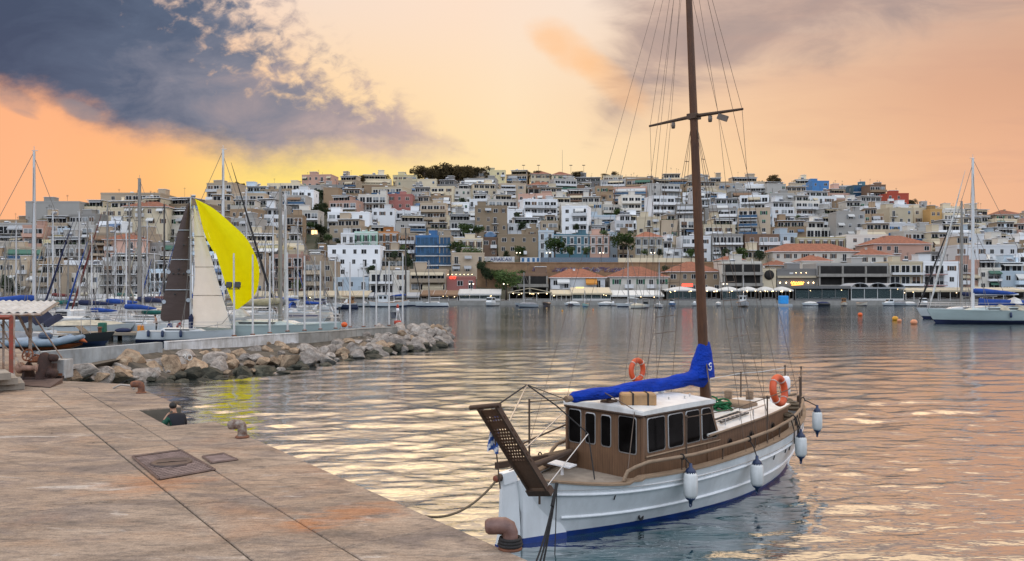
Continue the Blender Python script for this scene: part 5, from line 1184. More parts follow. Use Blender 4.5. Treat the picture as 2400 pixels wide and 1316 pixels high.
# ------------------------------------------------------------------ racing boat with hoisted sails
def sail_yacht():
    Y = 67; cx = XA(436,Y); o = sailboat((cx,Y,0), 0, 8.3, 11.25, 'white racing boat with brown mainsail, cream jib and big yellow sail hoisted', 'white', 'navy', 'silver', None, None, None, None, 'sailboat', (XA(447,Y)-cx)/8.3, True, 'sailboat', False)
    L = lambda px, py, y=0.0: Vector((XA(px,Y+y)-cx, y, ZA(py,Y+y)))
    def interp(pl, t):
        n = len(pl); 
        t *= n-1; i = min(int(t), n-2); a, b = Vector(pl[i]), Vector(pl[i+1]); return a.lerp(b, t-i)
    def smooth(pl, n=40):
        P_ = [Vector(p) for p in pl]; out = []
        for k in range(n+1):
            t = k/n*(len(P_)-1); i = min(int(t), len(P_)-2); f = t-i
            p0, p1, p2, p3 = P_[max(i-1,0)], P_[i], P_[i+1], P_[min(i+2,len(P_)-1)]
            out.append(.5*((2*p1)+(p2-p0)*f+(2*p0-5*p1+4*p2-p3)*f*f+(3*p1-p0-3*p2+p3)*f**3))
        return out
    def surf(left, right, bulge, y0, y1, nu=24, n=40):
        l, r = smooth(left,n), smooth(right,n)
        def fn(u, v):
            i = round(v*n); p = l[i].lerp(r[i],u); q = L(p.x,p.y, y0*(1-u)+y1*u - bulge*math.sin(math.pi*u)*math.sin(math.pi*min(1,.08+v*.9)))
            return q
        return fn, nu, n
    def sailm(name, col, tr, seam=None):
        m, nt, b = nodes(name); tc = N(nt,'ShaderNodeTexCoord'); p = tc.outputs['Object']
        f = noise(nt, mapping(nt,p,(1,1,.6),(0,R(30),0)), 1.5, 5, .6); c = ramp(nt, f, [(.3,tuple(x*.93 for x in col)),(.7,col)])
        nt.links.new(c, b.inputs['Base Color']); b.inputs['Roughness'].default_value=.7; b.inputs['Specular IOR Level'].default_value=.2
        bump(nt, b, noise(nt, mapping(nt,p,(.6,1,2.2),(0,R(-35),0)), 1.6, 4, .55), .5, .12)
        t = N(nt,'ShaderNodeBsdfTranslucent'); nt.links.new(c, t.inputs[0]); mx = N(nt,'ShaderNodeMixShader'); mx.inputs[0].default_value = tr
        out = nt.nodes['Material Output']; nt.links.new(b.outputs[0], mx.inputs[1]); nt.links.new(t.outputs[0], mx.inputs[2]); nt.links.new(mx.outputs[0], out.inputs[0]); return m
    brown = sailm('sail_brown', (.085,.062,.056), .12); cream = sailm('sail_cream', (.94,.93,.89), .62); yel = sailm('sail_yellow', (.93,.87,.0), .58)
    pale = mat('sail_patch', (.42,.46,.5), .7, var=.1); seam = mat('sail_seam', (.03,.03,.03), .8)
    ml = [(438,480),(431,500),(418,540),(401,610),(387,680),(376,742),(385,754)]; mr = [(445,476),(445,500),(445,540),(445,610),(445,680),(445,742),(445,749)]
    fn, nu, nv = surf(ml, mr, .35, -.15, 0)
    b = MB(); b.grid(fn, nu, nv, 0, True, True)
    ms = b.build('mainsail', brown, o)
    for py, xl in ((540,418),(609,401),(680,387)):
        b = MB(); b.tube([L(xl+(445-xl)*k/10, py, -.15*(1-k/10)-.36*math.sin(math.pi*k/10)-.03) for k in range(11)], .035, 5); b.build('batten', pale, ms)
    for px, py in ((395,638),(442,637),(384,708),(441,704)):
        b = MB(); c = L(px,py,-.20 if px > 430 else -.24); b.lathe([(0,-.012),(.17,-.012),(.17,.012),(0,.012)], 14, Matrix.Translation(c) @ Matrix.Rotation(R(90),4,'X'), 0, False); b.build('patch', pale, ms)
    for px, py in ((406,642),(418,642),(431,642),(419,632),(431,575),(410,690)):
        b = MB(); c = L(px,py,-.50); b.lathe([(0,-.03),(.085,-.03),(.085,.03),(0,.03)], 8, Matrix.Translation(c) @ Matrix.Rotation(R(90),4,'X')); b.build('mark', seam, ms)
    jl = [(454,481),(455,547),(456,602),(457,650),(452,700),(452,766)]; jr = [(456,482),(477,547),(494,602),(508,650),(523,700),(542,770)]
    fn, nu, nv = surf(jl, jr, .5, .1, -.05)
    b = MB(); b.grid(fn, nu, nv, 0, True, True); j = b.build('jib', cream, o)
    l_, r_ = smooth(jl,40), smooth(jr,40)
    for v in (.22,.49,.77):
        b = MB(); b.tube([fn(u/10, round(v*40)/40)+Vector((0,-.03,0)) for u in range(11)], .02, 4); b.build('seam', seam, j)
    sl = [(457,467),(473,510),(490,552),(505,592),(518,633),(531,674),(541,700),(551,724)]; sr = [(458,467),(500,489),(546,528),(578,560),(600,602),(608,640),(598,690),(557,726)]
    fn, nu, nv = surf(sl, sr, 1.3, -.4, -1.2, 26, 44)
    b = MB(); b.grid(fn, nu, nv, 0, True, True); sp = b.build('spinnaker', yel, o)
    f2, nu, nv = surf([(458,467),(468,505),(478,545),(490,572),(504,596)], [(458,468),(474,512),(489,550),(500,578),(505,593)], -.2, .6, -.4, 10, 20)
    b = MB(); b.grid(f2, 10, 20, 0, True, True); b.build('spinnaker_luff', yel, sp)
    b = MB(); b.tube([L(551,724,-1.1), L(520,760,-.6), L(440,775,-1)], .02, 4); b.tube([L(456,467), L(449,464)], .03, 4); b.build('sheet', STAY, o)
    b = MB(); b.tube([L(447,776,-.12),L(448,745,-.12)], [.16,.22], 8); b.tube([L(448,745,-.12),L(449,736,-.12)], [.22,.05], 8); b.build('mast_bag', CLOTH['navy'], o)
    for i, px in enumerate((362,398,440)):
        b = MB(); x, z0 = XA(px,Y), .42
        b.lathe([(0,0),(.11,.04),(.12,.2),(.12,.46),(.08,.56),(0,.58)], 10); f = b.build('boat_fender', mat('fender_navy',(.012,.03,.09))); f.location = (x, Y-1.42-(0 if px > 380 else -.28), z0); tag(f, ['navy fender nearest the stern of the racing boat','navy fender amidships on the racing boat, middle of three','navy fender below the mast of the racing boat'][i], 'fender', 'fenders of the racing boat')
sail_yacht()
standing((XA(367,70),70,.42), R(120), CLOTH['white'], TROUS, 'bare chested person with dark hair standing on the pontoon behind the racing boat stern', .1, True)
standing((XA(403,68.2),68.2,.02), R(60), mat('shirt_blue',(.02,.05,.2),.8), TROUS, 'person in blue top bending under the brown mainsail foot', .55)
standing((XA(415,69),69,.1), R(-70), mat('shirt_red',(.42,.04,.03),.8), TROUS, 'person in red top bending behind the mast of the racing boat', .5)

def marina():
    # pontoon
    p = thing('pontoon', 'weathered wooden pontoon between the rubber dinghy and the racing boat', 'pontoon')
    b = MB(); b.box(-48,69,.38,-22,71.6,.60,0); b.build('deck', mat('pontoon_wood',(.30,.25,.19),.85,var=.4,sc=1.5,stretch=(.3,4,4),dirt=.4), p)
    for x in range(-47,-22,4):
        for y in (69.5,71.1): b = MB(); b.lathe([(.2,-3),(.2,.37)], 8, Matrix.Translation((x,y,0))); b.build('pile', mat('wet_pile',(.035,.03,.025),.8), p)
    def small(name, px, py, Y, fn, m, lb, cat): b = MB(); fn(b); q = b.build(name, m); q.location = (XA(px,Y),Y,.6); return tag(q, lb, cat)
    small('plastic_drum', 330, 780, 70, lambda b: b.lathe([(0,0),(.26,.02),(.28,.1),(.28,.55),(.26,.62),(0,.64)], 14), mat('drum_orange',(.75,.26,.015),.5,var=.2), 'bright orange drum on the pontoon by the racing boat stern', 'drum')
    small('rubbish_bin', 240, 780, 70, lambda b: b.cbox((0,0,.42),(.6,.5,.84),0,bev=.05), mat('bin_green',(.01,.12,.08),.6,var=.3), 'dark green bin standing on the pontoon', 'bin')
    small('tarp_bundle', 289, 780, 70, lambda b: b.ball((0,0,.15), .5, 12, 8, 0, (1.5,.8,.45)), CLOTH['navy'], 'navy tarpaulin bundle lying on the pontoon', 'tarpaulin')
    small('pontoon_bollard', 234, 788, 69.3, lambda b: b.lathe([(.15,0),(.13,.35),(.2,.4),(.18,.5),(0,.52)], 10), RUST, 'rusty red bollard at the pontoon front edge', 'bollard')
    rnd = random.Random(21)
    # rubber dinghy with orange bottom
    Y = 55; cx = XA(112,Y); o = thing('rubber_dinghy', 'grey rubber dinghy with orange bottom and raised bow, behind the quay wall', 'dinghy', (cx,Y,.1), R(4))
    hm = mat('dinghy_orange',(.55,.12,.03),.5,var=.3); gm = mat('dinghy_grey',(.22,.28,.34),.6,var=.25)
    b = MB(); b.loft([[Vector((x,-w,.55)),Vector((x,-w*.6,.15+d)),Vector((x,0,0+d)),Vector((x,w*.6,.15+d)),Vector((x,w,.55))] for x, w, d in ((-2.2,.8,.05),(0,.8,.05),(1.4,.6,.15),(2.3,.1,.45))], 0, True, False); b.build('bottom', hm, o)
    b = MB()
    for s in (-1,1): b.tube([(-2.5,s*.85,.62),(-1,s*.9,.62),(.8,s*.85,.66),(1.7,s*.5,.85),(2.35,.0,1.02)], [.22,.26,.26,.24,.16], 10)
    b.build('tube', gm, o)
    b = MB(); b.loft([[Vector((x,-.75*w,.75)),Vector((x,0,.75+h)),Vector((x,.75*w,.75))] for x, w, h in ((-2,1,.2),(-.6,1,.3),(.6,.9,.15),(1.5,.6,.45),(1.9,.25,.3))], 0, True, False, False); b.build('cover', mat('dinghy_cover',(.24,.31,.40),.8,var=.3,sc=2,bmp=.4), o)
    b = MB(); b.cbox((-.1,-.1,1.1),(.85,.5,.42),0,bev=.12); b.build('engine_cowl', mat('engine_blue',(.05,.075,.12),.4), o)
    b = MB(); b.tube([(2.2,0,.85),(2.62,0,.62)], [.2,.03], 8); b.build('bow_cone', hm, o)
    motorboat((XA(172,63),63,.05), R(8), 6.2, 'motorboat with white canopy, tilted windscreen and dark hull behind the rubber dinghy', 'black','navy','white',True,'canopy','motor boats in the marina','white')
    motorboat((XA(45,60),60,0), R(10), 5.5, 'pale covered motorboat under the shed roof', 'white','navy','white',True,'cover','motor boats in the marina','grey')
    motorboat((XA(118,66),66,0), R(172), 5.5, 'small grey motorboat with console left of the white canopy boat', 'grey','navy','white',True,'console','motor boats in the marina')
    G_ = 'sailing yachts in the marina'
    fixed = [  # mast px, mast top row, Y, heading, length, hull, spar, cover, jib, hood, words, mast thickness
        (80,355,77,18,13.5,'white','silver','blue',None,'grey','tall yacht with the left-hand silver mast above the skyline',1.15),
        (327,420,85,158,12.5,'white','grey','navy',None,None,'yacht with thick grey mast just breaking the skyline left of the brown sail',1.7),
        (252,478,93,178,11,'white','grey','blue','maroon',None,'yacht with maroon furled jib slanting down to the left',1),
        (186,498,88,182,10.5,'white','silver','navy','navy',None,'yacht with dark navy furled jib slanting left of the maroon one',1),
        (296,545,79,168,9.5,'white','white','blue',None,None,'small yacht with slender white mast and blue boom cover before the pontoon',1),
        (385,480,118,20,11,'white','black','maroon',None,None,'yacht with black mast close left of the brown mainsail',1.1),
        (523,352,88,2,14.5,'white','white','blue','black',None,'tall yacht with white mast over the yellow sail and black furled jib',1.1),
        (577,445,122,10,13,'cream','silver','cream',None,None,'cream yacht with pale mast just behind the yellow sail top',1),
        (657,440,69.5,3,12.8,'pale green','grey','cream',None,'white','long pale green yacht with thick grey mast behind the breakwater wall',1.9),
        (669,455,73.5,2,12,'white','silver','grey',None,None,'white yacht with silver mast close right of the thick grey one',1.5),
        (622,552,128,-4,9.5,'white','silver','blue','black',None,'yacht with black furled jib right of the yellow sail',1),
        (303,476,101,15,11.5,'white','grey','white',None,None,'yacht with white boom cover behind the thick grey mast',1),
        (640,506,112,170,11,'white','white','blue',None,'blue','white yacht with blue hood left of the twin grey masts',1),
        (698,520,142,8,10.5,'white','silver','white',None,'blue','white yacht with blue hood moored bow out right of the twin masts',1),
    ]
    for (mx, yt, Y, hd, L, hu, sp, cv, jb, hood, lb, mr) in fixed:
        MHt = ZA(yt,Y)-(.095*L+.1)*.9; a = R(hd); x = XA(mx,Y)-.08*L*math.cos(a); y = Y-.08*L*math.sin(a)
        USED[lb] = 1; sailboat((x,y,0), a, L, MHt, lb, hu, rnd.choice(['navy','blue','navy']), sp, cv, jb, hood, G_, mr=mr)
    hulls = ['white','white','white','cream','navy','grey']; covs = ['blue','navy','white','maroon','cream','green','grey']; spars = ['silver','white','grey','silver','white']
    anch = ['behind the open shed roof','near the white canopy motorboat','by the tall left silver mast','behind the pontoon bin','left of the brown mainsail','behind the brown mainsail','behind the yellow sail','just right of the yellow sail','left of the twin grey masts','right of the twin grey masts','behind the orange ball float']
    apx = [30,150,80,235,340,420,520,610,640,700,790]
    rand = [(12,560,96),(38,520,118),(112,565,104),(140,590,128),(160,540,110),(215,545,84),(228,600,140),(272,580,112),(345,520,126),(362,590,96),(410,560,140),(455,600,105),(498,590,118),(560,600,140),(604,600,96),(640,610,150),(715,575,120),(738,600,156),(762,590,168),(790,600,172),(48,600,85),(124,500,140),(270,520,150),(205,520,158),(430,520,160),(690,610,165),(335,600,80),(20,610,150)]
    for k, (mx, yt, Y) in enumerate(rand):
        hu, cv, sp = rnd.choice(hulls), rnd.choice(covs), rnd.choice(spars); MHt = ZA(yt,Y)-1.0; L = min(12.5,max(7,MHt*.78)); a = R(rnd.choice([0,180,180,20,-25,160])+rnd.uniform(-12,12))
        jb = rnd.choice([None,None,'white','cream','blue']); hood = rnd.choice([None,'blue','grey','white'])
        near = sorted(range(len(apx)), key=lambda i: abs(apx[i]-mx))
        lb = uniq(f'{hu} yacht with {sp} mast and {cv} boom cover', [anch[near[0]], (f'and {hood} hood' if hood else 'and open cockpit'), (f'and {jb} furled jib' if jb else 'and bare forestay'), anch[near[1]], 'far back in the marina' if Y > 125 else 'in the nearer marina rows'])
        sailboat((XA(mx,Y)-.08*L*math.cos(a),Y-.08*L*math.sin(a),0), a, L, MHt, lb, hu, rnd.choice(['navy','blue']), sp, cv, jb, hood, G_, rail=Y < 130)
    mbt = [(40,82,'white','cabin'),(100,92,'white','canopy'),(160,80,'cream','cabin'),(215,76,'white','cover'),(262,82,'white','console'),(350,90,'white','canopy'),(300,96,'navy','cabin'),(430,84,'white','cabin'),(590,92,'white','canopy'),(625,104,'white','cabin'),(560,110,'cream','cover'),(700,98,'white','cover'),(180,120,'white','cabin'),(90,130,'white','cabin'),(400,125,'cream','cabin'),(740,128,'white','canopy'),(660,135,'white','cabin')]
    for mx, Y, hu, stl in mbt:
        cv = rnd.choice(['blue','white','navy','cream']); near = sorted(range(len(apx)), key=lambda i: abs(apx[i]-mx))
        d = {'cabin':'small white cabin','canopy':f'{cv} canopy','cover':f'{cv} cover','console':'open console'}[stl]
        lb = uniq(f'{hu} motorboat with {d}', [anch[near[0]], anch[near[1]], 'far back in the marina' if Y > 100 else 'in the nearer marina rows', 'moored among taller yachts'])
        motorboat((XA(mx,Y),Y,0), R(rnd.choice([0,180])+rnd.uniform(-25,25)), rnd.uniform(6,8.5), lb, hu, 'navy', 'white', True, stl, 'motor boats in the marina', cv)
marina()

# ------------------------------------------------------------------ yachts on the right
def right_yachts():
    Y = 102; cx = XA(2172,Y)+8.1
    o = sailboat((cx,Y,0), R(180), 16.2, ZA(372,Y)-1.5, 'large white yacht with tall white mast and blue boom cover at the right edge', 'pale green','navy','white','blue','white','white','yachts on the right', mastx=(cx-XA(2280,Y))/16.2, mr=1.25)
    b = MB()
    for i in range(2): b.loft([[Vector((-3.6+x+i*2.2,y*2.0,1.65+.8*h*(1-abs(y)**3))) for y in (-1,-.7,0,.7,1)] for x, h in ((0,.9),(.4,1),(1.0,.25))], 0, True, False, False)
    b.build('cockpit_cover', CLOTH['cream'], o)
    b = MB(); b.loft([[Vector((x-.0,y*.24,z)) for y, z in ((-1,2.25),(-.7,2.75+h),(0,2.95+h),(.7,2.75+h),(1,2.25))] for x, h in ((1.4,.25),(0,.1),(-3,.0),(-6,-.1))], 0, True, True); b.build('sail_bag', CLOTH['blue'], o)
    b = MB(); b.lathe([(0,0),(.13,.05),(.14,.3),(.12,.65),(0,.7)], 10); f = b.build('boat_fender', mat('fender_navy',(.012,.03,.09))); f.location = (XA(2368,Y-2.4),Y-2.55,.75); tag(f, 'dark fender hanging on the large white yacht at the right edge', 'fender')
    Y = 116; cx = XA(2150,Y)+7
    sailboat((cx,Y,0), R(178), 14, ZA(473,Y)-1.3, 'yacht with grey mast and dark furled jib behind the large white yacht', 'white','navy','grey','navy','black',None,'yachts on the right', mastx=(cx-XA(2254,Y))/14, mr=1.5)
right_yachts()

# ------------------------------------------------------------------ boats along the far quay
def far_boats():
    sb = lambda px, yt, Y, hd, L, lb, hu='white', sp='white', cv='white', jb=None, hood=None: sailboat((XA(px,Y)-.08*L*math.cos(R(hd)),Y,0), R(hd), L, ZA(yt,Y)-.095*L, lb, hu, 'navy', sp, cv, jb, hood, 'sailing boats off the far quay', rail=False, mr=1.2)
    sb(1005,612,190,180,8.5,'small white sailboat with blue stripe right of the big white wooden vessel','white','silver',None)
    sb(951,535,196,0,10,'sailboat with dark mast and black furled jib left of the brown awning','white','black','blue','black')
    sb(1472,588,188,175,7,'low white sailboat moored before the white awning','white','silver','white',None,'grey')
    sb(1544,610,182,268,6.5,'white sailboat seen end on, right of its smaller neighbour','white','silver','navy')
    sb(904,600,197,190,8,'sailboat with navy furled sail by the cream flats','white','silver','navy','navy')
    sb(1228,640,200,200,6,'tiny sailboat at the quay before the gabled tent','grey','silver',None)
    caique_small((XA(912,188),188,0), R(15), 9.5, 'big white wooden vessel with high bow and tall mast', 'white','navy',True,True)
    m = MB(); m.tube([(0,0,0),(0,0,19)], [.09,.05], 6); 
    o = caique_small((XA(810,186),186,0), R(240), 7.5, 'white boat with brown wheelhouse seen bow on, three dark ports', 'white','maroon' if 'maroon' in HULLM else 'navy', True, True, wood=True)
    caique_small((XA(1741,190),190,0), R(262), 8.5, 'grey blue trawler bow on with tall white mast and radar dome', 'grey','black',True,True)
    caique_small((XA(1372,192),192,0), R(250), 4.5, 'light green open fishing boat with thin mast', 'green','blue',True,False)
    caique_small((XA(1281,196),196,0), R(255), 5.5, 'black hulled small boat before the gabled tent corner', 'black','navy',False,False)
    caique_small((XA(1978,199),199,0), R(250), 5.2, 'brown boat with white roof beside the glass pavilion', 'cream','navy',False,True,wood=True)
    caique_small((XA(2020,199),199,0), R(275), 5.2, 'pinkish open boat before the arched glass pavilion', 'cream','navy',False,False)
    M_ = lambda px, Y, hd, L, lb, hu='white', stl='cabin', cv='white', e=False: motorboat((XA(px,Y),Y,0), R(hd), L, lb, hu,'navy','white',e,stl,'small boats along the far quay',cv)
    M_(1150,196,250,7,'white cabin motorboat before the white framed glass tent')
    M_(1513,180,262,5.2,'small white boat with canopy left of the end on sailboat','white','canopy','white')
    M_(750,186,200,8,'white cabin cruiser left of the brown wheelhouse boat'); M_(855,190,215,6,'white open motorboat between two larger white vessels','white','console')
    M_(1340,200,190,4,'little white dinghy before the cream translucent roof','white','cover','white'); M_(1337,198,260,3.5,'dark dinghy with white seat near the translucent roof','navy','console')
    M_(1418,200,200,4.2,'white covered dinghy near the white awning left end','white','cover','white'); M_(1437,199,250,4,'white open dinghy at the white awning left end','white','console')
    M_(1628,197,245,5,'white and blue open boat left of the brown mast','white','console'); M_(1575,198,255,5,'dark blue boat at the first white parasol tent','blue','cabin','blue')
    M_(1683,199,250,4,'rounded white dinghy right of the brown mast','white','cover','white')
    M_(2085,199,200,5,'white boat left of the covered dinghies by the arched pavilion','white','cabin'); M_(2107,199,190,4.5,'grey blue covered dinghy by the arched pavilion','grey','cover','grey'); M_(2127,199,170,4,'small white dinghy by the beige awning','white','cover','white')
    M_(2164,196,262,6,'white wheelhouse boat left of the furled jib','white','cabin'); M_(1897,200,185,4,'flat white dinghy before the dark glass pavilion','white','cover','white'); M_(1925,200,175,4,'dark dinghy before the dark glass pavilion','black','cover','navy')
    M_(1496,176,15,4,'low yellowish dinghy floating right of the low white sailboat','cream','cover','cream')
    M_(1236,184,200,5,'flat grey workboat afloat before the gabled tent','grey','cover','grey')
    o = thing('work_raft', 'small raft carrying a bright blue square tank', 'raft', (XA(1836,195),195,0)); 
    b = MB(); b.cbox((0,0,.25),(3.6,2.6,.6),0,bev=.05); b.build('deck', HULLM['grey'], o)
    b = MB(); b.cbox((0,0,.55+1.0),(2.0,1.8,2.0),0,bev=.12); b.build('tank', mat('tank_blue',(.02,.30,.75),.5,var=.15), o)
far_boats()
# ------------------------------------------------------------------ hillside town
SKY = [(-900,520),(0,512),(45,500),(85,470),(185,480),(240,452),(330,432),(440,430),(560,430),(655,424),(740,410),(830,414),(980,406),(1140,398),(1270,404),(1400,408),(1560,404),(1700,416),(1900,418),(2045,432),(2125,456),(2145,482),(2250,474),(2320,496),(2400,500),(3300,520)]
YR = [(-900,262),(150,268),(380,285),(600,330),(760,390),(1000,430),(1900,425),(2130,380),(2300,335),(3300,320)]
def pl(a, x):
    for (x0,y0),(x1,y1) in zip(a,a[1:]):
        if x <= x1: return y0+(y1-y0)*max(0,(x-x0))/(x1-x0)
    return a[-1][1]
ROWS = [(220,698),(244,650),(266,608),(290,570),(315,540),(342,513),(370,489),(400,466),(430,446)]
NR = len(ROWS)
def row_yp(px, s):       # s in 0..8 (fractional), 8 = ridge row
    s0 = min(max(s,0),NR-1); i = min(int(s0),NR-2); f = s0-i
    a = ROWS[i][0]+(ROWS[i+1][0]-ROWS[i][0])*f; p = ROWS[i][1]+(ROWS[i+1][1]-ROWS[i][1])*f
    Y = 220+(pl(YR,px)-220)*(a-220)/210; py = 698-(698-(pl(SKY,px)+38))*(698-p)/252
    return Y, py
def ground(px, s): Y, py = row_yp(px,s); return Vector((XA(px,Y),Y,ZA(py,Y)))
def make_hill():
    rnd = random.Random(5); mb = MB()
    pxs = [-900+20*i for i in range(211)]; ss = [-.75+.25*j for j in range(36)]+[9]
    nv = 0; rows = []
    for px in pxs:
        col = [Vector((XA(px,206.5),206.5,-2)), Vector((XA(px,206.6),206.6,1.1))]
        for s in [-.4,0]+[.25*j for j in range(1,33)]:
            if s < 0: col.append(Vector((XA(px,213),213,1.12)))
            else:
                g = ground(px,s); g.z = max(1.1, g.z-.4+(0 if s == 0 else rnd.uniform(-.5,.3))); col.append(g)
        e = col[-1]; col += [e+Vector((0,25,-3)), e+Vector((0,90,-25)), e+Vector((0,260,-70))]
        rows.append(col)
    n = len(rows[0]); mb.v = [tuple(p) for c in rows for p in c]
    for i in range(len(rows)-1):
        for j in range(n-1): mb.f.append([i*n+j,(i+1)*n+j,(i+1)*n+j+1,i*n+j+1]); mb.m.append(0 if j > 2 else 1); mb.s.append(False)
    struct(mb.build('hillside', [mat('hill_earth',(.13,.11,.075),.95,col2=(.035,.045,.022),sc=.09,bmp=.5), mat('far_quay',(.30,.29,.27),.85,var=.3,sc=.4,dirt=.4)]))
    # promenade slab with its own kerb edge
    q = MB(); q.box(-300,205.2,-2,420,207.2,1.16,0); struct(q.build('far_promenade', mat('far_quay',(.3,.29,.27))))
make_hill()

WC = {'white':(.68,.70,.72),'offwhite':(.58,.55,.49),'cream':(.58,.50,.36),'beige':(.39,.315,.23),'grey':(.33,.32,.30),'dark grey':(.17,.165,.16),'tan':(.32,.225,.14),'pink':(.47,.29,.225),'yellow':(.56,.49,.29),'pale blue':(.46,.55,.62),
      'blue':(.06,.19,.42),'ochre':(.40,.24,.09),'brown':(.17,.105,.07),'red':(.33,.055,.03),'mint':(.42,.58,.50),'orange':(.42,.17,.05),'teal':(.065,.14,.18),'stone':(.29,.22,.145),'rose':(.38,.15,.13)}
def wallm(c): return mat('wall_'+c.replace(' ','_'), WC[c], .85, var=.08, sc=.2, objvar=.27)
TILE = mat('roof_tiles',(.27,.095,.05),.85,col2=(.16,.055,.03),sc=1.4,stretch=(1,1,1),bmp=.6,bsc=9,objvar=.15)
GLASSD = mat('window_dark',(.016,.018,.022),.3,var=.5,sc=.8,spec=.15,objvar=.5); GLASSB = mat('glass_blue',(.03,.10,.20),.15,var=.5,sc=.5,spec=.5)
FRW = mat('frame_white',(.58,.58,.57),.6,var=.05); FRB = mat('frame_brown',(.10,.06,.035),.7,var=.2)
SHUT = {'brown':mat('shutter_brown',(.13,.075,.045),.8,var=.2),'green':mat('shutter_green',(.02,.13,.07),.8,var=.2),'grey':mat('shutter_grey',(.25,.27,.28),.8,var=.2),'blue':mat('shutter_blue',(.04,.14,.3),.8)}
CONCR = mat('town_concrete',(.29,.275,.25),.9,var=.25,sc=.5,dirt=.5); SLABM = mat('balcony_white',(.68,.69,.70),.8,var=.10,objvar=.18,dirt=.15); RAILD = mat('rail_dark',(.05,.05,.05),.6); ROOFT = mat('roof_terrace',(.34,.32,.30),.9,var=.25,sc=.4)
AWN = {k: mat('awning_'+k.replace(' ','_'), c, .85, var=.15, objvar=.15) for k, c in {'white':(.55,.55,.53),'grey':(.34,.35,.36),'cream':(.48,.41,.29),'orange':(.55,.23,.04),'green':(.06,.14,.10),'blue':(.10,.16,.26),'brown':(.20,.12,.07)}.items()}
LIT = mat('lit_window',(.3,.2,.1),.4,var=0,emit=((1,.62,.28),2.2)); BULB = mat('bulb',(.8,.6,.3),.4,var=0,emit=((1,.70,.36),9)); NEON = mat('neon_orange',(.6,.3,.05),.4,var=0,emit=((1,.42,.06),5)); NEONR = mat('neon_red',(.6,.05,.03),.4,var=0,emit=((1,.06,.03),2.5)); PANELS = mat('heater_panel',(.04,.05,.07),.3)
PLANT = mat('roof_plants',(.05,.075,.03),.9,var=.6,sc=3)
def um(key, fn, mats): return cached(('u',)+key, fn, mats, key[0])
def win_mesh(style, gl, fr):
    def fn(b):
        b.add([(-.5,-.012,0),(.5,-.012,0),(.5,-.012,1),(-.5,-.012,1)], [(0,1,2,3)], 0)
        for x0, x1, z0, z1 in ((-.5,-.44,0,1),(.44,.5,0,1),(-.44,.44,.95,1),(-.44,.44,0,.05),(-.03,.03,.05,.95)): b.box(x0,-.05,z0,x1,.0,z1,1)
        if style == 'shut':
            for s in (-1,1): b.box(min(s*.52,s*.95),-.045,0,max(s*.52,s*.95),-.002,1,2)
        if style == 'half': b.box(-.44,-.035,.45,.44,-.014,.95,2)
        if style == 'neo': b.box(-.68,-.07,1.02,.68,.0,1.16,1); b.box(-.64,-.04,0,-.51,0,1.02,1); b.box(.51,-.04,0,.64,0,1.02,1); b.box(-.68,-.1,-.1,.68,0,-.01,1)
    return fn
def window(par, x, z, w, h, y, style='plain', lit=False, shut='brown', fr=None, glass=None, rz=0):
    g = LIT if lit else (glass or GLASSD); f = fr or FRW; sh = SHUT[shut]
    me = um(('window',style,g.name,f.name,sh.name), win_mesh(style,g,f), [g,f,sh]); return inst('window', me, par, (x,y,z) if not rz else (y,x,z), rz, (w,1,h))
def balcony(par, x, z, w, dep, y, kind, m):
    def fn(b):
        b.box(-.5,-1,-.16,.5,0,0,0)
        if kind == 'solid': b.box(-.5,-1,0,.5,-.93,.95,0); b.box(-.5,-.93,0,-.49,0,.95,0); b.box(.49,-.93,0,.5,0,.95,0)
        elif kind == 'half': b.box(-.5,-1,0,.5,-.95,.5,0); b.box(-.5,-1,.86,.5,-.95,.93,1); [b.box(-.5+i/8-.004,-.98,.5,-.5+i/8+.004,-.96,.9,1) for i in range(9)]; b.box(-.5,-.95,0,-.492,0,.5,0); b.box(.492,-.95,0,.5,0,.5,0)
        elif kind == 'glass': b.box(-.5,-1,.05,.5,-.985,.9,2); b.box(-.5,-1.01,.9,.5,-.97,.96,1); [b.box(x_,-.985,.05,x_+.003,0,.9,2) for x_ in (-.5,.497)]
        else:
            b.box(-.5,-1,.88,.5,-.95,.95,1); b.box(-.5,-1,.1,.5,-.97,.14,1); [b.box(-.5+i/14-.003,-.99,0,-.5+i/14+.003,-.965,.9,1) for i in range(15)]
            for s in (-.5,.494): b.box(s,-.95,.88,s+.006,0,.95,1)
    me = um(('balcony',kind,m.name), fn, [m, RAILD if kind != 'glass' else FRW, GLASSB]); return inst('balcony', me, par, (x,y,z), 0, (w,dep,1))
def awning(par, x, z, w, y, c, drop=1.0, out=1.4):
    me = um(('awning',c), lambda b: (b.add([(-.5,0,0),(.5,0,0),(.5,-1,-1),(-.5,-1,-1),(-.5,0,-.05),(.5,0,-.05),(.5,-1,-1.05),(-.5,-1,-1.05)], [(3,2,1,0)[::1],(4,5,6,7),(0,4,7,3),(1,2,6,5),(2,3,7,6)], 0), b.add([(-.5,-1,-1.05),(.5,-1,-1.05),(.5,-1.0,-1.35),(-.5,-1.0,-1.35)], [(3,2,1,0)], 0)), [AWN[c]])
    return inst('awning', me, par, (x,y,z), 0, (w,out,drop))
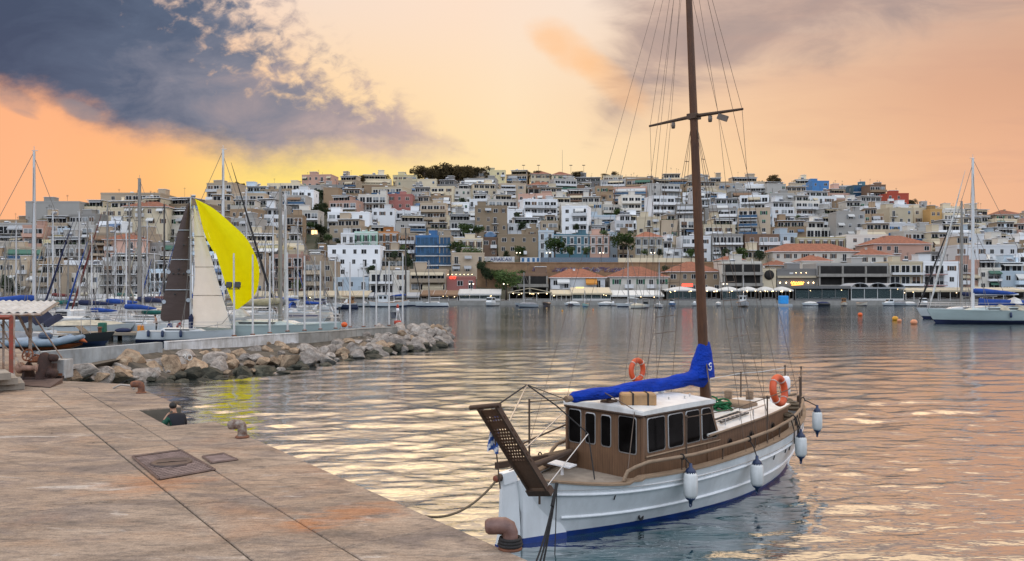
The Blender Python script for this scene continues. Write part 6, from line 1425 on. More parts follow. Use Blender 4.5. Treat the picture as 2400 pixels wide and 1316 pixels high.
def rooftop(par, rnd, w, d, zt, wm, dense=1.0, pent=False):
    if pent:
        pw = w*rnd.uniform(.5,.85); px_ = rnd.choice([-1,1])*(w-pw)/2*rnd.uniform(0,.9); y0 = rnd.uniform(1.8,2.8); b = MB()
        b.box(px_-pw/2,y0,zt-.2,px_+pw/2,d-.5,zt+2.75,0); b.box(px_-pw/2-.3,y0-1.1,zt+2.753,px_+pw/2+.3,d-.3,zt+2.95,1); p = b.build('penthouse', [wm,SLABM], par)
        k = max(1,round(pw/2.6))
        for i in range(k): window(p, px_-pw/2+pw*(i+.5)/k, zt+.1, pw/k*.85, 2.2, y0)
        if rnd.random() < .4: awning(p, px_, zt+2.6, pw*.9, y0-.05, rnd.choice(['white','grey','cream']), .5, 1.7)
        if rnd.random() < .5:
            g = MB()
            for i in range(26): g.ball((rnd.uniform(-w/2+.4,w/2-.4),.5+rnd.uniform(-.2,.3),zt+.5+rnd.uniform(-.2,.5)), rnd.uniform(.12,.3), 5, 4)
            struct(g.build('roof_plants', PLANT, par), 'stuff')
        zt = zt+2.95; w = pw*.9; d = d*.9
    if rnd.random() < .62*dense:
        b = MB(); sw, sd, sh = rnd.uniform(2.2,min(4,w*.5)), rnd.uniform(2.5,4), rnd.uniform(1.9,2.6); sx = rnd.uniform(-w/2+sw/2+.3,w/2-sw/2-.3)
        b.box(sx-sw/2,d*.35,zt-.3,sx+sw/2,d*.35+sd,zt+sh,0); b.box(sx-sw/2-.15,d*.35-.15,zt+sh,sx+sw/2+.15,d*.35+sd+.15,zt+sh+.14,1); b.build('stair_house', [wm,SLABM], par)
    def heat(b):
        b.add([(-.9,-.6,.3),(.9,-.6,.3),(.9,.5,1.15),(-.9,.5,1.15),(-.9,-.6,.22),(.9,-.6,.22),(.9,.5,1.07),(-.9,.5,1.07)], [(0,1,2,3),(7,6,5,4),(0,4,5,1),(1,5,6,2),(3,2,6,7),(0,3,7,4)], 0)
        b.lathe([(0,-.75),(.27,-.75),(.27,.75),(0,.75)], 10, Matrix.Translation((0,.62,1.25)) @ Matrix.Rotation(R(90),4,'Y'), 1); [b.tube([(x,.5,0),(x,.6,1.1)], .04, 4, 1) for x in (-.7,.7)]
    for i in range(rnd.choice([0,1,1,2]) if dense > .5 else 0):
        inst('water_heater', um(('water_heater',), heat, [PANELS,SLABM]), par, (rnd.uniform(-w/2+1,w/2-1), d*rnd.uniform(.15,.6), zt-.02), rnd.uniform(-.6,.6), (.85,.85,.85))
    for i in range(rnd.choice([0,1,2,3])):
        inst('antenna', um(('antenna',), lambda b: (b.tube([(0,0,0),(0,0,2.6)], .035, 4), [b.tube([(-.45+.1*k,0,2.5-.22*k),(.45-.1*k,0,2.5-.22*k)], .025, 4) for k in range(3)], b.tube([(0,-.4,2.3),(0,.4,2.3)], .025, 4)), [RAILD]), par, (rnd.uniform(-w/2+.5,w/2-.5), d*rnd.uniform(.1,.7), zt-.02), rnd.uniform(0,3), (1,1,rnd.uniform(.8,1.4)))
    if rnd.random() < .4:
        inst('chimney', um(('chimney',wm.name), lambda b: (b.box(-.3,-.3,0,.3,.3,1.3,0), b.box(-.38,-.38,1.3,.38,.38,1.42,0)), [wm]), par, (rnd.uniform(-w/2+.5,w/2-.5), d*rnd.uniform(.3,.7), zt-.02))
def hip(par, w, d, zt, rise, m, ov=.55):
    b = MB(); a, c = w/2+ov, ov; r = min(w/2-.01,(d+2*ov)/2)
    v = [(-a,-c,zt),(a,-c,zt),(a,d+c,zt),(-a,d+c,zt),(-a+r,d/2,zt+rise),(a-r,d/2,zt+rise)]
    b.add(v, [(0,1,5,4),(1,2,5),(2,3,4,5),(3,0,4)], 0); b.add([(x,y,zt-.14) for x, y, _ in v[:4]]+v[:4], [(3,2,1,0),(0,1,5,4),(1,2,6,5),(2,3,7,6),(3,0,4,7)], 1); return b.build('roof', [m,SLABM], par)
BLD = []
def building(cx, Y, zt, w, n, d, col, style, rnd, label, cat='building', rz=0.0, lo=7.0, group=None, name='town_house', balc='solid', awn=None, roof='flat', awp=.35, sh='brown', winstyle=None, top=1.0, door_w=None, nofront=False, slabm=None, litp=.0015, pent=False):
    """front wall at local y=0 facing the harbour; zt roof height; n storeys counted from the top"""
    o = thing(name, label, cat, (cx,Y,0), rz, group); wm = wallm(col); SH = 3.05; sl = slabm or (wm if rnd.random() < .45 else SLABM)
    mn = zt-n*SH-lo; b = MB()
    b.box(-w/2,0,mn,w/2,d,zt,0)
    if roof == 'flat':
        for x0,y0,x1,y1 in ((-w/2-.06,-.06,w/2+.06,.18),(-w/2-.06,d-.2,w/2+.06,d+.05),(-w/2-.06,.18,-w/2+.18,d-.2),(w/2-.18,.18,w/2+.06,d-.2)): b.box(x0,y0,zt+.003,x1,y1,zt+.55,0)
    b.build('wall', wm, o)
    if roof == 'flat':
        q = MB(); q.add([(-w/2+.18,.18,zt+.004),(w/2-.18,.18,zt+.004),(w/2-.18,d-.2,zt+.004),(-w/2+.18,d-.2,zt+.004)], [(0,1,2,3)]); q.build('roof', ROOFT, o); rooftop(o, rnd, w, d, zt, wm, top, pent)
    elif roof == 'hip':
        hip(o, w, d, zt, min(w,d)*.23, TILE)
        if rnd.random() < .7: inst('chimney', um(('chimney',wm.name), lambda b: (b.box(-.3,-.3,0,.3,.3,1.3,0), b.box(-.38,-.38,1.3,.38,.38,1.42,0)), [wm]), o, (rnd.uniform(-w/4,w/4), d*.4, zt+min(w,d)*.1))
    if style == 'blank': nofront = True
    nb = max(1,round(w/3.0)); split = rnd.random() < .45; side = rnd.random() < .5
    for k in range(n if not nofront else 0):
        z = zt-(k+1)*SH
        lit = lambda: rnd.random() < litp
        if style == 'flats':
            bw = w*(.94 if not split else .58); bx = 0 if not split else (1 if side else -1)*(w*.5-bw*.5-.15)
            nd = max(1,round(bw/2.7))
            for i in range(nd): window(o, bx-bw/2+bw*(i+.5)/nd, z+.12, bw/nd*rnd.uniform(.78,.97), 2.4, -.0, rnd.choice(['plain','plain','half']), lit(), rnd.choice(['grey','brown','grey']))  # wide dark panes also stand for shade in the balcony recess
            balcony(o, bx, z, bw, rnd.choice([1.4,1.6,1.8]) , -.005, balc, sl)
            if split and w-bw > 1.6: window(o, (-1 if side else 1)*(w/2-(w-bw)/2+.05), z+1.0, min(1.3,(w-bw)*.45), 1.35, 0, rnd.choice(['plain','half','shut']) if w-bw > 3 else 'plain', lit(), sh)
            if awn and rnd.random() < awp:
                aw_ = bw*rnd.choice([.45,.6,.95]); awning(o, bx+(bw-aw_)*rnd.uniform(-.5,.5), z+2.75, aw_, -.06, awn, rnd.uniform(.7,1.35), 1.45)
        elif style == 'plain':
            for i in range(nb):
                x = -w/2+w*(i+.5+rnd.uniform(-.14,.14))/nb; r_ = rnd.random()*1.12
                if r_ < .25: window(o, x, z+.1, 1.2, 2.25, 0, 'plain', lit()); balcony(o, x, z, min(w/nb*.9,2.4), 1.0, -.005, rnd.choice(['rail','solid']), SLABM)
                elif r_ < .95: window(o, x, z+.95, rnd.choice([1.0,1.25,1.6]), 1.4, 0, winstyle or rnd.choice(['plain','shut','half']), lit(), sh)
                if awn and rnd.random() < awp*.5: awning(o, x, z+2.6, 2.2, -.06, awn, .8, 1.1)
        elif style == 'neo':
            nn = max(2,round(w/2.5))
            for i in range(nn):
                x = -w/2+w*(i+.5)/nn; mid = (i == nn//2 and k == 0)
                window(o, x, z+.35, 1.05, 2.0, 0, 'neo', lit(), sh)
                if mid: balcony(o, x, z+.1, 2.6, .95, -.005, 'rail', FRW)
                if winstyle == 'shut': window(o, x, z+.35, 1.05, 2.0, -.02, 'shut', False, sh)
            c = MB(); c.box(-w/2-.12,-.14,z+SH-.16,w/2+.12,-.003,z+SH+.04,0); c.build('cornice', FRW, o)
        elif style == 'glass':
            q = MB(); q.add([(-w/2+.3,-.02,z+.25),(w/2-.3,-.02,z+.25),(w/2-.3,-.02,z+2.9),(-w/2+.3,-.02,z+2.9)], [(0,1,2,3)], 0)
            for i in range(int(w/1.3)+1): x = -w/2+.3+(w-.6)*i/int(w/1.3); q.box(x-.05,-.06,z+.25,x+.05,-.02,z+2.9,1)
            q.build('glazing', [GLASSB,wm], o); s_ = MB(); s_.box(-w/2,-.5,z-.1,w/2,-.003,z+.22,0); s_.box(-w/2,-.5,z+.22,w/2,-.45,z+.9,1); s_.build('floor_slab', [sl,GLASSB], o)
        elif style == 'open':
            q = MB(); q.add([(-w/2+.25,-.02,z+.2),(w/2-.25,-.02,z+.2),(w/2-.25,-.02,z+2.8),(-w/2+.25,-.02,z+2.8)], [(0,1,2,3)], 0); q.build('shade_panel', mat('dark_disc_and_shade',(.018,.016,.015),.9,var=.6,sc=.6), o)  # flat dark panel on the wall stands for the shaded storey inside
            s_ = MB(); s_.box(-w/2-.1,-1.8,z-.22,w/2+.1,-.003,z+.14,0); s_.box(-w/2-.1,-1.8,z+.14,w/2+.1,-1.7,z+.62,0); s_.build('floor_slab', CONCR, o)
            for i in range(max(3,int(w/6)+1)):
                x = -w/2+.3+(w-.6)*i/(max(3,int(w/6)+1)-1); s_ = MB(); s_.box(x-.2,-1.5,z+.14,x+.2,-1.1,z+2.83,0); s_.build('column', CONCR, o)
    # windows of the flank one sees
    if n >= 2 and rnd.random() < .55:
        s = 1 if cx < 0 else -1
        for k in range(min(n,3)):
            if rnd.random() < .7:
                me = um(('window','plain',GLASSD.name,FRW.name,SHUT['brown'].name), win_mesh('plain',GLASSD,FRW), [GLASSD,FRW,SHUT['brown']]); inst('window', me, o, (s*(w/2),d*rnd.uniform(.3,.7),zt-(k+1)*SH+1), s*R(90), (1.1,1,1.3))
    BLD.append((cx,Y,w,zt,o)); return o

OCC = {i: [] for i in range(NR)}
def lm(x0, x1, yt, n, row, col, style, label, dy=0, **kw):
    rnd = random.Random(int(x0*7+yt)); px = (x0+x1)/2; Y, _ = row_yp(px,row); Y += dy; w = (x1-x0)*Y/F
    for r_ in {math.floor(row+.2), math.ceil(row-.2)}: OCC[min(NR-1,max(0,r_))].append((x0,x1))
    kw.setdefault('d', 9); kw.setdefault('lo', 6); label = uniq(label,[]); kw.setdefault('name', 'restaurant_building' if 'restaurant' in label else ('apartment_building' if style == 'flats' else 'town_house'))
    d = kw.pop('d'); return building(XA(px,Y), Y, ZA(yt,Y)-(.55 if kw.get('roof','flat') == 'flat' else 0), w, n, d, col, style, rnd, label, **kw)

# waterfront row
H1 = lm(1290,1418,651,2,0,'white','plain','white two storey waterfront house with red hip roof and orange awning',roof='hip',winstyle='plain',d=11)
awning(H1, 3.7, ZA(652,220)-.1, 3.1, -.06, 'orange', 1.3, 1.3); awning(H1, -4, ZA(652,220)-.1, 3.4, -.06, 'white', 1.1, 1.3)
lm(1430,1566,649,2,0,'offwhite','plain','white cream waterfront house with red hip roof and green shutters',roof='hip',winstyle='shut',sh='green',d=13)
lm(1566,1690,637,2,0,'stone','plain','stone beige waterfront house with red hip roof behind the brown mast',roof='hip',winstyle='plain',d=13,dy=3)
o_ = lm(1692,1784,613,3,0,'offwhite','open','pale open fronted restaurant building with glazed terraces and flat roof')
o_ = lm(1786,1819,630,2,0,'cream','blank','narrow cream building front with a large dark round disc')
b = MB(); b.lathe([(0,-.15),(1.35,-.15),(1.35,.1),(0,.1)], 24, Matrix.Translation((0,-.1,ZA(645,220))) @ Matrix.Rotation(R(90),4,'X')); b.build('round_disc', mat('dark_disc_and_shade',(.018,.016,.015)), o_)
o_ = lm(1821,1912,630,2,0,'dark grey','blank','dark fronted restaurant with glowing orange script sign and wall lamps')
b = MB(); z0 = ZA(664,220); pts = [Vector((-1.6+.2*i, -.25, z0+.42*math.sin(i*1.9)+(.3 if i in (3,9) else 0))) for i in range(19)]; b.tube(pts, .10, 6); b.tube([(-1.4,-.25,z0-.55),(1.7,-.25,z0-.4)], .07, 6); b.build('neon_sign', NEON, o_)
b = MB(); b.box(-5.3,-.6,ZA(652,220),5.3,-.003,ZA(647,220),0); b.build('canopy_band', AWN['cream'], o_)
b = MB(); b.box(-1.9,-.06,ZA(643,220),-.9,-.003,ZA(639,220),0); b.build('name_board', FRW, o_)
for x in (-4.6,-2.9,3.2,4.6): b = MB(); b.ball((x,-.3,z0+.1), .13, 8, 6, 0, (1,1,1.5)); b.build('wall_lamp', BULB, o_)
for x in (-.2,1.2,2.6): b = MB(); b.ball((x,-.3,ZA(640,220)), .09, 8, 6); b.build('wall_lamp', BULB, o_)
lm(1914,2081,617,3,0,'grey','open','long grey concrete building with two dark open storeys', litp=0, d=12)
lm(2083,2162,613,3,0,'cream','flats','cream waterfront flats with long glazed balconies right of the concrete building',balc='half')
lm(2164,2248,613,3,0,'white','flats','white waterfront flats with red slabs behind the dark furled jib',balc='rail',slabm=wallm('rose'))
o_ = lm(2244,2384,574,3,.8,'white','plain','big white house with outside staircase behind the tall white mast',d=12,lo=4)
b = MB(); 
for i in range(14): b.box(.5+i*.45,-1.6,ZA(606,o_.location.y)-i*.3-.35,1.0+i*.45,-.003,ZA(606,o_.location.y)-i*.3,0)
b.build('staircase', SLABM, o_)
b = MB(); b.prism([(.5,0),(7,-4.4),(7,-3.4),(.5,1.0)], -1.75, -1.62, 0, Matrix.Translation((0,0,ZA(606,o_.location.y))) @ Matrix(((1,0,0,0),(0,0,1,0),(0,1,0,0),(0,0,0,1)))); b.build('stair_parapet', wallm('white'), o_)
lm(1198,1284,641,2,0,'brown','open','low brown grey building with big glazed upper front above the gabled tent',litp=0)
o_ = lm(1047,1112,648,1,0,'rose','plain','pinkish bar with red neon sign and string of roof lamps',lo=9)
b = MB(); zz = ZA(651,220); b.torus((-2.6,-.3,zz), .33, .09, Matrix.Rotation(R(90),3,'X'), 14, 6); b.torus((-1.7,-.3,zz), .33, .09, Matrix.Rotation(R(90),3,'X'), 14, 6); b.tube([(-3.1,-.3,zz-.1),(-1.2,-.3,zz+.25)], .06, 5); b.build('neon_sign', NEONR, o_)
for i in range(7): b = MB(); b.ball((-3.4+i*1.1,-.4,ZA(646,220)+.25), .085, 8, 6); b.build('roof_lamp', BULB, o_)
lm(960,1046,631,3,0,'beige','flats','beige waterfront flats with cream blinds left of the pinkish bar',balc='solid',awn='cream',awp=1,slabm=wallm('beige'))
lm(866,960,634,3,0,'offwhite','flats','off white waterfront flats behind the tall white vessel mast',balc='half')
lm(782,864,650,2,0,'pale blue','plain','pale blue waterfront house with shuttered upper windows',winstyle='plain')
lm(712,781,612,4,0,'beige','flats','beige waterfront flats with brown balconies left of the pale blue house',balc='solid',slabm=wallm('beige'))
lm(640,710,596,4,0,'pink','flats','pinkish waterfront flats right of the twin grey masts',balc='rail')
# terrace above the waterfront
lm(768,891,575,3,1,'white','plain','wide white modern house with dark garage openings',winstyle='plain',d=10)
lm(831,884,543,2,2,'mint','neo','mint green neoclassical house with green shutters',winstyle='shut',sh='green')
lm(885,932,543,3,2,'orange','neo','orange ornate house beside the mint green one',winstyle='shut',sh='brown')
lm(974,1028,552,4,1.5,'blue','glass','blue glass fronted office block of four storeys')
lm(1029,1058,552,3,1.5,'beige','glass','narrow beige and blue wing attached right of the blue glass block')
lm(1060,1132,558,2,2,'cream','neo','cream low neoclassical house with flat roof left of the brick one',winstyle='shut')
o_ = lm(1133,1165,556,2,2,'brown','plain','narrow dark brick house with glazed rooftop bay')
b = MB(); zt_ = ZA(556,o_.location.y); b.lathe([(2.2,0),(2.2,1.4),(1.2,2.4),(0,2.7)], 8, Matrix.Translation((0,2.6,zt_-.5))); b.build('glass_lantern', GLASSB, o_)
lm(1168,1261,549,2,2,'stone','plain','old bare stone house of two storeys',winstyle='plain',d=10); lm(1232,1262,536,3,2.1,'stone','plain','taller stone wing right of the old bare stone house')
lm(1262,1298,540,3,2,'pale blue','neo','narrow pale blue neoclassical house left of the teal one')
lm(1299,1382,549,2,2,'teal','neo','large teal blue neoclassical house with white window surrounds',d=11)
lm(1383,1428,549,2,2,'pink','neo','pink neoclassical house with balustrade right of the teal one'); lm(1429,1447,545,3,2.1,'pale blue','plain','slim light blue house right of the pink neoclassical one')
lm(1488,1553,556,2,2,'cream','neo','cream villa with red hip roof and blue grey shutters',roof='hip',winstyle='shut',sh='grey')
lm(1598,1666,553,3,2,'white','flats','white flats with long striped balconies left of the brown mast',balc='solid'); lm(1668,1741,548,4,2,'grey','flats','grey flats with long glazed balconies right of the brown mast',balc='half',awn='grey'); lm(1746,1826,549,3,2,'brown','flats','brown flats with white horizontal balcony bands',balc='solid',slabm=SLABM)
lm(1870,1980,556,2,2,'yellow','neo','yellow beige neoclassical mansion with brown shutters',winstyle='shut',d=11)
lm(1984,2080,550,3,2.2,'offwhite','flats','off white flats with slim columns right of the yellow beige mansion',balc='rail')
lm(2047,2182,572,2,1.6,'pink','plain','pink villa with wide red hip roof and brown shutters',roof='hip',winstyle='plain',d=13)
lm(1812,2010,590,2,1,'offwhite','plain','long white house with long red tiled roof',roof='hip',d=12); lm(2010,2090,598,2,1,'offwhite','plain','white house with red tiled roof right of the long one',roof='hip',d=10)
lm(1880,1950,612,1,.45,'offwhite','plain','low house with red tiled roof behind the dark restaurant',roof='hip',d=8,lo=8); lm(1800,1855,622,1,.5,'beige','plain','low house with red tiled roof behind the round disc front',roof='hip',d=8,lo=8); lm(1690,1745,610,2,.6,'offwhite','plain','white gabled house with red tiled roof behind the open fronted restaurant',roof='hip',d=8)
lm(2180,2240,590,3,1.3,'dark grey','flats','dark grey flats behind the furled jibs',balc='rail')
# mid slope landmarks
lm(872,925,489,3,4,'white','plain','tall white house with curved parapet, left of two joined white blocks'); lm(926,985,494,4,4,'white','flats','tall white flats right of two joined white blocks',balc='half')
lm(768,866,497,4,4,'white','flats','wide white flats with deep balconies left of the two joined white blocks',balc='solid'); lm(985,1046,476,5,4,'beige','flats','tall beige flats right of the joined white blocks',balc='solid',slabm=wallm('beige'))
lm(840,906,456,3,5,'offwhite','flats','grey white flats above the joined white blocks',balc='rail'); lm(908,966,455,3,5,'rose','plain','rose red house above the joined white blocks')
lm(758,793,440,3,6,'tan','blank','plain tan blank walled block below the ridge'); lm(1237,1265,440,4,6,'brown','open','narrow unfinished brown concrete frame block',litp=0)
lm(1046,1100,505,3,4,'cream','plain','cream house with dark shutters right of the tall beige flats',winstyle='shut'); lm(1100,1150,495,3,4,'offwhite','flats','off white flats with arched white canopy above the cypress trees',awn='white',awp=.9)
lm(1150,1225,490,4,4,'white','plain','bright white house with many small dark windows mid slope'); lm(690,746,493,4,4,'offwhite','flats','white and tan flats left of the dark tree lined steps',balc='half'); lm(684,735,445,5,6,'white','flats','white striped flats left of the dark tree lined steps',balc='solid')
lm(620,682,460,4,6,'grey','flats','grey flats with pale awnings above the twin grey masts',awn='white',awp=.8); lm(600,668,540,4,3,'beige','flats','beige flats behind the yellow sail right edge',balc='solid')
lm(1530,1570,487,3,5,'white','plain','white house with dark windows left of the brown mast mid slope'); lm(1575,1620,488,3,5,'white','flats','white flats touching the brown mast mid slope',balc='rail')
# ridge landmarks
lm(1139,1185,399,3,8,'yellow','plain','pale yellow ridge house standing right of the dark wood',winstyle='plain'); lm(978,1023,420,2,7.6,'cream','plain','cream house with blue windows below the dark wood',sh='blue',winstyle='half')
lm(1904,1943,424,3,7.4,'blue','plain','bright blue ridge house'); lm(2000,2037,434,3,7.4,'teal','glass','teal glass fronted ridge house left of the brown one'); lm(2038,2076,433,4,7.3,'brown','flats','brown ridge flats with balconies next to the red house',balc='solid',slabm=wallm('tan')); lm(2080,2130,453,3,7,'red','plain','red ridge house at the right end of the high ridge')
lm(1826,1857,455,4,6,'yellow','plain','pale yellow tower like house below the blue ridge house'); lm(1858,1886,463,4,6,'pale blue','flats','pale blue flats right of the yellow tower like house',balc='solid'); lm(2026,2082,483,3,5,'white','plain','white house with bay windows below the red ridge house')
lm(2142,2180,487,3,5.5,'cream','plain','cream house with brown windows right of the red ridge house'); lm(2180,2208,490,3,5.5,'ochre','plain','ochre house joined to the cream one right of the red ridge house')
# big blocks at the left
lm(236,376,452,5,8,'beige','flats','big beige five storey block on the left skyline behind the thick grey mast',balc='solid',d=14,slabm=wallm('beige')); lm(60,186,472,5,8,'grey','blank','big pale blank walled block on the left skyline behind the tall silver mast',d=14)
lm(0,62,515,4,8,'tan','flats','tan stepped flats at the far left skyline',balc='solid',slabm=wallm('beige')); lm(405,480,470,4,7.5,'offwhite','flats','pale stepped flats with many balconies above the brown sail',balc='half'); lm(520,606,455,5,7,'grey','flats','grey flats above the yellow sail',balc='solid')
lm(100,166,562,4,4,'yellow','flats','pale yellow flats low on the left behind the masts',balc='solid',slabm=wallm('yellow')); lm(60,150,618,3,1,'ochre','flats','ochre house with white awnings low at the left',awn='white',awp=1,balc='solid'); lm(135,235,535,3,5,'pale blue','plain','pale blue white house with blue canopies at left mid slope'); lm(180,240,572,3,3,'pink','flats','pink flats at left behind the maroon jib',balc='rail')

# ---------------------------------------------------------------- the rest of the town, row by row
def fill_town():
    rnd = random.Random(77)
    cols = ['white']*20+['offwhite']*18+['cream']*14+['beige']*16+['grey']*13+['tan']*7+['dark grey']*2+['pink']*4+['yellow']*2+['pale blue']*4+['brown']*2+['rose']*1+['stone']*3+['ochre']*1
    rown = ['in the waterfront row','in the row just above the waterfront','on the terrace row of old mansions','on the lower slope','on the lower middle slope','on the middle slope','on the upper middle slope','just below the ridge','on the ridge skyline']
    made = []
    for i in range(NR):
        px = -60 if i else -40
        while px < 2440:
            if i in (3,5,7) and pl(YR,px) < 312: px += 40; continue
            wpx = rnd.uniform(40,84)*(1.1 if i < 3 else 1.0)*(1.0 if px > 600 else 1.25)
            hit = [iv for iv in OCC[i] if px < iv[1]-2 and px+wpx > iv[0]+2]
            if hit:
                lo_ = min(h[0] for h in hit)
                if lo_-px >= 30: wpx = lo_-px
                else: px = max(h[1] for h in hit if h[0] == lo_)+1; continue
            # leave the stepped street with trees and the promenade gaps open
            c = px+wpx/2; px0 = px; px += wpx+rnd.choice([0,0,0,1,3,7])
            if 738 < c < 766 and 2 <= i <= 7: continue
            if i == 1 and 1115 < c < 1690: continue
            if i == 0 and 1112 < c < 1198: continue
            Y, py = row_yp(c,i); Y += rnd.uniform(-2.5,2.5); w = wpx*Y/F; n = rnd.choice([2,3,3,3,4]) if 0 < i < 8 else (rnd.choice([2,2,3]) if i == 8 else rnd.choice([3,3,4]))
            if i == 8: zt = ZA(pl(SKY,c)+rnd.uniform(-3,11),Y)-.5
            else: zt = ZA(py,Y)+n*3.05+rnd.uniform(-.8,.8)
            if i == 2: zt = min(zt, ZA(550,Y))
            if i == 1: zt = min(zt, ZA(590 if c > 640 else 560,Y))
            if i == 0: zt = min(zt, ZA(612 if c > 640 else 590,Y))
            if i < 8: zt = min(zt, ZA(pl(SKY,c)+(8-i)*12+rnd.uniform(-2,8),Y)-.5)
            col = rnd.choice(cols)
            if i >= 6 and col in ('white','offwhite') and rnd.random() < (.75 if i > 6 else .45): col = rnd.choice(['beige','beige','tan','cream','grey','stone'])  # upper rows recoloured darker and warmer to stand for their backlit shade
            if c < 600 and i > 1 and col in ('white','offwhite') and rnd.random() < .7: col = rnd.choice(['beige','grey','offwhite'])
            st = rnd.choice(['flats']*8+['plain']*4+['neo'] if i < 4 else ['flats']*8+['plain']*4)
            roof = 'hip' if (st in ('plain','neo') and rnd.random() < .14) else 'flat'; aw = rnd.choice([None,None,'white','white','white','grey','grey','cream','cream','green','blue','brown']); bl = rnd.choice(['solid','solid','solid','half','rail','glass']); sh = rnd.choice(['brown','brown','green','grey','blue'])
            pt_ = roof == 'flat' and rnd.random() < .5 and n >= 2; made.append((c,i,Y,zt-(2.4 if pt_ else 0),w,max(2,n-1) if pt_ else n,col,st,roof,aw,bl,sh,pt_))
    allc = [(m[0],m[1],m[6]) for m in made]
    word = ['one','two','three','four','five','six']
    for k, (c,i,Y,zt,w,n,col,st,roof,aw,bl,sh,pt_) in enumerate(made):
        same = sorted([(abs(a-c),a,q) for a, r_, q in allc if r_ == i and abs(a-c) > 1 and abs(a-c) < 170])
        lf = [q for d, a, q in same if a < c][:1]; rt = [q for d, a, q in same if a > c][:1]
        base = f'{word[n-1]} storey {col} ' + ('flats' if st == 'flats' else ('old house' if st == 'neo' else 'house'))
        ft = ('with red roof' if roof == 'hip' else (f'with {aw} awnings' if aw else ({'solid':'with solid balconies','half':'with half railed balconies','rail':'with railed balconies','glass':'with glazed balconies'}[bl] if st == 'flats' else f'with {sh} shutters')))
        nb = (f'between {lf[0]} and {rt[0]} neighbours' if lf and rt else (f'right of a {lf[0]} house' if lf else f'left of a {rt[0]} house' if rt else ''))
        zone = ['at the far left edge','behind the left marina masts','behind the brown and yellow sails','above the breakwater poles','above the blue glass block','above the brown awning','above the gabled tent','above the teal mansion','left of the brown mast','right of the brown mast','above the grey trawler','above the dark concrete building','below the red ridge house','behind the right yacht masts','at the far right edge'][min(14,max(0,int(c/165)))]
        lab = uniq(f'{base} {ft}', [rown[i], zone, nb, f'{zone} {rown[i].split()[-2]} {rown[i].split()[-1]}'])
        building(XA(c,Y), Y, zt, w-.12, min(n,3) if 0 < i < 8 else n, rnd.uniform(8,11), col, st, rnd, lab, rz=R(rnd.uniform(-15,15)), lo=6, balc=bl, awn=aw, awp=.5, roof=roof, sh=sh, pent=pt_, name='apartment_building' if st == 'flats' else 'town_house', group='flats of the hillside town' if st == 'flats' else 'houses of the hillside town')
    print('FILL', len(made))
fill_town()
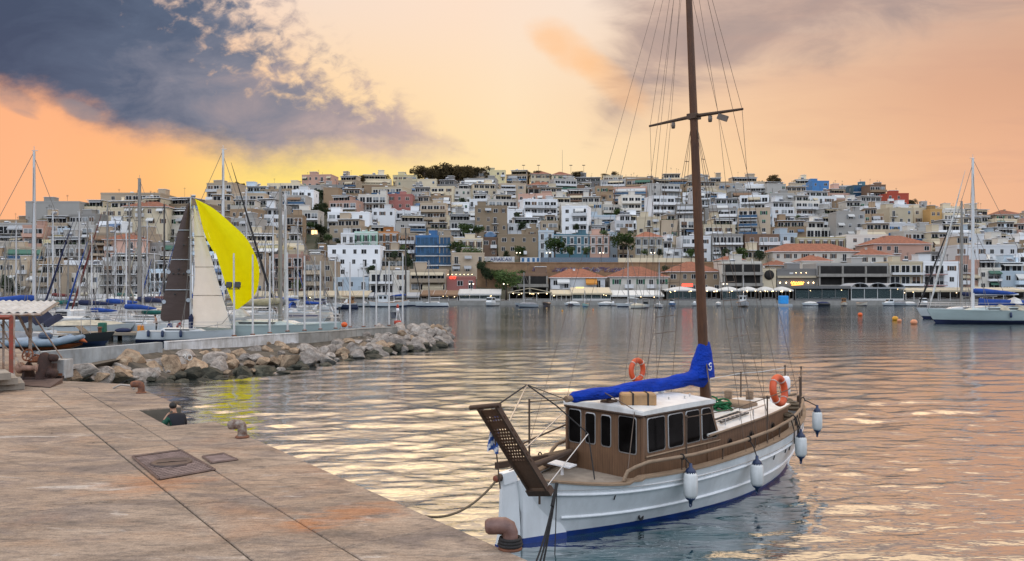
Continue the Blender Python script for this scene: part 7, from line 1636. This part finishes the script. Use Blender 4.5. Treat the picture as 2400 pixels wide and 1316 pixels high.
# ------------------------------------------------------------------ quayside pavilions
def pavilions():
    rnd = random.Random(9); dark = mat('dark_disc_and_shade',(.018,.016,.015)); steel = mat('pav_steel',(.12,.12,.12),.5); wpost = mat('pav_white',(.5,.5,.49),.6,var=.1)
    clear = mat('pav_glass',(.10,.16,.17),.1,var=.2,spec=.6,alpha=.35); chair = mat('chair_mix',(.16,.10,.07),.7,col2=(.03,.03,.05),sc=2)
    def table_mesh():
        b = MB(); b.box(-.55,-.45,.7,.55,.45,.75,0); b.tube([(0,0,0),(0,0,.7)], .05, 6, 1)
        for x in (-.85,.85):
            b.box(x-.22,-.24,.42,x+.22,.24,.47,1); b.box(x+(.18 if x > 0 else -.22),-.24,.47,x+(.22 if x > 0 else -.18),.24,.95,1)
            for a in (-.2,.17):
                for c in (-.22,.19): b.box(x+a,c,0,x+a+.035,c+.035,.42,1)
        return b.mesh('dining_table',[AWN['white'],chair])
    tm = table_mesh()
    def pav(x0, x1, ytop, yeave, kind, col, lab, name='restaurant_pavilion', Y=208.5, dep=7.5, lights=0, glass=False, dr=.5, posts=5, tables=3, post=None):
        cx = XA((x0+x1)/2,Y); w = (x1-x0)*Y/F; o = thing(name, uniq(lab,[]), 'restaurant', (cx,Y,1.16), 0, 'restaurant pavilions along the far quay'); ze = ZA(yeave,Y)-1.16; zt = ZA(ytop,Y)-1.16; pm = post or wpost
        for i in range(posts):
            x = -w/2+.12+(w-.24)*i/(posts-1); b = MB(); b.box(x-.07,-.07,0,x+.07,.07,ze,0); b.build('post', pm, o)
        b = MB(); b.box(-w/2,dep-.15,0,w/2,dep,ze,0); b.box(-w/2,dep-4.4,0.001,-w/2+.08,dep-.15,ze-.05,0); b.box(w/2-.08,dep-4.4,0.001,w/2,dep-.15,ze-.05,0); b.build('back_wall', dark, o)  # near-black wall colour stands for the shade under the roof
        b = MB()
        if kind == 'slope':
            b.add([(-w/2-.2,-.5,ze),(w/2+.2,-.5,ze),(w/2+.2,dep*.7,zt),(-w/2-.2,dep*.7,zt),(-w/2-.2,-.5,ze-.12),(w/2+.2,-.5,ze-.12),(w/2+.2,dep*.7,zt-.12),(-w/2-.2,dep*.7,zt-.12)], [(0,1,2,3),(7,6,5,4),(0,4,5,1),(1,5,6,2),(2,6,7,3),(3,7,4,0)], 0)
            b.box(-w/2-.2,-.56,ze-.42,w/2+.2,-.502,ze,0)
        elif kind == 'gable':
            b.add([(-w/2-.3,-.4,ze),(0,-.4,zt),(w/2+.3,-.4,ze),(-w/2-.3,dep,ze),(0,dep,zt),(w/2+.3,dep,ze)], [(0,1,4,3),(1,2,5,4)], 0)
            b.tube([(-w/2-.3,-.45,ze),(0,-.45,zt),(w/2+.3,-.45,ze)], .11, 4, 0, False); b.tube([(-w/2-.3,-.45,ze-.1),(w/2+.3,-.45,ze-.1)], .12, 4, 0, False); b.tube([(0,-.45,ze),(0,-.45,zt)], .07, 4, 0, False)
        elif kind == 'tents':
            k = max(1,round(w/8)); s = w/k
            for i in range(k):
                c = -w/2+s*(i+.5); h = s/2-.08; q = [(c-h,-.3,ze),(c+h,-.3,ze),(c+h,dep-.5,ze),(c-h,dep-.5,ze)]; t = [(c-h*.35,dep*.3,zt-.15),(c+h*.35,dep*.3,zt-.15),(c+h*.35,dep*.55,zt-.15),(c-h*.35,dep*.55,zt-.15)]
                b.add(q+t+[(c,dep*.42,zt)]+[(x,y,z-.35) for x, y, z in q], [(0,1,5,4),(1,2,6,5),(2,3,7,6),(3,0,4,7),(4,5,8),(5,6,8),(6,7,8),(7,4,8),(9,10,1,0),(10,11,2,1),(11,12,3,2),(12,9,0,3)], 0)
        elif kind == 'flat':
            b.box(-w/2-.2,-.5,ze,w/2+.2,dep,zt,0)
        elif kind == 'arch':
            b.box(-w/2-.2,-.3,ze-.35,w/2+.2,dep,ze,0)
            for i in range(3):
                s = w/3; c = -w/2+s*(i+.5); b.loft([[Vector((c+s*.48*math.cos(a),y,ze+(zt-ze)*math.sin(a)*1.0)) for a in [math.pi*k/8 for k in range(9)]] for y in (-.25,dep)], 0, True, False, False)
                b.tube([(c+s*.48*math.cos(a),-.3,ze+(zt-ze)*math.sin(a)) for a in [math.pi*k/8 for k in range(9)]], .1, 4, 0, False); b.tube([(c,-.3,ze),(c,-.3,zt)], .06, 4)
        b.build('roof', AWN[col] if col in AWN else col, o)
        if kind == 'slope':
            b = MB(); k = max(3,round(w/3))
            for i in range(k+1): x = -w/2+w*i/k; b.tube([(x,-.5,ze+.03),(x,dep*.7,zt+.03)], .05, 4, 0, False)
            b.build('rafter', pm, o)
        b = MB(); b.box(-w/2,-.04,0,w/2,.04,dr,0); b.build('front_rail', pm if glass else mat('pav_low_wall',(.22,.21,.2),.8), o)
        if glass:
            b = MB(); b.add([(-w/2,-.02,dr),(w/2,-.02,dr),(w/2,-.02,ze-.3),(-w/2,-.02,ze-.3)], [(0,1,2,3)]); b.build('front_glass', clear, o)
        for i in range(lights):
            b = MB(); x = -w/2+w*(i+.5)/lights; b.ball((x,-.45,ze-.28), .10, 8, 6); b.build('lamp', BULB, o)
        for i in range(max(1,lights//2+2)):
            b = MB(); b.ball((rnd.uniform(-w/2+.6,w/2-.6),rnd.uniform(1,4),ze-rnd.uniform(.35,.7)), .09, 8, 6); b.build('hanging_lamp', BULB, o)
        lt = 'white dining table with dark chairs inside the '+' '.join(lab.split()[:8])
        for i in range(tables*2):
            t = inst('dining_table', tm, None, (cx+rnd.uniform(-w/2+1.2,w/2-1.2),Y+1.2+2.6*(i % 2)+rnd.uniform(-.2,.2),1.165), rnd.uniform(-.2,.2)); tag(t, lt, 'table', 'restaurant tables '+str(int(x0)))
        return o
    pav(560,700,683,694,'slope','cream','long cream awning restaurant behind the twin masts',tables=2); pav(702,862,682,693,'slope','cream','cream awning restaurant with many rafters behind the white poles',tables=3,lights=2)
    pav(866,982,686,694,'slope','grey','low grey awning restaurant behind the big wooden vessel',tables=2); pav(986,1073,681,691,'slope','brown','brown awning restaurant left of the white glass tent',lights=4)
    pav(1076,1173,678,689,'slope','white','white glass tent with dark interior and lamps',glass=True,lights=4); pav(1193,1291,676,686,'gable','cream','cream gabled tent with row of lamps under its eave',lights=5,posts=4)
    pav(1293,1339,680,689,'slope','cream','small cream translucent roof restaurant beside the gabled tent',tables=1); pav(1341,1432,674,687,'slope','cream','larger cream translucent roof restaurant with white posts',glass=True,lights=2)
    pav(1434,1554,681,692,'slope','white','long white awning restaurant under the green shuttered house',tables=3,post=steel)
    for i, (a, b_) in enumerate(((1562,1638),(1645,1690),(1692,1737),(1740,1780),(1783,1820),(1823,1860))):
        pav(a,b_,672,680,'tents','white','white canopy tent restaurant '+['left of the brown mast','hidden by the brown mast','right of the brown mast','behind the grey trawler','behind the blue tank raft','beside the dark glass pavilion'][i],tables=2,lights=2 if i != 2 else 1,glass=i in (0,2),post=steel)
    pav(1863,1990,671,677,'flat',steel,'long dark glass pavilion with flat dark roof',glass=True,lights=0,tables=4,post=steel); pav(1994,2119,664,674,'arch',AWN['grey'],'glass pavilion with three arched roofs',glass=True,tables=2)
    pav(2122,2200,675,681,'slope','cream','low beige awning restaurant left of the furled jibs',tables=2); pav(2202,2300,674,681,'slope','cream','low beige awning restaurant behind the tall white mast',tables=2,lights=2); pav(2302,2402,674,681,'slope','cream','low beige awning restaurant at the far right edge',tables=2,lights=2); pav(2404,2520,674,681,'slope','white','white awning restaurant beyond the right edge',tables=1)
    pav(250,400,690,699,'slope','white','white awning restaurant behind the black yacht mast',tables=2); pav(402,556,690,699,'slope','brown','brown awning restaurant behind the yellow sail foot',tables=2); pav(60,245,690,699,'slope','grey','dark grey awning restaurant behind the left marina',tables=2)
    # red roof sign by the parasols
    o = thing('lit_sign', 'glowing red sign box above the white tents left of the brown mast', 'sign', (XA(1611,212),212,ZA(672,212))); b = MB(); b.box(-1.4,-.2,0,1.4,.2,.75,0); b.build('panel', NEONR, o); b = MB(); [b.box(x,-.05,-3.5,x+.1,.05,0,0) for x in (-1,.9)]; b.build('leg', steel, o)
    o = thing('lit_sign', 'pale yellow lit sign on the larger translucent restaurant roof', 'sign', (XA(1359,213),213,ZA(677,213))); b = MB(); b.box(-1.1,-.15,0,1.1,.15,.45,0); b.build('panel', mat('sign_yellow',(.6,.5,.15),.5,var=0,emit=((1,.85,.3),.9)), o); b = MB(); [b.box(x,-.05,-3,x+.1,.05,0,0) for x in (-.8,.7)]; b.build('leg', steel, o)
pavilions()

# ------------------------------------------------------------------ terrace walls, road rail, lamps
def terrace():
    w = thing('retaining_wall', 'long ochre retaining wall with blue graffiti above the red roofs', 'wall'); m, nt, bs = nodes('ochre_wall'); tc = N(nt,'ShaderNodeTexCoord'); p = tc.outputs['Object']
    c = ramp(nt, noise(nt, p, .5, 6, .65), [(.3,(.17,.10,.055)),(.7,(.30,.19,.105))]); nt.links.new(c, bs.inputs['Base Color']); bs.inputs['Roughness'].default_value=.9
    Y = 233; b = MB(); b.box(XA(1118,Y),Y,ZA(700,Y),XA(1690,Y),Y+2,ZA(618,Y),0); b.box(XA(1118,Y),Y-.15,ZA(618,Y)+.003,XA(1690,Y),Y+2,ZA(615,Y),0); b.build('wall_face', m, w)
    rnd = random.Random(6); gm = [mat('graffiti_blue',(.05,.08,.25),.7,var=.3), mat('graffiti_white',(.42,.42,.45),.7,var=.2), mat('graffiti_violet',(.14,.09,.22),.7,var=.3)]
    for k in range(3):
        b = MB()
        for i in range(34):
            px = rnd.uniform(1250,1500); pts = [Vector((XA(px,Y)+rnd.uniform(-.9,.9),Y-.03,ZA(633,Y)+rnd.uniform(-.8,.8))) for _ in range(4)]; b.tube(pts, .07, 4)
        b.build('graffiti', gm[k], w)
    w = thing('painted_wall', 'white garden wall with large blue painted letters left of the stone house', 'wall'); Y = 250
    b = MB(); b.box(XA(1122,Y),Y,ZA(650,Y),XA(1206,Y),Y+.4,ZA(602,Y),0); b.build('wall_face', WALLW, w)
    b = MB(); z0, h = ZA(612,Y), 1.05; st = {'A':[(0,0),(.4,1),(.8,0),(.6,.4),(.2,.4)],'M':[(0,0),(.1,1),(.45,.3),(.8,1),(.9,0)],'K':[(0,0),(0,1),(0,.5),(.7,1),(0,.5),(.7,0)],'N':[(0,0),(0,1),(.7,0),(.7,1)]}
    for i, ch in enumerate('AMAKAN'): b.tube([Vector((XA(1150,Y)+i*1.15+x,Y-.04,z0+z*h)) for x, z in st[ch]], .11, 4)
    b.build('painted_letters', gm[0], w)
    o = thing('white_booth', 'low white booth with blue doors on the terrace road', 'booth', (XA(1243,248),248,0)); b = MB(); b.box(-3.1,0,ZA(640,248),3.1,2.5,ZA(604,248),0); b.build('walls', HULLM['white'], o)
    for x in (-2.3,-.6,1.0,2.4): b = MB(); b.box(x-.4,-.05,ZA(614,248),x+.4,-.003,ZA(605,248),0); b.build('door', SHUT['blue'], o)
    w = thing('road_wall', 'blue grey parapet along the terrace road below the mansions', 'wall'); Y = 252; b = MB(); b.box(XA(1262,Y),Y,ZA(640,Y),XA(1448,Y),Y+.35,ZA(604,Y),0); b.build('wall_face', mat('parapet_blue',(.16,.20,.25),.8,var=.25), w)
    w = thing('road_wall', 'cream parapet along the terrace road below the villa', 'wall'); b = MB(); b.box(XA(1449,Y),Y,ZA(640,Y),XA(1640,Y),Y+.35,ZA(605,Y),0); b.build('wall_face', wallm('cream'), w)
    lampm = mat('lamp_globe',(.8,.75,.6),.4,var=0,emit=((1,.85,.62),3))
    for px, Y, lb in ((1285,236,'left of the teal mansion trees'),(1410,236,'below the pink mansion'),(1530,236,'below the cream villa'),(1215,236,'by the white booth'),(1640,236,'beside the brown mast'),(1105,212,'by the quay tree'),(1185,212,'left of the gabled tent'),(1700,212,'near the trawler')):
        o = thing('street_lamp', 'twin globe street lamp '+lb, 'street lamp', (XA(px,Y),Y,ZA(628,Y) if Y > 220 else 1.1), 0, 'twin globe lamps')
        b = MB(); b.tube([(0,0,-1),(0,0,4.2)], [.08,.05], 6); b.tube([(-.5,0,4.2),(.5,0,4.2)], .04, 5); b.build('post', RAILD, o)
        for x in (-.5,.5): b = MB(); b.ball((x,0,4.42), .17, 8, 6); b.build('globe', lampm, o)
    for i, px in enumerate((1227,1262,1318,1338,1368)):
        Y = 432; o = thing('ridge_mast', ['lamp mast on the ridge right of the yellow house','second lamp mast on the ridge','tall thin radio mast on the ridge','lamp mast right of the radio mast','lamp mast left of the brown ridge block'][i], 'mast', (XA(px,Y),Y,ZA(440,Y)))
        h = (440-(352 if px == 1318 else 388))*Y/F; b = MB(); b.tube([(0,0,0),(0,0,h)], [.12,.06], 6); b.build('post', RAILD, o)
        if px != 1318: b = MB(); b.cbox((0,0,h),(1.6,.5,.35),0); b.build('lamp_head', RAILD, o)
terrace()

# ------------------------------------------------------------------ trees
def leafm(name, a, b_):
    m, nt, bs = nodes(name); oi = N(nt,'ShaderNodeObjectInfo'); ge = N(nt,'ShaderNodeNewGeometry'); k = math_(nt,'MULTIPLY_ADD', oi.outputs['Random'], .3, math_(nt,'MULTIPLY', ge.outputs['Random Per Island'], .7))
    c = ramp(nt, k, [(0,b_),(1,a)]); nt.links.new(c, bs.inputs['Base Color']); bs.inputs['Roughness'].default_value=.8; bs.inputs['Specular IOR Level'].default_value=.2
    t = N(nt,'ShaderNodeBsdfTranslucent'); nt.links.new(c, t.inputs[0]); mx = N(nt,'ShaderNodeMixShader'); mx.inputs[0].default_value=.25; nt.links.new(bs.outputs[0], mx.inputs[1]); nt.links.new(t.outputs[0], mx.inputs[2]); nt.links.new(mx.outputs[0], nt.nodes['Material Output'].inputs[0]); return m
LEAFA, LEAFB, LEAFC = leafm('leaf_green',(.10,.15,.045),(.025,.05,.018)), leafm('leaf_dark',(.06,.085,.04),(.018,.03,.015)), leafm('leaf_backlit',(.12,.085,.035),(.03,.028,.015))  # the brown leaf tint holds the orange backlight of the ridge trees
BARK = mat('bark',(.10,.07,.05),.9,var=.4,sc=4)
def crown(seed, m, n=1100, shape='round'):
    rr = random.Random(seed); b = MB()
    blobs = []
    for i in range(7 if shape == 'cypress' else 12):
        if shape == 'round': a = rr.uniform(0,6.28); q = rr.uniform(0,.36); blobs.append((Vector((q*math.cos(a),q*math.sin(a),rr.uniform(.42,.85))), rr.uniform(.13,.24)))
        elif shape == 'pine': a = rr.uniform(0,6.28); q = rr.uniform(.05,.40); blobs.append((Vector((q*math.cos(a),q*math.sin(a),rr.uniform(.45,.88))), rr.uniform(.12,.22)))
        else: blobs.append((Vector((rr.uniform(-.03,.03),rr.uniform(-.03,.03),.12+.8*i/6)), .13*(1-.65*abs(i/6-.3))))
    for i in range(n):
        c, r = rr.choice(blobs); d = Vector((rr.gauss(0,1),rr.gauss(0,1),rr.gauss(0,1))).normalized(); p = c+d*r*rr.uniform(.55,1.1)
        s = rr.uniform(.024,.052)*(1 if shape != 'cypress' else .7); u = Vector((rr.gauss(0,1),rr.gauss(0,1),rr.gauss(0,1))).normalized()*s; v = u.orthogonal().normalized()*s*rr.uniform(.5,.9)
        b.add([p-u,p-v*.8,p+u,p+v], [(0,1,2,3)], 0)
    return b.mesh('crown', m)
def trunk(shape, seed):
    rr = random.Random(seed); b = MB(); h = .55 if shape == 'round' else (.7 if shape == 'pine' else .3)
    b.tube([(0,0,-.1),(.01,0,h*.5),(.0,.01,h)], [.035,.028,.018], 7)
    if shape != 'cypress':
        for i in range(5): a = rr.uniform(0,6.28); z = h*rr.uniform(.6,1); b.tube([(0,0,z),(.12*math.cos(a),.12*math.sin(a),z+.1),(.26*math.cos(a),.26*math.sin(a),z+.22)], [.016,.011,.005], 5)
    return b.mesh('trunk', BARK)
def trees():
    rnd = random.Random(31)
    cr = {('round',k,m.name): crown(k+7*j, m, 1200) for k in range(3) for j, m in enumerate((LEAFA,LEAFB))}; cr.update({('pine',k,LEAFC.name): crown(50+k, LEAFC, 1300, 'pine') for k in range(3)}); cr.update({('cypress',k,LEAFB.name): crown(80+k, LEAFB, 600, 'cypress') for k in range(2)})
    tr = {s: trunk(s,3) for s in ('round','pine','cypress')}
    def tree(px, pybase, hpx, Y, shape, m, lab, name='tree', wide=1.0, group=None):
        h = hpx*Y/F; o = thing(name, lab, 'tree', (XA(px,Y),Y,ZA(pybase,Y)), rnd.uniform(0,6), group); k = rnd.randrange(3 if shape != 'cypress' else 2)
        c = inst('crown', cr[(shape,k,m.name)], o, None, 0, (h*wide,h*wide,h)); inst('trunk', tr[shape], o, None, 0, (h,h,h)); return o
    tree(1186,705,72,214,'round',LEAFA,'large green tree on the quay right of the white glass tent',wide=1.05)
    tree(1300,612,56,256,'round',LEAFA,'large green tree before the teal mansion left end'); tree(1461,606,62,258,'round',LEAFA,'large dark green tree between light blue house and the villa',wide=.95)
    for i, (px, yb, h, Y) in enumerate(((1084,620,50,250),(1105,632,56,247),(1070,605,40,252),(1120,640,44,246),(1150,640,30,243),(940,620,46,252),(925,640,52,246),(955,636,40,244),(1218,612,36,258),(1185,612,26,258),(1335,607,30,257),(1375,606,28,257),(1510,606,22,256),(1545,606,24,256),(1620,612,30,250),(1700,616,36,246),(1740,620,40,244),(1780,618,34,244),(1215,530,34,300),(1225,545,28,290),(1090,565,42,275),(1120,560,34,278),(1135,548,36,290),(1415,560,22,262),(1350,545,22,268),(2260,690,60,226),(2290,690,54,226),(2230,690,48,226),(10,690,48,215),(30,700,44,214),(700,690,36,214),(605,560,40,270),(490,700,40,214),(870,650,30,240),(830,590,30,262),(1140,668,44,231),(1165,672,40,231),(1225,664,32,231),(1270,660,26,231),(1128,640,30,232),(1560,645,24,231),(1600,650,26,231))):
        z = ['below the cream low house','below the brick house','beside the blue glass wing','above the pinkish bar','over the painted wall','below the orange house','left of the blue glass block','between orange house and blue glass','left of the teal mansion','before the stone house','before the teal mansion','before the pink mansion','left before the villa','right before the villa','right of the villa','under the grey flats','under the brown flats','right under the brown flats','left above the stone house','above the stone house','above the cream low house','behind the brick house','higher above the brick house','behind the pink mansion','behind the teal mansion','left of the tall white mast','right of the tall white mast','behind the furled jibs','at the far left edge','left edge behind the shed','behind the twin grey masts','behind the yellow sail edge','behind the brown sail','beside the white modern house','left of the mint house','at the ochre wall left end','second along the ochre wall','third along the ochre wall','fourth along the ochre wall','over the ochre wall left end','by the ochre wall right end','at the ochre wall right end'][i]
        tree(px, yb, h, Y, 'round', rnd.choice([LEAFA,LEAFB,LEAFB]), uniq('dark green bushy tree '+z,[]), group='trees in the town')
    for i in range(11):
        px = 750+rnd.uniform(-6,6); s = 2+i*.5; Y, py = row_yp(px,s); tree(px, py+2, rnd.uniform(26,42), Y-2, 'cypress' if i % 3 else 'round', LEAFB, uniq('dark slim tree in the steep tree lined street',['lowest of all','second from the bottom','third from the bottom','just under the middle','in the middle','just over the middle','fourth from the top','third from the top','next to the topmost','nearly topmost','topmost of all'][i:i+1]), group='trees of the steep street', wide=1.5)
    for i in range(15):
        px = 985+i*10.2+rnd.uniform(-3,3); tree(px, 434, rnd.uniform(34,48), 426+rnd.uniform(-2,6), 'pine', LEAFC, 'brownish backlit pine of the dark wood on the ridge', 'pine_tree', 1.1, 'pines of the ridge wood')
    for i, px in enumerate((1212,1228,1243,1256,1345,1356,1420,1436,850,900,560,1810,1822,2135)):
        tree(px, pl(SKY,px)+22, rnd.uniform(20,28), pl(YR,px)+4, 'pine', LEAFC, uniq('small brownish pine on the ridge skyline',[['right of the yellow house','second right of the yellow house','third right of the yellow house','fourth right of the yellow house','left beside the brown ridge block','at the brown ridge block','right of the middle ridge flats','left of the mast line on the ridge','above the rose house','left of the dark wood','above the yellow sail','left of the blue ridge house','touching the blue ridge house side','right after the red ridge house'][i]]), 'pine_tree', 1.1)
    for i in range(90):
        px = rnd.uniform(640,2390); s = rnd.uniform(2.6,7.6); Y, py = row_yp(px,round(s)); zone = int(px/200)
        tree(px, py+3, rnd.uniform(14,26), Y-3.2, 'round', rnd.choice([LEAFA,LEAFB]), 'small dark tree squeezed between houses on the slope', group='small trees between the houses')
trees()
